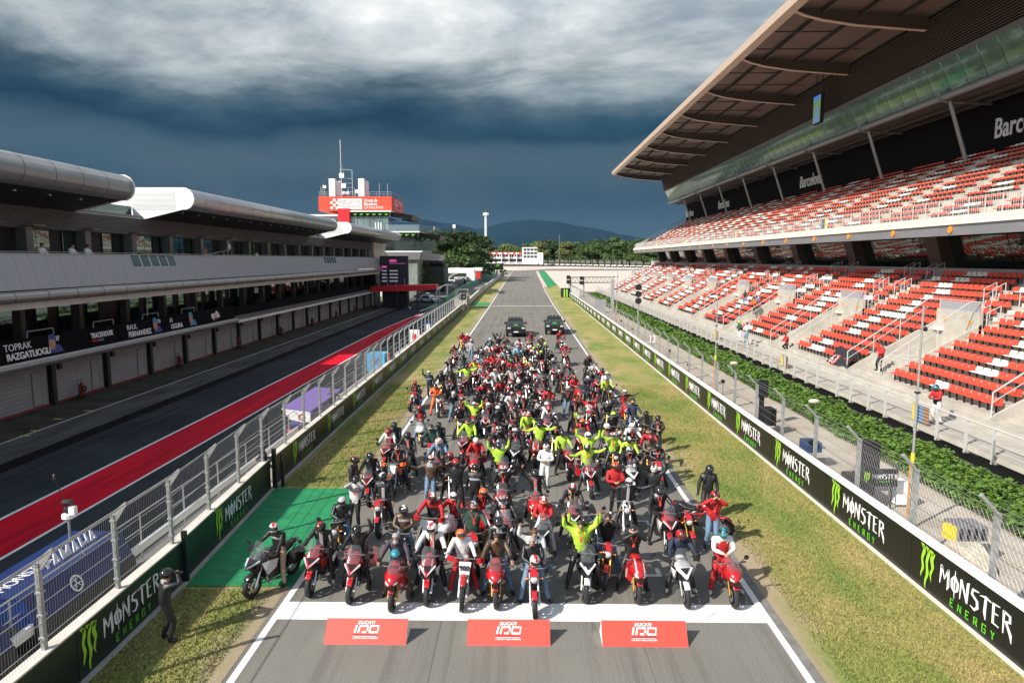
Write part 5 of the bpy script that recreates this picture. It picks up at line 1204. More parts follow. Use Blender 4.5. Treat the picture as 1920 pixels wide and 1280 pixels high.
# masts
def mast(x, y, h, r, label, head=False, mat=None):
    o = tag(empty('mast', (x, y, T(y))), label, 'mast'); m = MB(); m.tube((x, y, T(y)), (x, y, T(y) + h), r, 8, r2=r * .8); part(m, 'pole', mat or WPANEL, o)
    if head:
        m = MB(); m.tube((x, y, T(y) + h), (x, y, T(y) + h + 2.2), .05, 4); part(m, 'spike', GALV, o)
        for a in range(6): m = MB(); m.cb((x + 1.3 * cos(a), y + 1.3 * sin(a), T(y) + h - 1.0), (.7, .7, 1.5)); part(m, 'floodlight', WPANEL, o)
mast(-21.7, 412, 32.5, .75, 'tall white lighting mast with a ring of lamps left of the track', True)
mast(-32.5, 330, 21, .22, 'thin grey camera mast left of the white building', False, GALV); 
o = tag(empty('camera', (-32.5, 330, T(330) + 21)), 'white camera head on top of the thin grey mast', 'camera'); mb = MB(); mb.cb((-32.5, 329.8, T(330) + 21.6), (1.3, 1.2, 1.6)); part(mb, 'housing', WPANEL, o)
mast(-51, 400, 24, .3, 'white pole rising above the trees right of the tower'); mast(92, 520, 16, .18, 'thin dark pole before the far trees', False, GALVD); mast(28, 520, 22, .16, 'lone thin pole in the middle of the far trees', False, GALVD)

# ================================================================== TREES AND HILLS
def treemesh(seed, lobes, nl, h, w, leaf, pine=False):
    r = np.random.default_rng(seed); C_ = []
    for i in range(lobes):
        a = r.uniform(0, 6.28); q = r.uniform(0, 1) ** .6; zz = h * (r.uniform(.14, .9) if not pine else r.uniform(.55, .88)); C_.append((w * q * .62 * cos(a) * (1.25 - zz / h * .7), w * q * .62 * sin(a) * (1.25 - zz / h * .7), zz, w * r.uniform(.26, .42)))
    C_.append((0, 0, h * .82, w * .38)); C_ = np.array(C_)
    k = r.integers(0, len(C_), nl); d = r.normal(size=(nl, 3)); d /= np.linalg.norm(d, axis=1)[:, None]; d[:, 2] = np.abs(d[:, 2]) * .9 - .25
    rad = C_[k, 3] * (r.uniform(.75, 1.08, nl)); p = C_[k, :3] + d * rad[:, None] * np.array([1, 1, .8])
    s = leaf * r.uniform(.6, 1.4, nl); n1 = r.normal(size=(nl, 3)) * .6 + d; n1 /= np.linalg.norm(n1, axis=1)[:, None]; t1 = np.cross(n1, r.normal(size=(nl, 3))); t1 /= np.linalg.norm(t1, axis=1)[:, None]; t2 = np.cross(n1, t1)
    V = np.stack([p - t1 * s[:, None], p + t1 * s[:, None] * .9 - t2 * s[:, None] * .6, p + t2 * s[:, None], p + t1 * s[:, None], p - t2 * s[:, None], p - t1 * s[:, None] * .3 + t2 * s[:, None] * .8], axis=1).reshape(-1, 3); return V
def tree_proto(name, seed, h, w, mat, pine=False, n=2600, lobes=16):
    r = empty(name); V = treemesh(seed, lobes, n, h, w, h * .032, pine); me = trimesh('crown', V, mat); o = bpy.data.objects.new('crown', me); COL.objects.link(o); o.parent = r
    m = MB(); m.tube((0, 0, -.3), (.1, 0, h * .5), w * .045, 7, r2=w * .025)
    for a in range(5): m.tube((.1, 0, h * (.35 + .04 * a)), (w * .3 * cos(a * 1.3), w * .3 * sin(a * 1.3), h * .72), w * .018, 5, r2=w * .008)
    lpart(m, 'trunk', BARK, r); return r
tps = [tree_proto('broadleaf_tree', 1, 12, 10, LEAFA), tree_proto('broadleaf_tree', 2, 13, 9, LEAFB, lobes=12), tree_proto('stone_pine', 3, 12, 12, LEAFC, True, 3200, 18), tree_proto('broadleaf_tree', 4, 11, 11, LEAFA, lobes=20), tree_proto('poplar_tree', 5, 14, 6, LEAFA, lobes=14)]
tused = [False] * 5
def plant(k, x, y, s, label, g, rz=None):
    o = tps[k] if not tused[k] else copy_tree(tps[k]); tused[k] = True
    o.location = (x, y, T(y) - .2); o.scale = (s * random.uniform(.92, 1.08), s * random.uniform(.92, 1.08), s * random.uniform(.94, 1.06)); o.rotation_euler = (0, 0, random.uniform(0, 6.28) if rz is None else rz)
    tag(o, label, 'tree', g)
G1 = 'dark trees behind the paddock'
for k, x, y, s, l in ((2, -31.5, 232, 1.35, 'dark rounded pine nearest the control tower'), (2, -24.0, 226, 1.38, 'broad dark pine right behind the charcoal marquee'), (0, -19.5, 222, 1.15, 'bright green tree in front of the broad dark pine'), (3, -36.5, 245, 1.25, 'dark tree half hidden by the control tower'), (0, -14.5, 236, .95, 'low green tree at the right end of the dark paddock trees'), (3, -28, 205, .95, 'low dark tree above the gathered black roof'), (2, -20, 250, 1.30, 'pine behind the bright green paddock tree'), (0, -25.2, 160, .72, 'small green tree against the tower ground floor')):
    plant(k, x, y, s, l, G1)
KT = ('broad green', 'yellowish green', 'dark pine', 'low round green', 'narrow green')
def ordn(i):
    w = 'first second third fourth fifth sixth seventh eighth ninth tenth eleventh twelfth thirteenth fourteenth fifteenth sixteenth seventeenth eighteenth nineteenth'.split()
    t = ('twenty', 'thirty', 'forty')
    if i < 19: return w[i]
    n = i + 1; return (('twentieth', 'thirtieth', 'fortieth')[n // 10 - 2] if n % 10 == 0 else t[n // 10 - 2] + ' ' + w[n % 10 - 1])
G2 = 'trees behind the white corner building'; r6 = random.Random(21)
for i in range(24):
    x = -62 + i * 3.2 + r6.uniform(-1, 1); y = 500 + r6.uniform(-25, 40); plant(kk := r6.choice((0, 1, 3, 4, 0)), x, y, r6.uniform(.95, 1.4), KT[kk] + ' tree behind the white corner building, %s from the left of that row' % ordn(i), G2)
G3 = 'trees beyond the gravel trap'
for i in range(46):
    x = 14 + i * 2.6 + r6.uniform(-1.5, 1.5); y = 560 - i * 3.2 + r6.uniform(-15, 30); plant(kk := r6.choice((0, 1, 3, 4, 4, 2)), x, y, r6.uniform(1.05, 1.6) * (1.0 if i < 36 else .8), KT[kk] + ' tree beyond the gravel trap, %s from the left of that row' % ordn(i), G3)
# mountains
prof = [(-900, 448), (-300, 440), (300, 436), (640, 425), (760, 417), (790, 413), (820, 417), (850, 421), (880, 428), (895, 431), (915, 427), (940, 419), (965, 415), (1000, 413), (1040, 417), (1080, 424), (1120, 431), (1160, 440), (1205, 448), (1260, 455), (1400, 458), (1700, 452), (2300, 445), (3000, 450)]
mb = MB(); D = 7500.; rr = random.Random(2); pts = []
for (x0_, y0_), (x1_, y1_) in zip(prof[:-1], prof[1:]):
    n_ = max(1, int(abs(x1_ - x0_) / 14))
    for i in range(n_): f = i / n_; pts.append((x0_ + (x1_ - x0_) * f, y0_ + (y1_ - y0_) * f + rr.uniform(-1.0, 1.0)))
vs = []
for px_, py_ in pts:
    X = (px_ - 979) * D / 1280; H = 8.5 + (486 - py_) * D / 1280
    for f, g_ in ((-2600, 0.0), (-1500, .30), (-700, .62), (0, 1.0), (1500, .4)): vs.append((X * (1 + f / D), D + f + rr.uniform(-200, 200) * (0 < g_ < 1), 25 + (H - 25) * g_ * (1 + rr.uniform(-.1, .1) * (g_ < 1))))
n_ = len(pts); mb.add(vs, [(5 * i + j, 5 * i + 5 + j, 5 * i + 6 + j, 5 * i + 1 + j) for i in range(n_ - 1) for j in range(4)])
o = part(mb, 'hills', HAZEHILL, smooth=True); o['kind'] = 'structure'
# distant town roofs at the foot of the hills
tw_ = MB(); 
for i in range(160):
    x = rr.uniform(250, 900); y = rr.uniform(1900, 2600); w_ = rr.uniform(8, 24); h_ = rr.uniform(5, 16); tw_.box(x, x + w_, y, y + 10, T(y) - 2, T(y) + h_, rr.choice((0, 1, 2)))
o = part(tw_, 'distant_town', [CONCW, M('tile roof', (.3, .13, .08), .8), CONCD]); tag(o, 'pale houses of the distant town below the hills', 'town', kind='stuff')
# air
hz = MB(); hz.box(-26000, 26000, -400, 9900, -4, 520)
HZ = bpy.data.materials.new('haze'); HZ.use_nodes = True; ht = HZ.node_tree; ht.nodes.clear(); pv = ht.nodes.new('ShaderNodeVolumePrincipled'); pv.inputs['Density'].default_value = 0.000013; pv.inputs['Color'].default_value = (.40, .65, 1, 1); ho = ht.nodes.new('ShaderNodeOutputMaterial'); ht.links.new(pv.outputs[0], ho.inputs['Volume'])
hz_o = part(hz, 'haze', HZ); hz_o['kind'] = 'stuff'
# ================================================================== PEOPLE
CC = {'k': (.016, .016, .018), 'g': (.06, .062, .065), 'G': (.33, .33, .34), 's': (.42, .43, .44), 'w': (.64, .64, .62), 'r': (.40, .012, .016), 'o': (.72, .13, .03), 'n': (.40, .64, .05), 'b': (.015, .025, .055),
      'B': (.12, .20, .30), 't': (.02, .22, .27), 'e': (.02, .06, .045), 'E': (.02, .32, .06), 'm': (.085, .055, .035), 'y': (.42, .31, .19), 'p': (.045, .035, .055), 'l': (.28, .50, .62), 'c': (.16, .25, .34)}
CN = {'k': 'black', 'g': 'dark grey', 'G': 'grey', 's': 'silver', 'w': 'white', 'r': 'red', 'o': 'orange', 'n': 'neon yellow', 'b': 'navy', 'B': 'blue denim', 't': 'teal', 'e': 'dark green', 'E': 'bright green', 'm': 'brown', 'y': 'beige', 'p': 'dark purple', 'l': 'light blue', 'c': 'blue'}
def CM(c): return M('cloth ' + CN[c], CC[c], .42 if c in 'kgm' else .7, var=.25 if c != 'w' else .08, vs=12, bump=1.0, bs=11)
def band(t, p, base, z0, z1, acc, axis=2, ab=False):
    """a second colour between two heights of the object"""
    ob = t.nodes.new('ShaderNodeTexCoord'); sx = t.nodes.new('ShaderNodeSeparateXYZ'); t.links.new(ob.outputs['Object'], sx.inputs[0]); q = sx.outputs[axis]
    if ab: q = math_(t, 'ABSOLUTE', q)
    k = math_(t, 'MULTIPLY', math_(t, 'GREATER_THAN', q, z0), math_(t, 'LESS_THAN', q, z1))
    src = p.inputs['Base Color']; c = mixc(t, k, src.links[0].from_socket if src.links else tuple(src.default_value[:3]), acc); t.links.new(c, src); return k
def CMB(c, a, kind):
    n = 'jacket %s with %s %s' % (CN[c], CN[a], ('chest band', 'front panel', 'yoke')[kind])
    if n in MATS: return MATS[n]
    m = CM(c).copy(); m.name = n; MATS[n] = m; t = m.node_tree; p = t.nodes['Principled BSDF']
    if kind == 0: band(t, p, None, 1.24, 1.31, CC[a])
    elif kind == 1: band(t, p, None, -.045, .045, CC[a], 0)
    else: band(t, p, None, 1.36, 1.60, CC[a])
    return m
def HM(c): return M('helmet ' + CN[c], CC[c], .18, coat=.5)
def PM(c, v=0):
    b = CC[c] if c != 'k' else (.012, .012, .014)
    if v == 0: return M('paint ' + CN[c], b, .22, coat=.7)
    n = 'paint %s with %s' % (CN[c], ('', 'white stripes', 'black lower panels', 'white nose')[v])
    if n in MATS: return MATS[n]
    m = PM(c).copy(); m.name = n; MATS[n] = m; t = m.node_tree; p = t.nodes['Principled BSDF']; w = CC['w'] if c != 'w' else CC['r']
    if v == 1: band(t, p, None, .085, .115, w, 0, True)
    elif v == 2: band(t, p, None, -1, .66, (.015, .015, .017))
    else: band(t, p, None, -1.2, -.80, w, 1)
    return m
SKIN = M('skin', (.42, .24, .16), .55); SKIN2 = M('tan skin', (.33, .17, .10), .55); HAIRD = M('dark hair', (.03, .02, .015), .7); HAIRG = M('grey hair', (.30, .29, .28), .8)
VISOR = M('smoked visor', (.02, .022, .025), .06, coat=1.0); BOOT = M('black boots', (.014, .014, .014), .5); GLOVE = M('black gloves', (.016, .016, .017), .55)
P_T, P_S, P_L, P_B, P_G, P_F = [M('slot ' + n) for n in ('torso', 'sleeves', 'trousers', 'boots', 'hands', 'face')]
H_1, H_2 = M('slot helmet'), M('slot helmet stripe'); B_C, B_2 = M('slot paint'), M('slot paint two')
def ik(a, b, l1, l2, hint):
    a, b, hint = Vector(a), Vector(b), Vector(hint); d = b - a; D = min(d.length, (l1 + l2) * .995); d.normalize(); b2 = a + d * D
    x = (l1 * l1 - l2 * l2 + D * D) / (2 * D); h = sqrt(max(0, l1 * l1 - x * x)); hh = (hint - d * hint.dot(d)).normalized()
    return a + d * x + hh * h, b2
def body(kind, pose):
    """kind: seat, pillion, stand, astride, crouch ; pose letters as in the crowd table. Faces -Y."""
    if kind in ('seat', 'pillion'):
        up = .10 if kind == 'pillion' else 0; ln = .06 if pose in 'h' else -.02
        pel = Vector((0, .27, .92 + up)); mid = Vector((0, .24 - ln * .5, 1.10 + up)); che = Vector((0, .19 - ln, 1.30 + up)); nec = Vector((0, .13 - ln, 1.45 + up)); hd = Vector((0, .07 - ln, 1.57 + up))
    elif kind == 'crouch':
        pel = Vector((0, .12, .95)); mid = Vector((0, .06, 1.10)); che = Vector((0, -.02, 1.27)); nec = Vector((0, -.10, 1.40)); hd = Vector((0, -.17, 1.50))
    else:
        pel = Vector((0, .02, .96)); mid = Vector((0, .01, 1.12)); che = Vector((0, 0, 1.33)); nec = Vector((0, -.02, 1.51)); hd = Vector((0, -.05, 1.64))
        if kind == 'astride':
            for q in (pel, mid, che, nec, hd): q.y += .15
        if pose == 'b':   # bending over
            mid.y -= .10; che = Vector((0, -.30, 1.20)); nec = Vector((0, -.45, 1.24)); hd = Vector((0, -.55, 1.20))
    V = []; R = []; E_ = []; T_ = []
    def add(p, r, par=None, tg='t'):
        V.append(Vector(p)); R.append(r)
        if par is not None: E_.append((par, len(V) - 1)); T_.append(tg)
        return len(V) - 1
    ip = add(pel, (.175, .14)); im = add(mid, (.175, .135), ip, 't'); ic = add(che, (.205, .145), im, 't'); iN = add(nec, (.062, .062), ic, 't'); ih = add(hd, (.098, .105), iN, 'f'); it = add(hd + Vector((0, .012, .085)), (.07, .075), ih, 'f')
    nose = add(hd + Vector((0, -.112, -.015)), (.014, .02), ih, 'f')
    for s in (-1, 1):
        sh = che + Vector((s * .200, .01, .09)); 
        rest = {'seat': Vector((s * .37, -.29, 1.09)), 'pillion': Vector((s * .20, -.12, 1.02)), 'stand': Vector((s * .27, -.05, .86)), 'astride': Vector((s * .36, -.26, 1.08)), 'crouch': Vector((s * .12, -.30, 1.30))}[kind]
        hand = rest; hint = Vector((s * .7, .5, -.5))
        z0 = nec.z; y0 = nec.y
        if pose == 'u' or (pose == 'r' and s < 0) or (pose == 'l' and s > 0): hand = Vector((s * (.42 if pose == 'u' else .36), y0 - .10, z0 + .36)); hint = Vector((s, .1, -.5))
        elif pose == 'w': hand = Vector((s * .68, y0 - .10, z0 - .02 + .10 * s)); hint = Vector((0, .3, -1))
        elif pose == 'f': hand = Vector((s * .06, y0 - .26, z0 - .34)); hint = Vector((s, .3, -.4))
        elif pose == 'c': hand = Vector((s * .09, hd.y - .20, hd.z - .03)); hint = Vector((s, 0, -.7))
        elif pose == 'b': hand = Vector((s * .30, -.75, .98)); hint = Vector((s, .4, -.3))
        elif pose == 'd' : hand = Vector((s * .30, y0 - .06, z0 - .62)); hint = Vector((s, .8, 0))
        elb, hand = ik(sh, hand, .29, .26, hint)
        i1 = add(sh, (.092, .092), ic, 's'); im1 = add((sh + elb) / 2, (.072, .072), i1, 's'); i2 = add(elb, (.062, .062), im1, 's'); im2 = add((elb + hand) / 2, (.056, .056), i2, 's'); i3 = add(hand, (.038, .038), im2, 's')
        d = (hand - elb).normalized(); side = d.cross(Vector((0, 0, 1)) if abs(d.z) < .8 else Vector((0, 1, 0))).normalized(); nrm = side.cross(d)
        if kind in ('seat', 'astride') and hand == rest: nrm = Vector((0, 0, 1)); 
        pm = add(hand + d * .05, (.034, .02), i3, 'h')
        cur = -.4 if pose in 'hfb' else -.12
        for k, (o_, l_) in enumerate(((-.03, .062), (-.01, .072), (.01, .068), (.03, .052))):
            f1 = add(hand + d * (.085) + side * o_, (.0095, .0095), pm, 'h'); f2 = add(hand + d * (.085 + l_ * .55) + side * o_ * 1.1 + nrm * l_ * cur * .6, (.0085, .0085), f1, 'h'); add(hand + d * (.085 + l_ * .75) + side * o_ * 1.1 + nrm * l_ * cur * 1.6, (.0075, .0075), f2, 'h')
        th = add(hand + d * .03 - side * s * .045 , (.011, .011), i3, 'h'); add(hand + d * .075 - side * s * .058, (.009, .009), th, 'h')
        hip = pel + Vector((s * .095, 0, -.04))
        if kind == 'seat': ank = Vector((s * .36, .02, .10)); kh = Vector((s * .5, -1, .2)); toe = Vector((s * .05, -.17, -.05))
        elif kind == 'pillion': ank = Vector((s * .25, .36, .46)); kh = Vector((s * .6, -1, .4)); toe = Vector((s * .03, -.17, -.04))
        elif kind == 'astride': ank = Vector((s * .33, .08, .09)); kh = Vector((s * .3, -1, 0)); toe = Vector((s * .06, -.17, -.04))
        elif kind == 'crouch': ank = Vector((s * .16, .10 + s * .08, .09)); kh = Vector((0, -1, 0)); toe = Vector((s * .03, -.17, -.04))
        else: ank = Vector((s * .14, .02 + s * .04, .09)); kh = Vector((0, -1, 0)); toe = Vector((s * .04, -.17, -.04))
        kn, ank = ik(hip, ank, .44, .43, kh)
        a1 = add(hip, (.112, .112), ip, 'l'); a1b = add((hip + kn) / 2, (.098, .098), a1, 'l'); a2 = add(kn, (.078, .078), a1b, 'l'); a2b = add(kn * .6 + ank * .4, (.074, .074), a2, 'l'); a3 = add(ank + Vector((0, .0, .02)), (.058, .062), a2b, 'l'); a4 = add(ank + Vector((0, .02, -.045)), (.05, .05), a3, 'b'); add(ank + toe, (.05, .036), a4, 'b')
    me = bpy.data.meshes.new('p'); me.from_pydata([tuple(v) for v in V], E_, []); o = bpy.data.objects.new('p', me); COL.objects.link(o)
    md = o.modifiers.new('k', 'SKIN'); md.use_smooth_shade = True
    for i, r in enumerate(R): me.skin_vertices[0].data[i].radius = r
    me.skin_vertices[0].data[0].use_root = True
    sb_ = o.modifiers.new('s', 'SUBSURF'); sb_.levels = 1; sb_.render_levels = 1
    dg = bpy.context.evaluated_depsgraph_get(); m2 = bpy.data.meshes.new_from_object(o.evaluated_get(dg)); bpy.data.objects.remove(o)
    m2.name = 'body'; m2.materials.clear(); [m2.materials.append(x) for x in (P_T, P_S, P_L, P_B, P_G, P_F)]
    A = np.array([V[a] for a, b in E_]); Bv = np.array([V[b] for a, b in E_]); D = Bv - A; L2 = (D ** 2).sum(1)
    RR = np.array([(max(R[a]) + max(R[b])) / 2 for a, b in E_]); ti = {'t': 0, 's': 1, 'l': 2, 'b': 3, 'h': 4, 'f': 5}; TI = np.array([ti[t] for t in T_])
    n = len(m2.polygons); cen = np.zeros(n * 3); m2.polygons.foreach_get('center', cen); cen = cen.reshape(-1, 3)
    tt = np.clip(((cen[:, None] - A) * D).sum(2) / L2, 0, 1); ds = np.linalg.norm(cen[:, None] - (A + tt[..., None] * D), axis=2) / RR
    ix = TI[ds.argmin(1)]
    hb = cen[:, 2] > nec.z + .02 if pose != 'b' else np.zeros(n, bool)
    ix = np.where((ix == 0) & hb & (np.abs(cen[:, 0]) < .09), 5, ix)
    m2.polygons.foreach_set('material_index', ix.astype(np.int32)); m2.polygons.foreach_set('use_smooth', [True] * n); m2.update()
    return m2, hd, che
BODIES = {}
def getbody(kind, pose):
    if (kind, pose) not in BODIES: BODIES[(kind, pose)] = body(kind, pose)
    return BODIES[(kind, pose)]
def helmet_mesh():
    m = MB(); n = 16; k = 11; vs = []; fs = []; mi = []
    for j in range(k + 1):
        a = pi * j / k
        for i in range(n):
            b = 2 * pi * i / n; x = .128 * sin(a) * cos(b); y = .155 * sin(a) * sin(b); z = .138 * cos(a)
            if z < -.02: y -= .03 * min(1, (-z - .02) / .08) * (1 if sin(b) < 0 else -.2); x *= .95
            if z < -.09: z = -.09 - (-.09 - z) * .3
            vs.append((x, y, z))
    m2 = MB()
    for j in range(k):
        for i in range(n):
            f = (j * n + i, (j + 1) * n + i, (j + 1) * n + (i + 1) % n, j * n + (i + 1) % n)
            c = sum((Vector(vs[q]) for q in f), Vector()) / 4
            mi.append(1 if (abs(c.x) < .045 and c.z > -.02 and not (c.y < 0 and c.z < .05)) or c.z < -.075 else 0); fs.append(f)
    m.v = vs; m.f = fs; m.m = mi
    return m.mesh('helmet', [H_1, H_2], smooth=True)
def visor_mesh():
    m = MB(); vs = []
    for j in range(4):
        z = -.045 + .03 * j + .004
        for i in range(9):
            b = radians(-90 - 68 + 136 * i / 8); r = sqrt(max(0, 1 - (z / .142) ** 2)); vs.append((.131 * r * cos(b) * 1.02, .160 * r * sin(b) * 1.02 - (.012 if z < 0 else 0), z))
    m.add(vs, [(9 * j + i, 9 * j + i + 1, 9 * j + 10 + i, 9 * j + 9 + i) for j in range(3) for i in range(8)])
    return m.mesh('visor', VISOR, smooth=True)
ME_H, ME_V = helmet_mesh(), visor_mesh()
hm_ = MB(); hm_.ball((0, .02, .03), (.098, .108, .098), 12, 8); hm_.v = [(x, y + (.03 if z < 0 else .0), z if y > -.03 or z > .045 else .045) for x, y, z in hm_.v]; ME_HAIR = hm_.mesh('hair', HAIRD, smooth=True)
bd = MB(); bd.ball((0, -.055, -.085), (.066, .062, .07), 10, 6); ME_BEARD = bd.mesh('beard', HAIRG, smooth=True)
ey = MB(); ey.ball((0, 0, 0), .011, 6, 4); ME_EYE = ey.mesh('eye', DARK)
mo = MB(); mo.ball((0, 0, 0), (.028, .008, .008), 8, 4); ME_MOUTH = mo.mesh('mouth', M('lips', (.30, .10, .08), .6))
ln_ = MB(); 
for s in (-1, 1): ln_.add([(s * .075, 0, .12), (s * .095, 0, .12), (s * .012, -.02, -.10), (s * -.006, -.02, -.10)], [(0, 1, 2, 3)])
ln_.add([(-.03, -.025, -.10), (.03, -.025, -.10), (.03, -.03, -.19), (-.03, -.03, -.19)], [(0, 1, 2, 3)]); ME_LAN = ln_.mesh('lanyard', M('red lanyard', (.62, .06, .04), .6))
bk_ = MB(); bk_.ball((0, .17, .0), (.17, .13, .25), 10, 8); 
for s in (-1, 1): bk_.path([(s * .11, .10, .2), (s * .12, -.13, .12), (s * .13, -.12, -.12), (s * .14, .08, -.2)], .02, 5)
ME_PACK = bk_.mesh('backpack', BLK, smooth=True)
rng2 = random.Random(5)
def person(x, y, rz, kind, pose, hel, jac, leg, label, group=None, lan=False, pack=False, z=0, beard=False, hair=None, sc=None, boots=None, gloves=True):
    me, hd, che = getbody(kind, pose); r = tag(empty('person', (x, y, z), rz), label, 'person', group)
    sc = sc or rng2.uniform(.94, 1.04); r.scale = (sc * rng2.uniform(.97, 1.06), sc * rng2.uniform(.97, 1.06), sc); r.rotation_euler = (radians(rng2.uniform(-3, 3)), radians(rng2.uniform(-4, 4)), rz)
    o = bpy.data.objects.new('body', me); COL.objects.link(o); o.parent = r
    tor, slv = CM(jac[0]), CM(jac[1] if len(jac) > 1 else jac[0]); sk = SKIN if rng2.random() < .6 else SKIN2
    if jac[0] != 'n' and len(jac) > 1: tor = CMB(jac[0], jac[1], rng2.choice((0, 0, 1, 2)))
    elif jac[0] in 'kgrbm' and rng2.random() < .38: tor = CMB(jac[0], 'G' if jac[0] != 'r' else 'w', rng2.choice((0, 1, 2)))
    bare = hel.startswith('-')
    setmats(o, {'slot torso': tor, 'slot sleeves': slv, 'slot trousers': CM(leg), 'slot boots': boots or (BOOT if rng2.random() < .8 else M('white shoes', (.6, .6, .58), .6)), 'slot hands': GLOVE if (gloves and not bare and rng2.random() < .7) else sk, 'slot face': sk})
    if bare:
        hc = {'k': HAIRD, 'G': HAIRG, 'm': M('brown hair', (.10, .05, .025), .7)}[hel[1]]
        h = bpy.data.objects.new('hair', ME_HAIR); COL.objects.link(h); h.parent = r; h.location = hd; setmats(h, {'dark hair': hc})
        for s in (-1, 1): e = bpy.data.objects.new('eye', ME_EYE); COL.objects.link(e); e.parent = r; e.location = hd + Vector((s * .034, -.093, .012))
        e = bpy.data.objects.new('mouth', ME_MOUTH); COL.objects.link(e); e.parent = r; e.location = hd + Vector((0, -.094, -.052))
        if beard: b = bpy.data.objects.new('beard', ME_BEARD); COL.objects.link(b); b.parent = r; b.location = hd
    else:
        h = bpy.data.objects.new('helmet', ME_H); COL.objects.link(h); h.parent = r; h.location = hd + Vector((0, 0, .02)); h.rotation_euler = (rng2.uniform(-.12, .2) + (.6 if pose == 'b' else 0), 0, rng2.uniform(-.55, .55))
        setmats(h, {'slot helmet': HM(hel[0]), 'slot helmet stripe': HM(hel[1] if len(hel) > 1 else hel[0])})
        v = bpy.data.objects.new('visor', ME_V); COL.objects.link(v); v.parent = h
        if hel == 'kt': setmats(v, {'smoked visor': M('blue visor', (.10, .35, .45), .06, .6, coat=1.0)})
        elif rng2.random() < .22: setmats(v, {'smoked visor': sk}); v.scale = (.985, .93, .9)
    if lan: l = bpy.data.objects.new('lanyard', ME_LAN); COL.objects.link(l); l.parent = r; l.location = che + Vector((0, -.145, .03))
    if pack: l = bpy.data.objects.new('backpack', ME_PACK); COL.objects.link(l); l.parent = r; l.location = che
    return r

# ================================================================== MOTORCYCLES
def wheel(r, y, w, R_=.31, knob=False, front=True):
    m = MB(); m.lathe([(R_ - .085, -w * .45), (R_ - .03, -w * .5), (R_ - .008, -w * .3), (R_, 0), (R_ - .008, w * .3), (R_ - .03, w * .5), (R_ - .085, w * .45)], (0, 0, 0), 'X', 24)
    if knob:
        for i in range(24):
            a = 2 * pi * i / 24
            for s in (-.03, .03): m.cb((s, R_ * cos(a), R_ * sin(a)), (.03, .035, .035), rx=a)
    t = lpart(m, 'wheel', RUBBER, r, (0, y, R_))
    m = MB(); m.lathe([(R_ - .075, -w * .42), (R_ - .11, -w * .3), (R_ - .11, w * .3), (R_ - .075, w * .42)], (0, 0, 0), 'X', 20); m.lathe([(0, -.05), (.04, -.05), (.04, .05), (0, .05)], (0, 0, 0), 'X', 8)
    for i in range(10): a = 2 * pi * i / 10; m.tube((0, .03 * cos(a), .03 * sin(a)), (0, (R_ - .1) * cos(a + .15), (R_ - .1) * sin(a + .15)), .013, 4)
    lpart(m, 'rim', BLK, t)
    m = MB()
    for s in ((-1, 1) if front else (1,)): m.lathe([(.07, s * .065), (.15, s * .065), (.15, s * .072), (.07, s * .072)], (0, 0, 0), 'X', 16)
    lpart(m, 'brake_disc', SILV, t); return t
def rg(y, hw, zt, zm, zb, k=.6, v=.4): return [(0, y, zt), (hw * k, y, zt - .008), (hw, y, zm), (hw * v + .01, y, (zb + zm) / 2 - .02), (0.012, y, zb), (-.012, y, zb), (-hw * v - .01, y, (zb + zm) / 2 - .02), (-hw, y, zm), (-hw * k, y, zt - .008)]
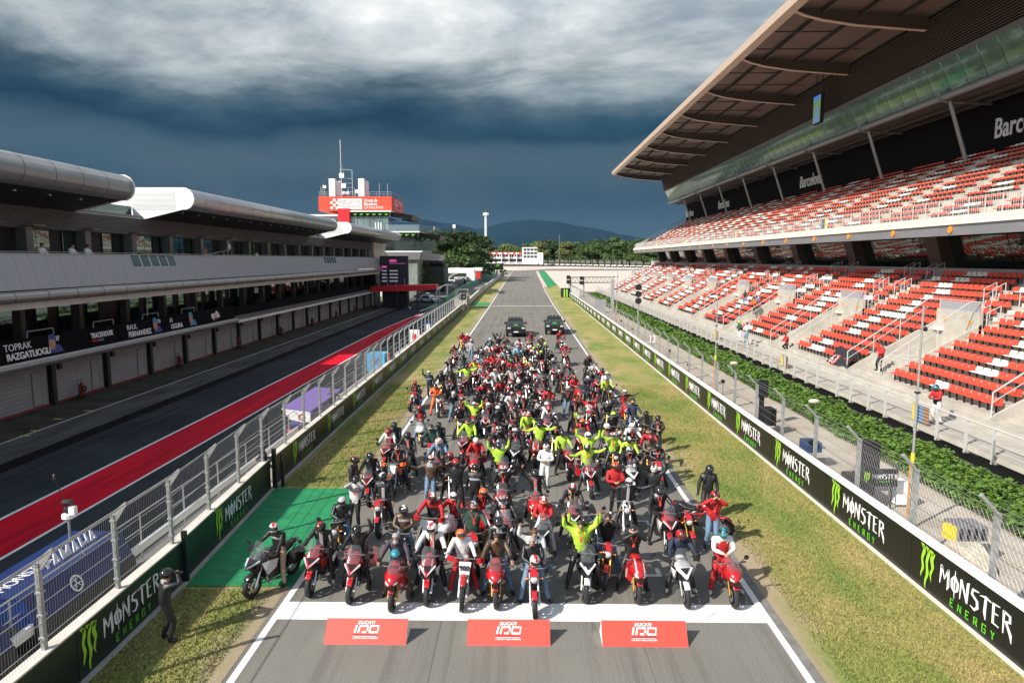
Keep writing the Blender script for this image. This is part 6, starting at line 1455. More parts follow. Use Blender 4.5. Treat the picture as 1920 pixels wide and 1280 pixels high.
def bike(kind):
    r = empty({'A': 'touring_motorcycle', 'S': 'sport_motorcycle', 'N': 'naked_motorcycle', 'C': 'scrambler_motorcycle', 'M': 'motocross_motorcycle'}[kind])
    hi = {'A': .06, 'S': -.02, 'N': 0, 'C': .02, 'M': .10}[kind]
    wheel(r, -.75, .12 if kind != 'M' else .09, .31 if kind != 'M' else .34, kind in 'M'); wheel(r, .72, .18 if kind != 'M' else .12, .31, kind in 'M', False)
    fk = GOLD if kind in 'SNC' else (SILV if kind == 'A' else GALV); zt = .98 + hi
    m = MB()
    for s in (-1, 1): m.tube((s * .10, -.75, .31), (s * .10, -.55, .70), .030, 8); m.tube((s * .10, -.55, .70), (s * .10, -.42, zt), .024, 8)
    lpart(m, 'fork', fk, r)
    m = MB()
    if kind == 'M': m.loft([rg(y, w, z + .02, z, z - .02, .8, .9) for y, w, z in ((-1.12, .05, .80), (-.9, .07, .84), (-.6, .07, .86), (-.42, .06, .88))])
    else: m.loft([rg(-.75 + .33 * sin(a), .068, .31 + .365 * cos(a), .31 + .35 * cos(a), .31 + .34 * cos(a), .8, .8) for a in (-.75, -.4, 0, .4, .8)])
    lpart(m, 'front_fender', B_C if kind != 'C' else BLK, r, smooth=True)
    # engine, frame, exhaust, swingarm
    m = MB(); m.loft([rg(-.34, .11, .62, .48, .30, .8, .8), rg(-.18, .17, .66, .46, .22, .8, .9), rg(.10, .18, .62, .44, .22, .8, .9), rg(.30, .13, .58, .42, .28, .8, .8)]); lpart(m, 'engine', ENG, r)
    m = MB()
    for s in (-1, 1): m.path([(s * .04, -.42, .92 + hi * .5), (s * .15, -.12, .74), (s * .14, .28, .62), (s * .09, .72, .31)], .022, 5); m.tube((s * .14, .28, .62), (s * .10, .80, .82 + hi * .3), .016, 5); m.tube((s * .15, -.12, .74), (s * .14, .10, .40), .018, 5)
    lpart(m, 'frame', B_C if kind in 'N' else BLK, r)
    m = MB(); m.path([(.10, -.36, .45), (.12, -.30, .24), (.13, .20, .22), (.17, .40, .34)], .028, 6); m.tube((.17, .38, .34), (.20, .82, .50 if kind != 'S' else .62), .055, 8); lpart(m, 'exhaust', SILV, r, smooth=True)
    if kind in 'AN': m = MB(); m.cb((0, -.42, .58), (.30, .05, .28)); lpart(m, 'radiator', BLK, r)
    # tank, seat, tail
    m = MB(); m.loft([rg(-.40, .07, .98 + hi, .90 + hi, .84, .7, .7), rg(-.28, .155, 1.06 + hi, .93 + hi, .80, .7, .8), rg(-.08, .165, 1.05 + hi, .92, .78, .7, .8), rg(.12, .09, .90, .84, .78, .7, .8)] if kind != 'M' else [rg(-.42, .05, .98, .92, .86), rg(-.22, .13, 1.02, .9, .66), rg(.05, .10, .98, .9, .72)])
    lpart(m, 'tank', B_C, r, smooth=True, sub=1)
    sh_ = .84 + hi * .6
    m = MB(); m.loft([rg(.02, .07, sh_ + .01, sh_ - .03, sh_ - .08, .8, .9), rg(.18, .13, sh_, sh_ - .04, sh_ - .09, .8, .9), rg(.42, .14, sh_ + .02, sh_ - .03, sh_ - .08, .8, .9), rg(.55, .12, sh_ + .08, sh_ + .03, sh_ - .04, .8, .9), rg(.82, .08, sh_ + .11, sh_ + .07, sh_ + .02, .8, .9)]); lpart(m, 'seat', BLK, r, smooth=True)
    m = MB(); m.loft([rg(.40, .145, sh_ - .02, sh_ - .06, sh_ - .13, .8, .6), rg(.70, .12, sh_ + .05, sh_, sh_ - .06, .8, .6), rg(.95, .05, sh_ + .10, sh_ + .07, sh_ + .02, .8, .6)]); lpart(m, 'tail', B_C if kind != 'C' else BLK, r, smooth=True)
    m = MB(); m.tube((0, .80, .62), (0, 1.02, .46), .05, 4); lpart(m, 'rear_mudguard', BLK, r)
    # bars, grips, mirrors
    bz = {'A': 1.11, 'S': .96, 'N': 1.06, 'C': 1.10, 'M': 1.14}[kind]; by = -.36
    m = MB(); m.path([(-.40, by + .07, bz), (-.22, by - .02, bz), (.22, by - .02, bz), (.40, by + .07, bz)], .014, 6); lpart(m, 'handlebar', GREYP, r)
    for s in (-1, 1):
        m = MB(); m.tube((s * .30, by + .03, bz), (s * .42, by + .075, bz), .021, 7); lpart(m, 'grip', RUBBER, r)
        m = MB(); m.tube((s * .24, by, bz), (s * .36, by - .10, bz + .17), .009, 4)
        if kind != 'M': m.lathe([(0, -.012), (.055, -.01), (.065, .008), (.0, .012)], (s * .39, by - .10, bz + .19), 'Y', 10)
        lpart(m, 'mirror', BLK, r)
        m = MB(); m.tube((s * .12, .12, .36), (s * .27, .13, .36), .014, 5); lpart(m, 'footpeg', GREYP, r)
        if kind in 'AM': m = MB(); m.loft([[(s * .27, by - .12, bz - .06), (s * .27, by - .10, bz + .05), (s * .27, by - .08, bz + .05), (s * .27, by - .10, bz - .06)], [(s * .37, by - .11, bz - .07), (s * .37, by - .09, bz + .07), (s * .37, by - .07, bz + .07), (s * .37, by - .09, bz - .07)], [(s * .47, by - .02, bz - .05), (s * .47, by, bz + .04), (s * .46, by + .02, bz + .04), (s * .46, by, bz - .05)]]); lpart(m, 'handguard', BLK if kind == 'A' else B_C, r)
        if kind == 'N' or kind == 'C': m = MB(); m.tube((s * .13, -.52, .88), (s * .22, -.54, .88), .02, 6); lpart(m, 'indicator', ORANGE, r)
    if kind == 'A':
        m = MB(); m.loft([rg(-1.0, .022, .86, .845, .825), rg(-.88, .10, .93, .88, .80, .55, .35), rg(-.70, .20, 1.02, .95, .74, .5, .3), rg(-.50, .27, 1.08, .98, .66, .5, .3), rg(-.26, .25, 1.06, .92, .62, .5, .55)]); lpart(m, 'fairing', B_C, r, smooth=True, sub=1)
        for s in (-1, 1):
            m = MB(); m.add([(s * .20, -.62, .90), (s * .29, -.45, .93), (s * .27, -.10, .86), (s * .22, -.12, .60), (s * .20, -.40, .50), (s * .23, -.5, .66)], [(0, 1, 2, 3, 4, 5)]); m.add([(s * .18, -.60, .88), (s * .25, -.45, .90), (s * .23, -.10, .84), (s * .18, -.12, .60), (s * .16, -.40, .50), (s * .19, -.5, .66)], [(0, 5, 4, 3, 2, 1)]); lpart(m, 'side_panel', B_2, r)
            m = MB(); m.loft([[(s * .02, -.985, .850), (s * .03, -.985, .885), (s * .02, -.955, .885)], [(s * .20, -.70, .955), (s * .205, -.69, .995), (s * .17, -.66, .995)]]); lpart(m, 'headlight', LAMP, r)
        m = MB(); m.add([(-.12, -.72, 1.005), (.12, -.72, 1.005), (.02, -.90, .925), (-.02, -.90, .925)], [(3, 2, 1, 0)]); m.add([(-.14, -.82, .84), (.14, -.82, .84), (.17, -.66, .70), (0, -.74, .56), (-.17, -.66, .70)], [(0, 1, 2, 3, 4)]); m.cb((0, -.66, .78), (.26, .16, .2)); lpart(m, 'nose_inlay', BLK, r)
        m = MB(); vs = []
        for j, (y, z, w) in enumerate(((-.72, 1.02, .15), (-.62, 1.16, .18), (-.53, 1.30, .17), (-.47, 1.40, .11))):
            for i in range(5): x = w * (i - 2) / 2; vs.append((x, y + .9 * x * x * 2, z))
        m.add(vs, [(5 * j + i, 5 * j + i + 1, 5 * j + 6 + i, 5 * j + 5 + i) for j in range(3) for i in range(4)]); lpart(m, 'windscreen', SCREEN, r, smooth=True)
    if kind == 'S':
        m = MB(); m.loft([rg(-.99, .05, .84, .80, .74), rg(-.90, .15, .93, .85, .68, .6, .6), rg(-.72, .21, 1.02, .88, .58, .5, .75), rg(-.50, .24, 1.06, .88, .42, .45, .85)]); m.loft([rg(-.52, .235, .96, .80, .34, .6, .95), rg(-.30, .24, .90, .66, .22, .8, .95), rg(.05, .22, .78, .52, .20, .8, .95), rg(.30, .14, .62, .42, .22, .8, .9)]); lpart(m, 'fairing', B_C, r, smooth=True)
        for s in (-1, 1): m = MB(); m.add([(s * .05, -1.0, .80), (s * .15, -.91, .85), (s * .14, -.93, .79), (s * .06, -.99, .76)], [(0, 1, 2, 3)]); lpart(m, 'headlight', LAMP, r)
        m = MB(); m.cb((0, -.985, .70), (.16, .06, .08)); m.add([(-.10, -.975, .72), (.10, -.975, .72), (.16, -.80, .62), (-.16, -.80, .62)], [(0, 1, 2, 3)]); lpart(m, 'air_intake', BLK, r)
        for s in (-1, 1): m = MB(); m.add([(s * .246, -.5, .80), (s * .25, -.28, .66), (s * .246, -.3, .46), (s * .246, -.46, .52)], [(0, 1, 2, 3)]); lpart(m, 'side_vent', B_2, r)
        m = MB(); vs = []
        for j, (y, z, w) in enumerate(((-.84, .98, .10), (-.70, 1.09, .15), (-.56, 1.16, .14), (-.48, 1.19, .09))):
            for i in range(5): x = w * (i - 2) / 2; vs.append((x, y + 2.0 * x * x, z - 1.4 * x * x))
        m.add(vs, [(5 * j + i, 5 * j + i + 1, 5 * j + 6 + i, 5 * j + 5 + i) for j in range(3) for i in range(4)]); lpart(m, 'windscreen', SCREEN, r, smooth=True)
    if kind in 'NC':
        m = MB(); m.lathe([(0, .14), (.07, .12), (.098, .03), (.10, 0)], (0, -.62, .90), 'Y', 14); lpart(m, 'headlight_shell', BLK, r, smooth=True)
        m = MB(); m.lathe([(0, -.02), (.05, -.018), (.085, 0)], (0, -.62, .90), 'Y', 14); lpart(m, 'headlight', LAMP, r, smooth=True)
        m = MB(); m.lathe([(.084, -.004), (.102, -.004), (.102, .03), (.084, .03)], (0, -.62, .90), 'Y', 14); lpart(m, 'headlight_ring', SILV, r)
        if kind == 'N': m = MB(); m.loft([[(-.09, -.66, .99), (.09, -.66, .99), (.09, -.64, .97), (-.09, -.64, .97)], [(-.085, -.57, 1.07), (.085, -.57, 1.07), (.085, -.55, 1.05), (-.085, -.55, 1.05)], [(-.035, -.51, 1.12), (.035, -.51, 1.12), (.035, -.49, 1.10), (-.035, -.49, 1.10)]]); lpart(m, 'fly_screen', B_C, r)
        m = MB(); m.lathe([(0, 0), (.045, 0), (.045, .04), (0, .04)], (0, -.47, 1.06), 'Y', 10); lpart(m, 'instrument', BLK, r)
    if kind == 'M':
        m = MB(); m.add([(-.15, -.60, 1.14), (.15, -.60, 1.14), (.12, -.66, .86), (-.12, -.66, .86), (-.15, -.57, 1.14), (.15, -.57, 1.14), (.12, -.63, .86), (-.12, -.63, .86)], [(3, 2, 1, 0), (4, 5, 6, 7), (0, 1, 5, 4), (1, 2, 6, 5), (2, 3, 7, 6), (3, 0, 4, 7)]); b = lpart(m, 'number_plate', LWHITE, r)
        for s in (-1, 1): m = MB(); m.add([(s * .13, -.50, .98), (s * .20, -.40, .84), (s * .17, -.10, .72), (s * .14, .0, .90), (s * .11, -.50, .90)], [(0, 1, 2, 3, 4)]); lpart(m, 'radiator_shroud', B_C, r)
    return r
BK = {k: bike(k) for k in 'ASNCM'}
for v in BK.values(): v.location = (0, -60, 0)
BN = {'A': 'touring motorcycle', 'S': 'sport motorcycle', 'N': 'naked motorcycle', 'C': 'scrambler motorcycle', 'M': 'motocross motorcycle'}
bused = {}
pan = MB(); pan.loft([[(0, -.22, -.18), (.0, .24, -.18), (.0, .24, .16), (.0, -.22, .16)], [(.20, -.18, -.16), (.20, .20, -.16), (.20, .20, .14), (.20, -.18, .14)]]); 
ME_PAN = {c: (lambda m: m)(pan.mesh('pannier', mt)) for c, mt in (('r', PM('r')), ('k', BLK))}
CROWD = """-6.54 16.99 Ag wr k y h -22 c
-5.36 17.14 Ar kr k k h 0 .
-4.29 16.80 Ar k k k l 0 c
-3.15 16.43 Sr -G p m h 0 h
-2.35 16.73 Ar wr kw k h 0 .
-1.47 16.53 Mr o w r h 0 .
-0.60 16.60 Sr -k m B h 0 .
-0.60 16.60 P k k k h 0 .
0.33 16.16 Nr -G k B f 0 h
0.33 16.16 P -m kw B r 0 .
1.58 16.94 Ak -k n k u 0 .
1.58 16.94 P k n k u 0 .
2.25 17.62 Nr -k k B c 0 .
2.87 16.91 Sr k k k c 0 n
4.09 16.72 Aw rk b k h 0 .
5.24 16.73 Sr kt rw r f 0 .
-5.29 18.92 Ck s k B f 0 .
-5.34 20.82 -- k wG k c 0 .
-5.84 22.84 -- kr k k d 80 .
-5.35 23.46 Ar k k k h 0 .
-4.38 20.81 Nr kw k k d 0 s
-3.31 18.13 Ck kw m B f 0 .
-4.52 26.12 Aw k k k h 0 .
-4.49 24.36 Mo k k k f 0 .
-5.41 27.18 Ar rk rw k h 0 c
-5.41 27.18 P k k k h 0 .
-3.23 23.01 -- wo m B w 0 .
-3.17 25.20 Ar wo B k h 0 .
-3.66 27.41 Nr k e k h 0 .
-3.66 27.41 P k k k h 0 .
-4.68 31.03 Sw r rk B f 0 .
-6.12 38.23 Nr r k B f 0 .
-4.65 36.83 Ck k o o f 0 .
-5.63 41.39 -- w b k r 0 .
-4.96 40.98 Ck k k k h 0 .
-3.50 35.30 Sk s k B h 0 .
-2.30 32.37 Nr w n B u 0 .
-2.25 28.26 Ar k n k h 0 .
-1.77 25.84 Sr w r k h 0 c
-2.49 23.50 Nk r k k r 0 .
-0.82 24.64 Ar b n k u 0 s
-1.12 28.86 Ar k rk k w 0 .
-1.06 30.99 Nk w k k h 0 .
-1.05 32.81 Nk kG k k h 0 .
-0.62 34.63 Nr rw w k h 0 .
0.07 33.68 Cr rw k k h 0 .
0.23 30.00 Nr rw n k h 0 .
0.68 28.02 Sr k n k w 0 .
0.83 24.79 -- wk w w f 0 .
1.68 26.40 Ar k n k h 0 s
1.22 31.58 Ar rk kw k h 0 .
1.22 31.58 P w kw k h 0 .
1.37 35.86 Sr k kr k f 0 .
2.41 36.54 -- w k B d 0 .
2.67 33.07 Cn rk k k h 0 .
2.60 28.91 Ar o kr k h 0 .
2.54 26.07 Nr w n k u 0 .
2.47 24.37 Ar kw n k w 0 c
3.56 28.04 Aw w Gk k h 0 .
3.62 26.34 Nk wr n k r 0 .
4.24 26.02 Nk kw n k h 0 .
3.91 24.32 Aw wk k k h 0 .
3.15 22.24 -- or r k f 0 .
3.27 20.72 Cw w k k w 0 .
4.52 22.14 -- wk k k u 0 .
5.08 25.02 Nr k k k f 0 .
5.08 25.02 P rk m k f 0 .
5.25 27.10 Nr k kr k h 0 .
5.94 29.48 -- k k k f 0 .
5.73 30.69 Nk k k k h -40 .
5.45 32.38 Nk k b B h 0 s
5.41 35.29 Sr w rk k w 0 .
4.22 33.09 Nk wk k k h 0 .
4.24 30.17 Ck n k B h 0 .
3.40 33.60 Nr k wr k u 0 .
3.80 36.14 Sr k k k h 0 .
5.04 39.67 Nk wk n k h 0 .
5.04 39.67 P w kw k h 0 .
3.79 39.79 -- w b b c 0 .
4.55 42.18 Ar r k k h 0 .
4.72 47.76 Nw r k k h 0 .
4.72 47.76 P k k k h 0 .
3.55 64.29 Ar o kr k h 0 .
3.54 54.64 Ar w r k h 0 .
2.09 50.50 Nk k k k h 0 .
2.09 50.50 P wk k k h 0 .
2.15 46.70 Ar w k k h 0 .
3.06 44.32 Ar r k k h 0 .
3.06 44.32 P k k k h 0 .
3.20 39.66 Sr r kr k f 0 .
1.64 60.69 Nk w k k h 0 .
0.75 62.86 Ar r kr k h 0 .
1.39 55.31 Nk n k k h 0 .
1.89 55.07 -- n k k f 0 .
1.48 50.49 Nr n k k h 0 .
0.86 53.59 Ck n kw k h 0 .
0.86 53.59 P w kr k h 0 .
-0.32 59.43 Sr k rw k h 0 .
-0.38 53.58 Nr l l k h 0 .
0.24 52.98 Nk k k k h 0 .
-0.72 46.40 Nr E kr k f 0 .
0.52 46.92 Ck s y k h 0 .
-0.10 46.17 Ar r kr k h 0 .
-0.69 42.52 Nr k wG k h 0 .
-0.14 38.36 Nr w k k f 0 .
0.37 40.73 Cr k k k h 0 .
1.23 39.26 Ar k k k h 0 c
1.23 39.26 P k k k h 0 .
-1.29 59.01 Aw rk k k h 0 .
-2.27 63.05 -- k k k u 0 .
-2.12 60.22 Nk k k k u 0 .
-2.80 58.59 Nk l k k h 0 .
-2.63 54.90 Nr t rw k h 0 .
-2.01 54.22 Nr rw kr k h 0 .
-1.39 54.91 Ar r k k h 0 .
-1.41 51.35 Nk kG G k h 0 .
-2.10 49.02 Cr k r k f 0 .
-2.49 47.95 -- k kr r d 0 .
-1.48 48.20 Sr k kr k h 0 .
-1.96 44.94 Nr r k k h 0 .
-1.74 41.68 Nk wo Gw k h 0 .
-2.07 39.75 Nw rm kw k h 0 .
-2.17 37.16 Sr kr kr k h 0 .
-3.20 48.45 Nr w wB k h 0 .
-3.20 45.64 Ar r no k h 0 .
-3.52 42.90 Ar k n k w 0 .
-3.52 42.90 P rw k k h 0 .
-4.28 48.43 Ag k g k h 0 .
-5.34 53.84 Ar kr rk k h 0 .
-5.01 46.35 -- k k k c 0 .
-4.34 41.95 Nr k k k h 0 .
-3.46 37.64 Nr wk k k h 0 .
-2.36 35.03 Nr k k k f 0 .
-5.69 64.16 Nr k mr k h 0 .
-4.97 61.45 Ar w r k h 0 .
-4.97 61.45 P w k k h 0 .
-4.33 56.79 -- w G B d 0 .
-3.34 53.87 Nr k rk k h 0 .
-3.13 51.02 Aw w k k h 0 .
-1.59 22.17 -- k k k d 170 .
-0.65 21.69 Ar wr k k l 0 .
-2.07 19.55 Sw w r k h 0 .
-2.69 19.19 Mr rw kr k h 0 .
-1.21 19.93 Sr o rk k h 25 .
-1.33 18.23 Nr pG e k r 0 s
-0.44 19.13 Ar Gr wk k h 0 .
0.60 19.01 Ag rw r w f 0 .
0.50 21.54 Sr k k k r 0 .
1.55 20.19 Ar rw yk k h 0 .
2.20 19.62 Cb x x x x 0 .
4.22 19.74 Ar k k k h 0 .
6.05 21.75 -- k k k d 0 p
5.59 20.64 Nr x x x x 62 .
5.61 19.54 -- rk r B c 0 .
4.98 19.84 Nr x x x x 0 .
-0.83 27.02 Aw wk k k h 0 .
-0.21 27.04 Ak s k k h 0 .
-2.12 22.40 -- r k k u 0 .
0.60 31.93 Nk kw k k h 0 .
-1.64 35.18 Nr k k k h 0 .
-1.20 38.17 Nk k kr k h 0 .
0.79 44.52 Nr k kw k h 0 .
2.42 42.36 Nk wk k k h 0 .
5.19 42.82 Ar k r k h 0 .
-0.42 49.60 Nk k k k h 0 .
-2.58 44.24 Nr k G k h 0 .
-1.34 45.42 Ck w k k h 0 .
0.75 35.81 Nk k k k f 0 .
-0.43 31.55 Nr k m B h 0 .
-1.68 32.25 Ar w k k h 0 .
-2.92 31.64 Nk rk k k h 0 .
1.41 28.70 Nk k k B h 0 .
4.64 28.08 Ck w kw k h 0 ."""
rows = [l.split() for l in CROWD.strip().split('\n')]
items = []
for t in rows: items.append(dict(x=float(t[0]), y=float(t[1]), b=t[2], h=t[3], j=t[4], l=t[5], p=t[6], yaw=float(t[7]), f=t[8]))
def jn(c):
    a = CN[c[0]]
    return a if len(c) == 1 else a + ' and ' + CN[c[1]]
def hn(h):
    if h[0] == '-': return {'k': 'no helmet and dark hair', 'G': 'no helmet and grey hair', 'm': 'no helmet and brown hair'}[h[1]]
    if h == 'kt': return 'black helmet with blue visor'
    return jn(h) + ' helmet'
PN = {'h': '', 'u': ' with both arms raised', 'r': ' with one arm raised', 'l': ' with one arm raised', 'w': ' with arms spread wide', 'f': ' with hands together', 'd': ' standing still', 'c': ' with hands at the face', 'b': ' bending over'}
def place(x, y):
    r_ = 'front row' if y < 17.9 else 'second row' if y < 20.5 else 'near the front' if y < 26 else 'mid-crowd' if y < 36 else 'in the back half' if y < 50 else 'at the back'
    c_ = 'at the left line' if x < -5.2 else 'left' if x < -3.2 else 'centre-left' if x < -1 else 'centre' if x < 1 else 'centre-right' if x < 3.2 else 'right' if x < 5 else 'at the right line'
    return r_ + ' ' + c_
ids = []
last = None
for n_, it in enumerate(items):
    st = it['b'] == '--'; P_ = it['b'] == 'P'
    it['base'] = ('passenger' if P_ else 'person' if st else 'rider')
    it['desc'] = '%s in %s, %s%s' % (it['base'], jn(it['j']) if it['h'] != 'x' else '', hn(it['h']) if it['h'] != 'x' else '', PN.get(it['p'], ''))
seen = {}
def uniq(lbl, x, y, alt):
    """say where: row and side; if that is not enough, who is next to it"""
    l = lbl + ', ' + place(x, y)
    if l not in seen and len(l.split()) <= 16: seen[l] = 1; return l
    for a in alt:
        l2 = l + ', ' + a
        if l2 not in seen and len(l2.split()) <= 16: seen[l2] = 1; return l2
    for w in ('nearer the camera', 'farther back', 'further left', 'further right'):
        l2 = l + ', ' + w
        if l2 not in seen and len(l2.split()) <= 16: seen[l2] = 1; return l2
    l3 = ' '.join(l.split()[:16]); return l3
def neigh(n_):
    a = items[n_]; q = sorted((abs(b['x'] - a['x']) + abs(b['y'] - a['y']) * .5, i) for i, b in enumerate(items) if i != n_ and b['h'] != 'x' and (b['x'], b['y']) != (a['x'], a['y']))[:6]
    out = []
    for _, i in q:
        b = items[i]; c = b['h'][0] if b['h'][0] != '-' else None
        if c and c not in 'k': out.append('by %s helmet' % jn(b['h']))
        if b['j'][0] not in 'kg': out.append('by %s jacket' % CN[b['j'][0]])
    return out + ['by black jacket']
bl = None
for n_, it in enumerate(items):
    x, y, bk, h, j, l, p, yaw, f = (it[k] for k in ('x', 'y', 'b', 'h', 'j', 'l', 'p', 'yaw', 'f'))
    rz = radians(yaw + (rng2.uniform(-12, 12) if yaw == 0 and y > 17.5 else rng2.uniform(-2, 2)))
    alt = neigh(n_)
    if bk == '--':
        person(x, y, rz, 'stand', p, h, j, l, uniq(it['desc'], x, y, alt), 'people standing among the motorcycles', lan=rng2.random() < .35, pack='p' in f); continue
    if bk == 'P':
        bl_x, bl_y, bl_rz = bl; 
        person(bl_x - sin(bl_rz) * .40 * 1 + (.10 if n_ % 2 else -.10), bl_y + .42, bl_rz, 'pillion', p, h, j, l, uniq(it['desc'], x, y, alt), 'passengers on the motorcycles'); continue
    t, c = bk[0], bk[1]; o = copy_tree(BK[t])
    o.location = (x, y, 0); o.rotation_euler = (0, radians(rng2.uniform(-5, 5)) if h != 'x' else radians(-7), rz)
    c2 = c if rng2.random() < .5 else rng2.choice('wkkG'); pv = rng2.choice((0, 1, 2, 2, 2, 3)) if t in 'AS' else rng2.choice((0, 0, 2))
    def fix(q, c=c, c2=c2, t=t, pv=pv):
        setmats(q, {'slot paint': PM(c, pv if q.name.startswith(('fairing', 'front_fender') if pv != 2 else ('fairing',)) and pv else 0), 'slot paint two': PM(c2)})
        if t in 'NC' and q.name.startswith('fork') and rng2.random() < .65: setmats(q, {'gold fork': SILV})
        for ch in q.children: fix(ch)
    fix(o)
    if 'c' in f:
        for s in (-1, 1):
            q = bpy.data.objects.new('pannier', ME_PAN['r' if c == 'r' else 'k']); COL.objects.link(q); q.parent = o; q.location = (s * .22, .55, .68); q.scale = (s, 1, 1)
    if 'h' in f:
        q = bpy.data.objects.new('helmet', ME_H); COL.objects.link(q); hx = Vector((0, -.22, 1.20)); hx.rotate(Matrix.Rotation(rz, 3, 'Z')); q.location = (x + hx.x, y + hx.y, hx.z); q.rotation_euler = (.3, 0, rz + .3); cc = 't' if y > 16.3 else 'wr'
        setmats(q, {'slot helmet': HM(cc[0]), 'slot helmet stripe': HM(cc[1] if len(cc) > 1 else cc[0])}); tag(q, '%s helmet resting on a motorcycle tank in the front row' % jn(cc), 'helmet')
        v = bpy.data.objects.new('visor', ME_V); COL.objects.link(v); v.parent = q
    if 'n' in f: text('09', .15, M('gold print', (.7, .45, .08), .5), (0, 0, 0), (1, 0, 0), (0, 0, 1), None).parent = o; q = o.children[-1]; q.location = (.10, -.985, .80); q.rotation_euler = (radians(50), 0, radians(25))
    if t == 'M' and y < 18: q = text('900', .17, BLK, (0, 0, 0), (1, 0, 0), (0, 0, 1), None, bold=.02); q.parent = o; q.location = (-.135, -.664, .96); q.rotation_euler = (radians(78), 0, 0)
    who = ('parked riderless' if h == 'x' else 'under rider in %s' % jn(j)); 
    tag(o, uniq('%s %s %s' % (CN[c], BN[t], who), x, y, [a for a in alt]), 'motorcycle', 'motorcycles on the grid')
    bl = (x, y, rz)
    if h == 'x': continue
    kind = 'astride' if 's' in f else 'seat'
    lan = rng2.random() < .3 or n_ in (4, 13, 9)
    person(x, y, rz, kind, p, h, j, l, uniq(it['desc'], x, y, alt), 'riders seated on the motorcycles', lan=lan, beard=(h == '-G' and j == 'p'), z=.04 if t in 'AM' else 0, gloves=not (y < 18 and h[0] == '-'))
for v in BK.values():
    for ch in list(v.children_recursive): bpy.data.objects.remove(ch)
    bpy.data.objects.remove(v)
# ---- people elsewhere
person(-7.95, 14.32, radians(128), 'stand', 'c', 'k', 'k', 'k', 'photographer in black leathers standing by the dark green wall at lower left', None, sc=.93, boots=BOOT)
q = tag(empty('camera', (-7.75, 14.5, 1.5)), 'black camera held by the lone photographer at lower left', 'camera'); m = MB(); m.cb((-7.75, 14.46, 1.50), (.15, .08, .1), rz=.7); m.tube((-7.75, 14.46, 1.5), (-7.64, 14.55, 1.5), .04, 8); part(m, 'camera_body', BLK, q)
person(-9.55, 24.4, radians(-60), 'stand', 'f', 'k', 'k', 'k', 'person in black hood leaning at the gap in the pit wall', None)
person(-9.95, 35.2, radians(-20), 'stand', 'f', '-m', 'b', 'k', 'person with brown hair leaning over the wall by the purple canopy', None)
for x, y, jj, lb_ in ((-26.75, 37.9, 'w', 'man in white shirt leaning on the balcony, leftmost of three'), (-26.75, 40.4, 'w', 'man in white shirt on the balcony, middle of three'), (-26.75, 41.9, 'w', 'man in white shirt on the balcony, rightmost of three'), (-26.75, 61.2, 'k', 'camera operator in black at the far balcony, holding a boom'), (-26.75, 62.6, 'k', 'person in black beside the boom operator on the balcony'), (-26.75, 68.8, 'w', 'person in white at the far end of the balcony group')):
    person(x, y, radians(90), 'stand', 'f', '-k', jj, 'k', lb_, None, z=7.6)
q = tag(empty('boom_microphone', (-26.2, 60, 9)), 'long boom microphone with pale windshield reaching over the balcony edge', 'microphone'); m = MB(); m.tube((-26.0, 55.8, 8.8), (-26.3, 61.0, 9.3), .03, 6); part(m, 'pole', SILV, q); m = MB(); m.ball((-26.2, 61.2, 9.6), (.14, .14, .3), 8, 6); part(m, 'windshield', WPANEL, q, smooth=True)
sp = [(18.65, 30.3, 1.18, 0, 'f', 'kt', 'kr', 'w', 'man in red and black shirt and white trousers on the near walkway'), (18.6, 58.0, 1.52, 0, 'f', 'n', 'e', 'w', 'person with green top and red cap beside a grandstand stair'), (18.8, 57.0, 1.52, 0, 'f', '-k', 'w', 'B', 'person in white top and jeans beside the green topped one'),
      (21.2, 40.4, 1.9, 0, 'f', '-k', 'r', 'k', 'person in black behind the dark racing flag on the first row'), (24.6, 71.5, 3.7, 0, 'f', '-k', 'w', 'B', 'person in white shirt standing halfway up the stand'), (23.8, 70.2, 3.3, 0, 'f', '-k', 'k', 'k', 'person in black in the group halfway up the stand'), (23.4, 69.0, 3.0, 0, 'f', '-m', 'o', 'k', 'person in orange jacket in the group halfway up the stand'), (24.2, 74.5, 3.5, 0, 'f', '-k', 'k', 'B', 'person in dark jacket left of the white shirted one in the stand')]
for x, y, z, a, p, h, j, l, lb_ in sp: person(x, y, radians(-75), 'stand', p, h, j, l, lb_, None, z=z - .0)
st_ = [(21.1, 73.6, 1.35, 'b', 'seated spectator in navy at the left of the front row group'), (21.1, 72.9, 1.35, 'b', 'seated spectator in navy, second in the front row group'), (21.1, 72.0, 1.35, 'k', 'seated spectator in black, third in the front row group'), (21.1, 71.2, 1.35, 'r', 'seated spectator in red at the right of the front row group'), (26.9, 55.5, 4.35, 'k', 'lone spectator in black jacket and white trousers seated mid-stand'), (20.9, 53.5, 1.35, 'r', 'seated spectator in red beside the lower stair')]
for x, y, z, j, lb_ in st_: person(x - .3, y, radians(-90), 'pillion', 'f', '-k', j, 'w' if 'lone' in lb_ else 'k', lb_, None, z=z - .52 + .1)
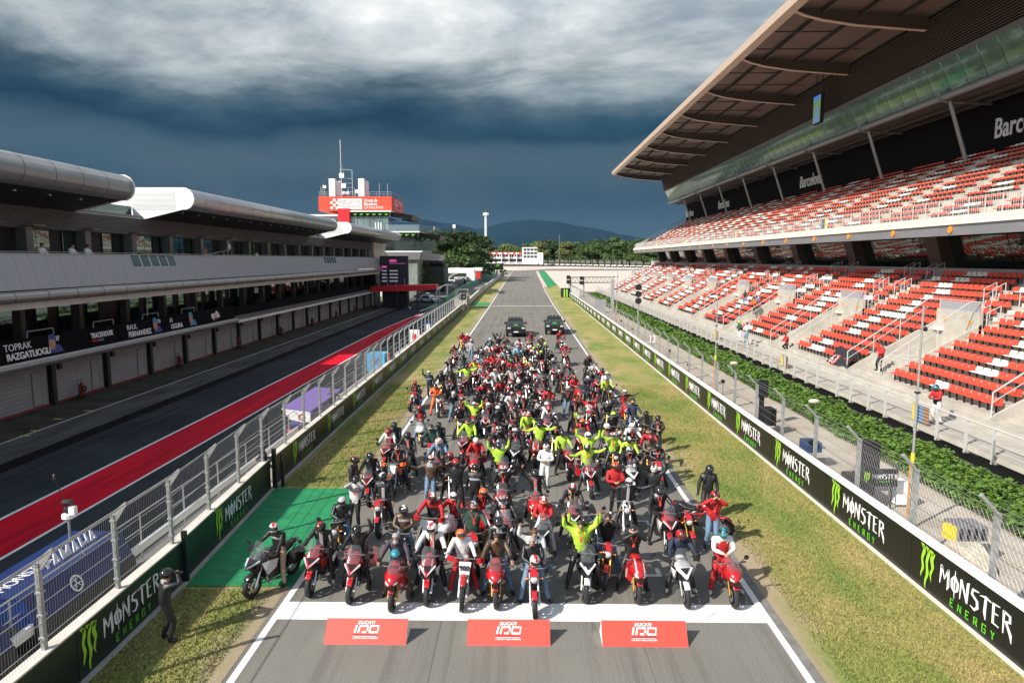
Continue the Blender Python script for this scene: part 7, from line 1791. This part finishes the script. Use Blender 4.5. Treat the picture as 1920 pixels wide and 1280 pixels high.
# ================================================================== TRACKSIDE OBJECTS
def wedge(x0, x1, label):
    r = tag(empty('start_sign', ((x0 + x1) / 2, 14.6, 0)), label, 'sign', 'red wedge signs before the start line')
    ya, yb, h = 14.22, 14.86, .42; yt = 14.58; m = MB()
    m.add([(x0, ya, .0), (x1, ya, .0), (x1, yt, h), (x0, yt, h), (x0, yb, 0), (x1, yb, 0)], [(0, 1, 2, 3), (3, 2, 5, 4), (0, 4, 5, 1)]); part(m, 'red_panels', REDW, r)
    m = MB(); m.add([(x0 - .004, ya, 0), (x0 - .004, yb, 0), (x0 - .004, yt, h), (x1 + .004, ya, 0), (x1 + .004, yb, 0), (x1 + .004, yt, h)], [(0, 1, 2), (5, 4, 3)]); part(m, 'end_panels', WPANEL, r)
    ux = Vector((1, 0, 0)); uy = Vector((0, yt - ya, h)).normalized(); nr = ux.cross(uy); L_ = sqrt((yt - ya) ** 2 + h * h); cx = (x0 + x1) / 2 - .02
    def at(u, v): return Vector((cx, ya, 0)) + ux * u + uy * v + nr * .004
    k = dict(ext=.002)
    text('DUCATI', .098, LWHITE, at(-.19, .43), ux, uy, r, bold=.03, shear=.2, sx=1.05, **k)
    mb = MB(); W_ = .040; q_ = .79
    for pl in ([(-.31, .30), (-.26, .50)], [(-.21, .30), (-.165, .48), (.07, .48), (.035, .36)], [(-.10, .318), (.02, .318)], [(.12, .315), (.34, .315), (.37, .48), (.14, .48), (.105, .315)]): ribbon(mb, [(a * q_, b * q_ + .01) for a, b in pl], W_, (1, 1), th=.002)
    q = part(mb, 'hundred_mark', LWHITE); q.parent = r; frame(q, at(0, 0), ux, uy)
    mb = MB(); rr_ = random.Random(3); u = -.27
    while u < .26: w = rr_.uniform(.014, .024); mb.add([(u, .195, .002), (u + w, .195, .002), (u + w + .008, .22, .002), (u + .008, .22, .002)], [(0, 1, 2, 3)]); u += w + .010
    q = part(mb, 'dark_caption', M('dark red print', (.10, .01, .02), .5)); q.parent = r; frame(q, at(0, 0), ux, uy)
    mb = MB(); mb.add([(-.27, .168, .002), (.26, .168, .002), (.265, .177, .002), (-.265, .177, .002)], [(0, 1, 2, 3)]); q = part(mb, 'rule', LWHITE); q.parent = r; frame(q, at(0, 0), ux, uy)
    text('A CENTURY MADE OF RECORDS', .042, LWHITE, at(-.28, .122), ux, uy, r, bold=.02, sx=.93, **k)
wedge(-4.40, -2.57, 'red wedge sign on the tarmac, leftmost of three, before the start line')
wedge(-1.21, .64, 'red wedge sign on the tarmac, middle of three, before the start line')
wedge(1.80, 3.69, 'red wedge sign on the tarmac, rightmost of three, before the start line')
# pit wall stands behind the left fence
def stand(y0, y1, col, label, txt=None, x0=-11.9, x1=-10.2, z0=.70, z1=1.32):
    r = tag(empty('pit_stand', (x0, y0, 0)), label, 'stand'); m = MB(); m.add([(x1, y0, .15), (x1, y1, .15), (x1 - .1, y1, z0), (x1 - .1, y0, z0), (x0, y0, .15), (x0, y1, .15), (x0, y1, z0), (x0, y0, z0)], [(0, 1, 2, 3), (4, 7, 6, 5), (0, 3, 7, 4), (1, 5, 6, 2), (3, 2, 6, 7)]); part(m, 'base_box', M('matt black board', (.02, .022, .025), .6), r)
    m = MB(); m.add([(x1 - .12, y0, z0), (x1 - .12, y1, z0), (x1 - .40, y1, z1), (x1 - .40, y0, z1), (x0, y0, z0), (x0, y1, z0), (x0, y1, z1), (x0, y0, z1)], [(0, 1, 2, 3), (4, 7, 6, 5), (0, 3, 7, 4), (1, 5, 6, 2), (3, 2, 6, 7)]); b = part(m, 'coloured_hood', col, r)
    m = MB(); m.box(x0 - .05, x1 - .39, y0 - .02, y1 + .02, z1 + .002, z1 + .03); part(m, 'top_edge', col, r); return r, b
r, b = stand(13.6, 17.2, BLUE, 'blue pit stand with white Yamaha lettering behind the near fence')
ux, uy = Vector((0, 1, 0)), Vector((-.28, 0, .62)).normalized()
text('YAMAHA', .62, LWHITE, (-10.955, 14.85, 1.20), ux, uy, b, bold=.02, shear=.15, sx=.78); text('FACTORY RACING', .26, LWHITE, (-10.87, 14.95, .95), ux, uy, b, sx=.85)
m = MB(); m.lathe([(.16, 0), (.20, 0), (.20, .01), (.16, .01)], (0, 0, 0), 'Z', 20)
for i in range(3):
    a = pi / 2 + 2 * pi * i / 3; m.tube((0, 0, .005), (.08 * cos(a), .08 * sin(a), .005), .014, 4)
    for d in (-.035, .035): m.tube((.07 * cos(a) - d * sin(a), .07 * sin(a) + d * cos(a), .005), (.17 * cos(a) - d * sin(a), .17 * sin(a) + d * cos(a), .005), .010, 4)
    m.tube((.07 * cos(a) + .04 * sin(a), .07 * sin(a) - .04 * cos(a), .005), (.07 * cos(a) - .04 * sin(a), .07 * sin(a) + .04 * cos(a), .005), .010, 4)
q = part(m, 'round_emblem', LWHITE); q.parent = b; frame(q, (-10.425, 15.05, .98), ux, uy)
r, b = stand(8.2, 12.9, BLUE, 'second blue pit stand at the lower left edge, nearest the camera')
q = text('MONSTER', .42, LWHITE, (-11.2, 13.8, 1.352), (0, 1, 0), (-1, 0, 0), b, sx=.9); 
logo_on(b, (-10.9, 9.6, 1.356), (0, 1, 0), (-1, 0, .0), .7)
r = tag(empty('purple_canopy', (-10.6, 34, 0)), 'purple pit canopy with a white end and round emblem behind the fence', 'canopy')
m = MB(); m.add([(-9.95, 31.3, 1.42), (-9.95, 36.7, 1.42), (-11.3, 36.7, 1.58), (-11.3, 31.3, 1.58), (-9.95, 31.3, 1.34), (-9.95, 36.7, 1.34), (-11.3, 36.7, 1.50), (-11.3, 31.3, 1.50)], [(0, 1, 2, 3), (7, 6, 5, 4), (0, 3, 7, 4), (1, 5, 6, 2), (0, 4, 5, 1), (3, 2, 6, 7)]); part(m, 'roof', PURP, r)
m = MB(); m.add([(-9.95, 31.28, 1.38), (-11.3, 31.28, 1.55), (-10.9, 31.28, 1.02), (-10.3, 31.28, .88), (-9.95, 31.28, .9)], [(0, 1, 2, 3, 4)]); e_ = part(m, 'end_panel', LWHITE, r); m = MB(); m.lathe([(.11, 0), (.16, 0), (.16, -.01), (.11, -.01)], (-10.35, 31.26, 1.14), 'Y', 16); part(m, 'emblem', REDPR, e_)
for x, y in ((-10.0, 31.4), (-11.2, 31.4), (-10.0, 36.5), (-11.2, 36.5)): m = MB(); m.box(x - .04, x + .04, y - .04, y + .04, 0, 1.36); part(m, 'leg', LWHITE, r)
m = MB(); m.box(-11.2, -10.1, 31.6, 36.3, .1, .62); part(m, 'counter', M('purple board', (.10, .05, .30), .5), r)
for y in (32.4, 34.6): m = MB(); m.box(-11.0, -10.92, y, y + 1.0, .66, 1.2); part(m, 'monitor', M('purple monitor', (.05, .04, .15), .2), r)
r = tag(empty('navy_board', (-10.5, 31, 0)), 'navy board with red and white lettering low behind the fence', 'board'); m = MB(); m.box(-11.1, -9.95, 31.0, 31.08, .05, .82); b = part(m, 'panel', M('navy board', (.01, .02, .07), .5), r); m = MB(); m.box(-10.95, -10.15, 30.97, 30.99, .40, .64); part(m, 'red_strip', RED, b); text('MOTUL', .19, LWHITE, (-10.9, 30.96, .45), (1, 0, 0), (0, 0, 1), b, bold=.03)
r = tag(empty('blue_cabin', (-10.6, 49, 0)), 'light blue cabin with a yellow foot behind the fence', 'cabin'); m = MB(); m.box(-11.3, -10.0, 49, 50.6, .28, 1.65); part(m, 'shell', CYAN, r); m = MB(); m.box(-11.33, -9.97, 48.97, 50.63, .08, .279); part(m, 'foot', YEL, r); m = MB(); m.tube((-10.9, 48.98, 1.4), (-10.4, 48.98, .85), .03, 4); part(m, 'cross_mark', REDPR, r); m = MB(); m.tube((-10.4, 48.98, 1.4), (-10.9, 48.98, .85), .03, 4); part(m, 'cross_mark', REDPR, r)
for i, (y, mt, c) in enumerate(((52.5, DARK, 'dark figure-height banner board behind the fence, nearest of three'), (66, WPANEL, 'white banner board with red print behind the fence, middle of three'), (76, BLUE, 'dark blue banner board behind the fence, farthest of three'))):
    r = tag(empty('banner_board', (-10.6, y, 0)), c, 'board'); m = MB(); m.box(-11.0, -10.0, y, y + .08, .2, 1.7); b = part(m, 'panel', mt, r); m = MB(); m.box(-10.7, -10.3, y - .02, y, .7, 1.3); part(m, 'print', (RED, RED, LWHITE)[i], b)
# camera pole at lower left, with the white case
r = tag(empty('camera_pole', (-11.5, 16.5, 0)), 'thin pole with black camera gear and a white box above the near fence', 'camera'); m = MB(); m.tube((-11.5, 16.5, 0), (-11.5, 16.5, 2.0), .03, 6); part(m, 'pole', GALVD, r)
m = MB(); m.lathe([(0, 0), (.15, 0), (.15, .10), (0, .10)], (-11.5, 16.5, 2.0), 'Z', 14); m.cb((-11.36, 16.48, 2.2), (.14, .14, .2)); part(m, 'white_case', WPANEL, r); m = MB(); m.ball((-11.52, 16.5, 2.2), .09, 8, 6); part(m, 'camera_gear', BLK, r); m = MB(); m.ball((-11.5, 16.5, 2.40), (.17, .1, .08), 8, 6); part(m, 'dish', BLK, r); m = MB(); m.tube((-11.55, 16.5, 2.4), (-11.75, 16.5, 2.95), .010, 4); part(m, 'aerial', BLK, r); m = MB(); m.ball((-11.78, 16.5, 3.02), (.05, .05, .12), 6, 4); part(m, 'aerial_head', BLK, r)

# service road behind the right wall
def amast(x, y, h, label):
    r = tag(empty('signal_mast', (x, y, 0)), label, 'mast'); m = MB(); m.tube((x, y, 0), (x, y, h), .045, 8, r2=.03); part(m, 'pole', GALV, r)
    m = MB(); m.tube((x, y, 2.2), (x, y, 2.5), .06, 8); part(m, 'yellow_collar', YEL, r); m = MB(); m.box(x - .08, x - .05, y - .01, y + .01, .3, 2.2); part(m, 'yellow_strip', ORANGE, r)
    m = MB(); m.lathe([(0, 0), (.09, 0), (.09, .05), (0, .05)], (x, y, h * .62), 'Z', 8); m.tube((x, y, h * .9), (x - .35, y - .1, h * .9), .015, 4); m.ball((x - .4, y - .1, h * .9), .07, 6, 4); m.ball((x + .1, y, h * .9), .08, 6, 4); part(m, 'fittings', BLK, r)
amast(12.2, 20.9, 7.1, 'tall thin mast with a yellow foot, nearest of three on the service road'); amast(12.2, 42.8, 7.0, 'thin mast with yellow foot, second from the camera on the service road'); amast(12.2, 88, 7.0, 'thin mast on the service road, farthest of three')
r = tag(empty('monitor_board', (12.1, 23, 0)), 'small black Monster board on legs behind the right wall', 'board'); m = MB(); m.box(11.55, 12.75, 22.6, 22.68, .85, 1.45); b = part(m, 'panel', BANN, r); m = MB(); 
for x in (11.7, 12.6): m.tube((x, 22.7, 0), (x, 22.7, .9), .03, 5)
part(m, 'stand_frame', BLK, r); logo_on(b, (11.62, 22.59, .98), (1, 0, 0), (0, 0, 1), .36)
r = tag(empty('black_case', (11.9, 23.6, 0)), 'black flight case and draped speaker beside the small black board', 'equipment'); m = MB(); m.box(11.5, 12.3, 23.2, 24.0, .3, .95); part(m, 'case', BLK, r); m = MB(); m.box(12.2, 12.8, 23.9, 24.4, .9, 2.0); part(m, 'speaker', BLK, r); m = MB(); m.box(12.9, 13.3, 22.9, 23.4, .1, .9); part(m, 'white_box', WPANEL, r); m = MB(); m.box(13.3, 13.42, 22.8, 23.5, 0, .8); part(m, 'orange_strip', ORANGE, r)
r = tag(empty('photo_gantry', (11.8, 34, 0)), 'dark camera gantry with black monitors standing by the fence mid-way', 'equipment'); m = MB(); m.box(11.7, 12.3, 32.5, 33.3, .5, 1.3); part(m, 'cabinet', BLK, r); m = MB(); m.box(12.2, 12.4, 34.5, 34.7, .2, 2.4); m.box(12.0, 12.55, 34.4, 34.5, 1.5, 2.4); part(m, 'tower', BLK, r)
r = tag(empty('generator', (12.6, 17.9, 0)), 'grey generator with yellow end and fabric cover behind the near right wall', 'generator'); m = MB(); m.box(12.1, 12.9, 18.3, 19.0, .75, 1.15); part(m, 'unit', GREYP, r); m = MB(); m.box(11.95, 12.1, 18.4, 18.8, .7, 1.1); part(m, 'yellow_end', YEL, r)
for i in range(4): m = MB(); m.box(12.12 + i * .2, 12.2 + i * .2, 18.28, 18.3, .8, 1.1); part(m, 'grille_slat', BLK, r)
m = MB(); m.loft([[(11.7, 17.7, 0), (12.8, 17.6, 0), (12.9, 18.6, 0), (11.8, 18.7, 0)], [(11.75, 17.8, .5), (12.7, 17.75, .45), (12.75, 18.5, .5), (11.85, 18.6, .5)], [(11.85, 17.95, .74), (12.6, 17.95, .70), (12.7, 18.4, .74), (11.95, 18.5, .74)]]); part(m, 'fabric_cover', M('canvas', (.45, .40, .32), .9, var=.2, vs=4), r)
r = tag(empty('camera_rig', (12.0, 27.5, 0)), 'blue and black camera bag with gear on a stand by the fence', 'camera'); m = MB(); m.cb((11.9, 27.6, .9), (.6, .8, .4)); part(m, 'bag', M('dark blue cloth', (.02, .05, .12), .8), r); m = MB(); 
for a in range(3): m.tube((11.9, 27.6, .8), (11.9 + .4 * cos(a * 2.1), 27.6 + .4 * sin(a * 2.1), 0), .02, 4)
part(m, 'tripod', BLK, r)
def mic(x, y, z, label):
    r = tag(empty('microphone', (x, y, 0)), label, 'microphone', 'fluffy microphones along the fence'); m = MB(); m.ball((x, y, z), (.22, .09, .09), 10, 8); part(m, 'windshield', M('cream fur', (.55, .50, .42), .95, bump=.8), r, smooth=True); m = MB(); m.tube((x, y, z), (x, y, 2.3), .02, 5); part(m, 'stand', BLK, r)
mic(11.0, 25.4, 3.2, 'cream fluffy microphone on a fence post, nearer of two'); mic(11.0, 35.2, 3.15, 'cream fluffy microphone on a fence post, farther of two')
sl = tag(empty('track_signal', (12.4, 73, 0)), 'black three-lamp signal on a pole beyond the right fence', 'signal'); m = MB(); m.tube((12.4, 73, 0), (12.4, 73, 3.9), .07, 6); part(m, 'pole', GALV, sl)
for i in range(3): m = MB(); m.lathe([(0, -.1), (.34, -.1), (.34, .1), (0, .1)], (12.4, 73, 4.1 + .72 * i), 'Y', 12); part(m, 'lamp', BLK, sl)
spot = MB(); spot.lathe([(0, 0), (.13, 0), (.09, .2), (0, .22)], (0, 0, 1.15), 'Y', 8); spot.tube((0, 0, 0), (0, 0, 1.1), .015, 4); spe = spot.mesh('service_lamp', BLK)
for i, y in enumerate((27.0, 33.5, 41, 47.5, 55, 63, 72, 82)):
    o = bpy.data.objects.new('service_lamp', spe); COL.objects.link(o); o.location = (11.7 + .25 * (i % 3), y, 0); tag(o, 'small black lamp on a thin stand on the service road, ' + ('nearest', 'second nearest', 'third nearest', 'fourth nearest', 'fifth nearest', 'sixth nearest', 'seventh nearest', 'farthest')[i], 'lamp', 'small lamps on the service road')
o = tag(empty('white_sign', (11.6, 61, 0)), 'small white notice with a red mark on the fence', 'sign'); m = MB(); m.box(11.3, 11.75, 60, 60.04, 1.2, 1.85); b = part(m, 'panel', LWHITE, o); m = MB(); m.box(11.47, 11.58, 59.97, 60.0, 1.35, 1.7); part(m, 'mark', RED, b)
o = tag(empty('square_pillar', (14.2, 108, 0)), 'tall square white pillar beside the far end of the walkway', 'pillar'); m = MB(); m.box(13.8, 14.25, 106, 106.4, 0, 5.4); part(m, 'shaft', PANEL, o)
o = tag(empty('electric_cabinet', (13, 110, 0)), 'pale grey cabinet at the foot of the white pillar', 'cabinet'); m = MB(); m.box(11.8, 13.4, 109, 110, 0, 2.1); part(m, 'cabinet_body', PANEL, o)
o = tag(empty('light_gantry', (11, 150, 0)), 'metal gantry with black lamps at the far end of the right wall', 'gantry'); m = MB()
for h in (3.4, 4.6): m.tube((9.8, 150, h), (20.5, 152, h), .12, 5)
for i in range(12): m.tube((9.8 + i * .9, 150 + .16 * i, 3.4), (10.25 + i * .9, 150 + .16 * i, 4.6), .06, 4); m.tube((10.25 + i * .9, 150 + .16 * i, 4.6), (10.7 + i * .9, 150 + .16 * i, 3.4), .06, 4)
for x in (10.6, 13.5): m.tube((x, 150, 0), (x, 150, 4.6), .12, 6)
part(m, 'truss', GALVD, o)
for x, z in ((10.1, 4.6), (10.1, 3.6), (13.0, 4.4), (13.0, 3.4)): m = MB(); m.cb((x, 149.7, z), (.8, .4, .8)); part(m, 'lamp', BLK, o)
o = tag(empty('tyre_roll', (9.4, 160, 0)), 'black tyre roll with green claw mark at the end of the right wall', 'tyre barrier'); m = MB(); m.lathe([(0, 0), (1.1, 0), (1.1, 2.2), (0, 2.2)], (9.6, 150.5, 0), 'Z', 16); b = part(m, 'roll', BLK, o, smooth=False)
for i in range(2): m = MB(); m.box(9.1 + i * .55, 9.4 + i * .55, 149.36, 149.4, .3, 2.0); part(m, 'claw_mark', MGREEN, b)
m = MB(); m.box(10.9, 12.6, 150, 152, 0, 2.3); part(m, 'white_block', WPANEL, o)
# racing flag draped over the front seats
o = tag(empty('flag', (20.6, 44.2, 2.2)), 'black flag with red and white 63 draped over the first row of seats', 'flag'); m = MB(); vs = []
for i in range(9):
    for j in range(5): vs.append((20.35 + .22 * j + .03 * sin(i), 42.7 + .36 * i, 1.75 + .25 * j + .05 * sin(i * 1.3 + j)))
m.add(vs, [(5 * i + j, 5 * i + 5 + j, 5 * i + 6 + j, 5 * i + 1 + j) for i in range(8) for j in range(4)]); part(m, 'cloth', BLK, o)
text('63', 1.0, RED, (20.30, 45.2, 1.75), (0, -1, 0), (.66, 0, .75), o, bold=.03); text('63', .9, LWHITE, (20.29, 45.15, 1.80), (0, -1, 0), (.66, 0, .75), o, bold=-.02)
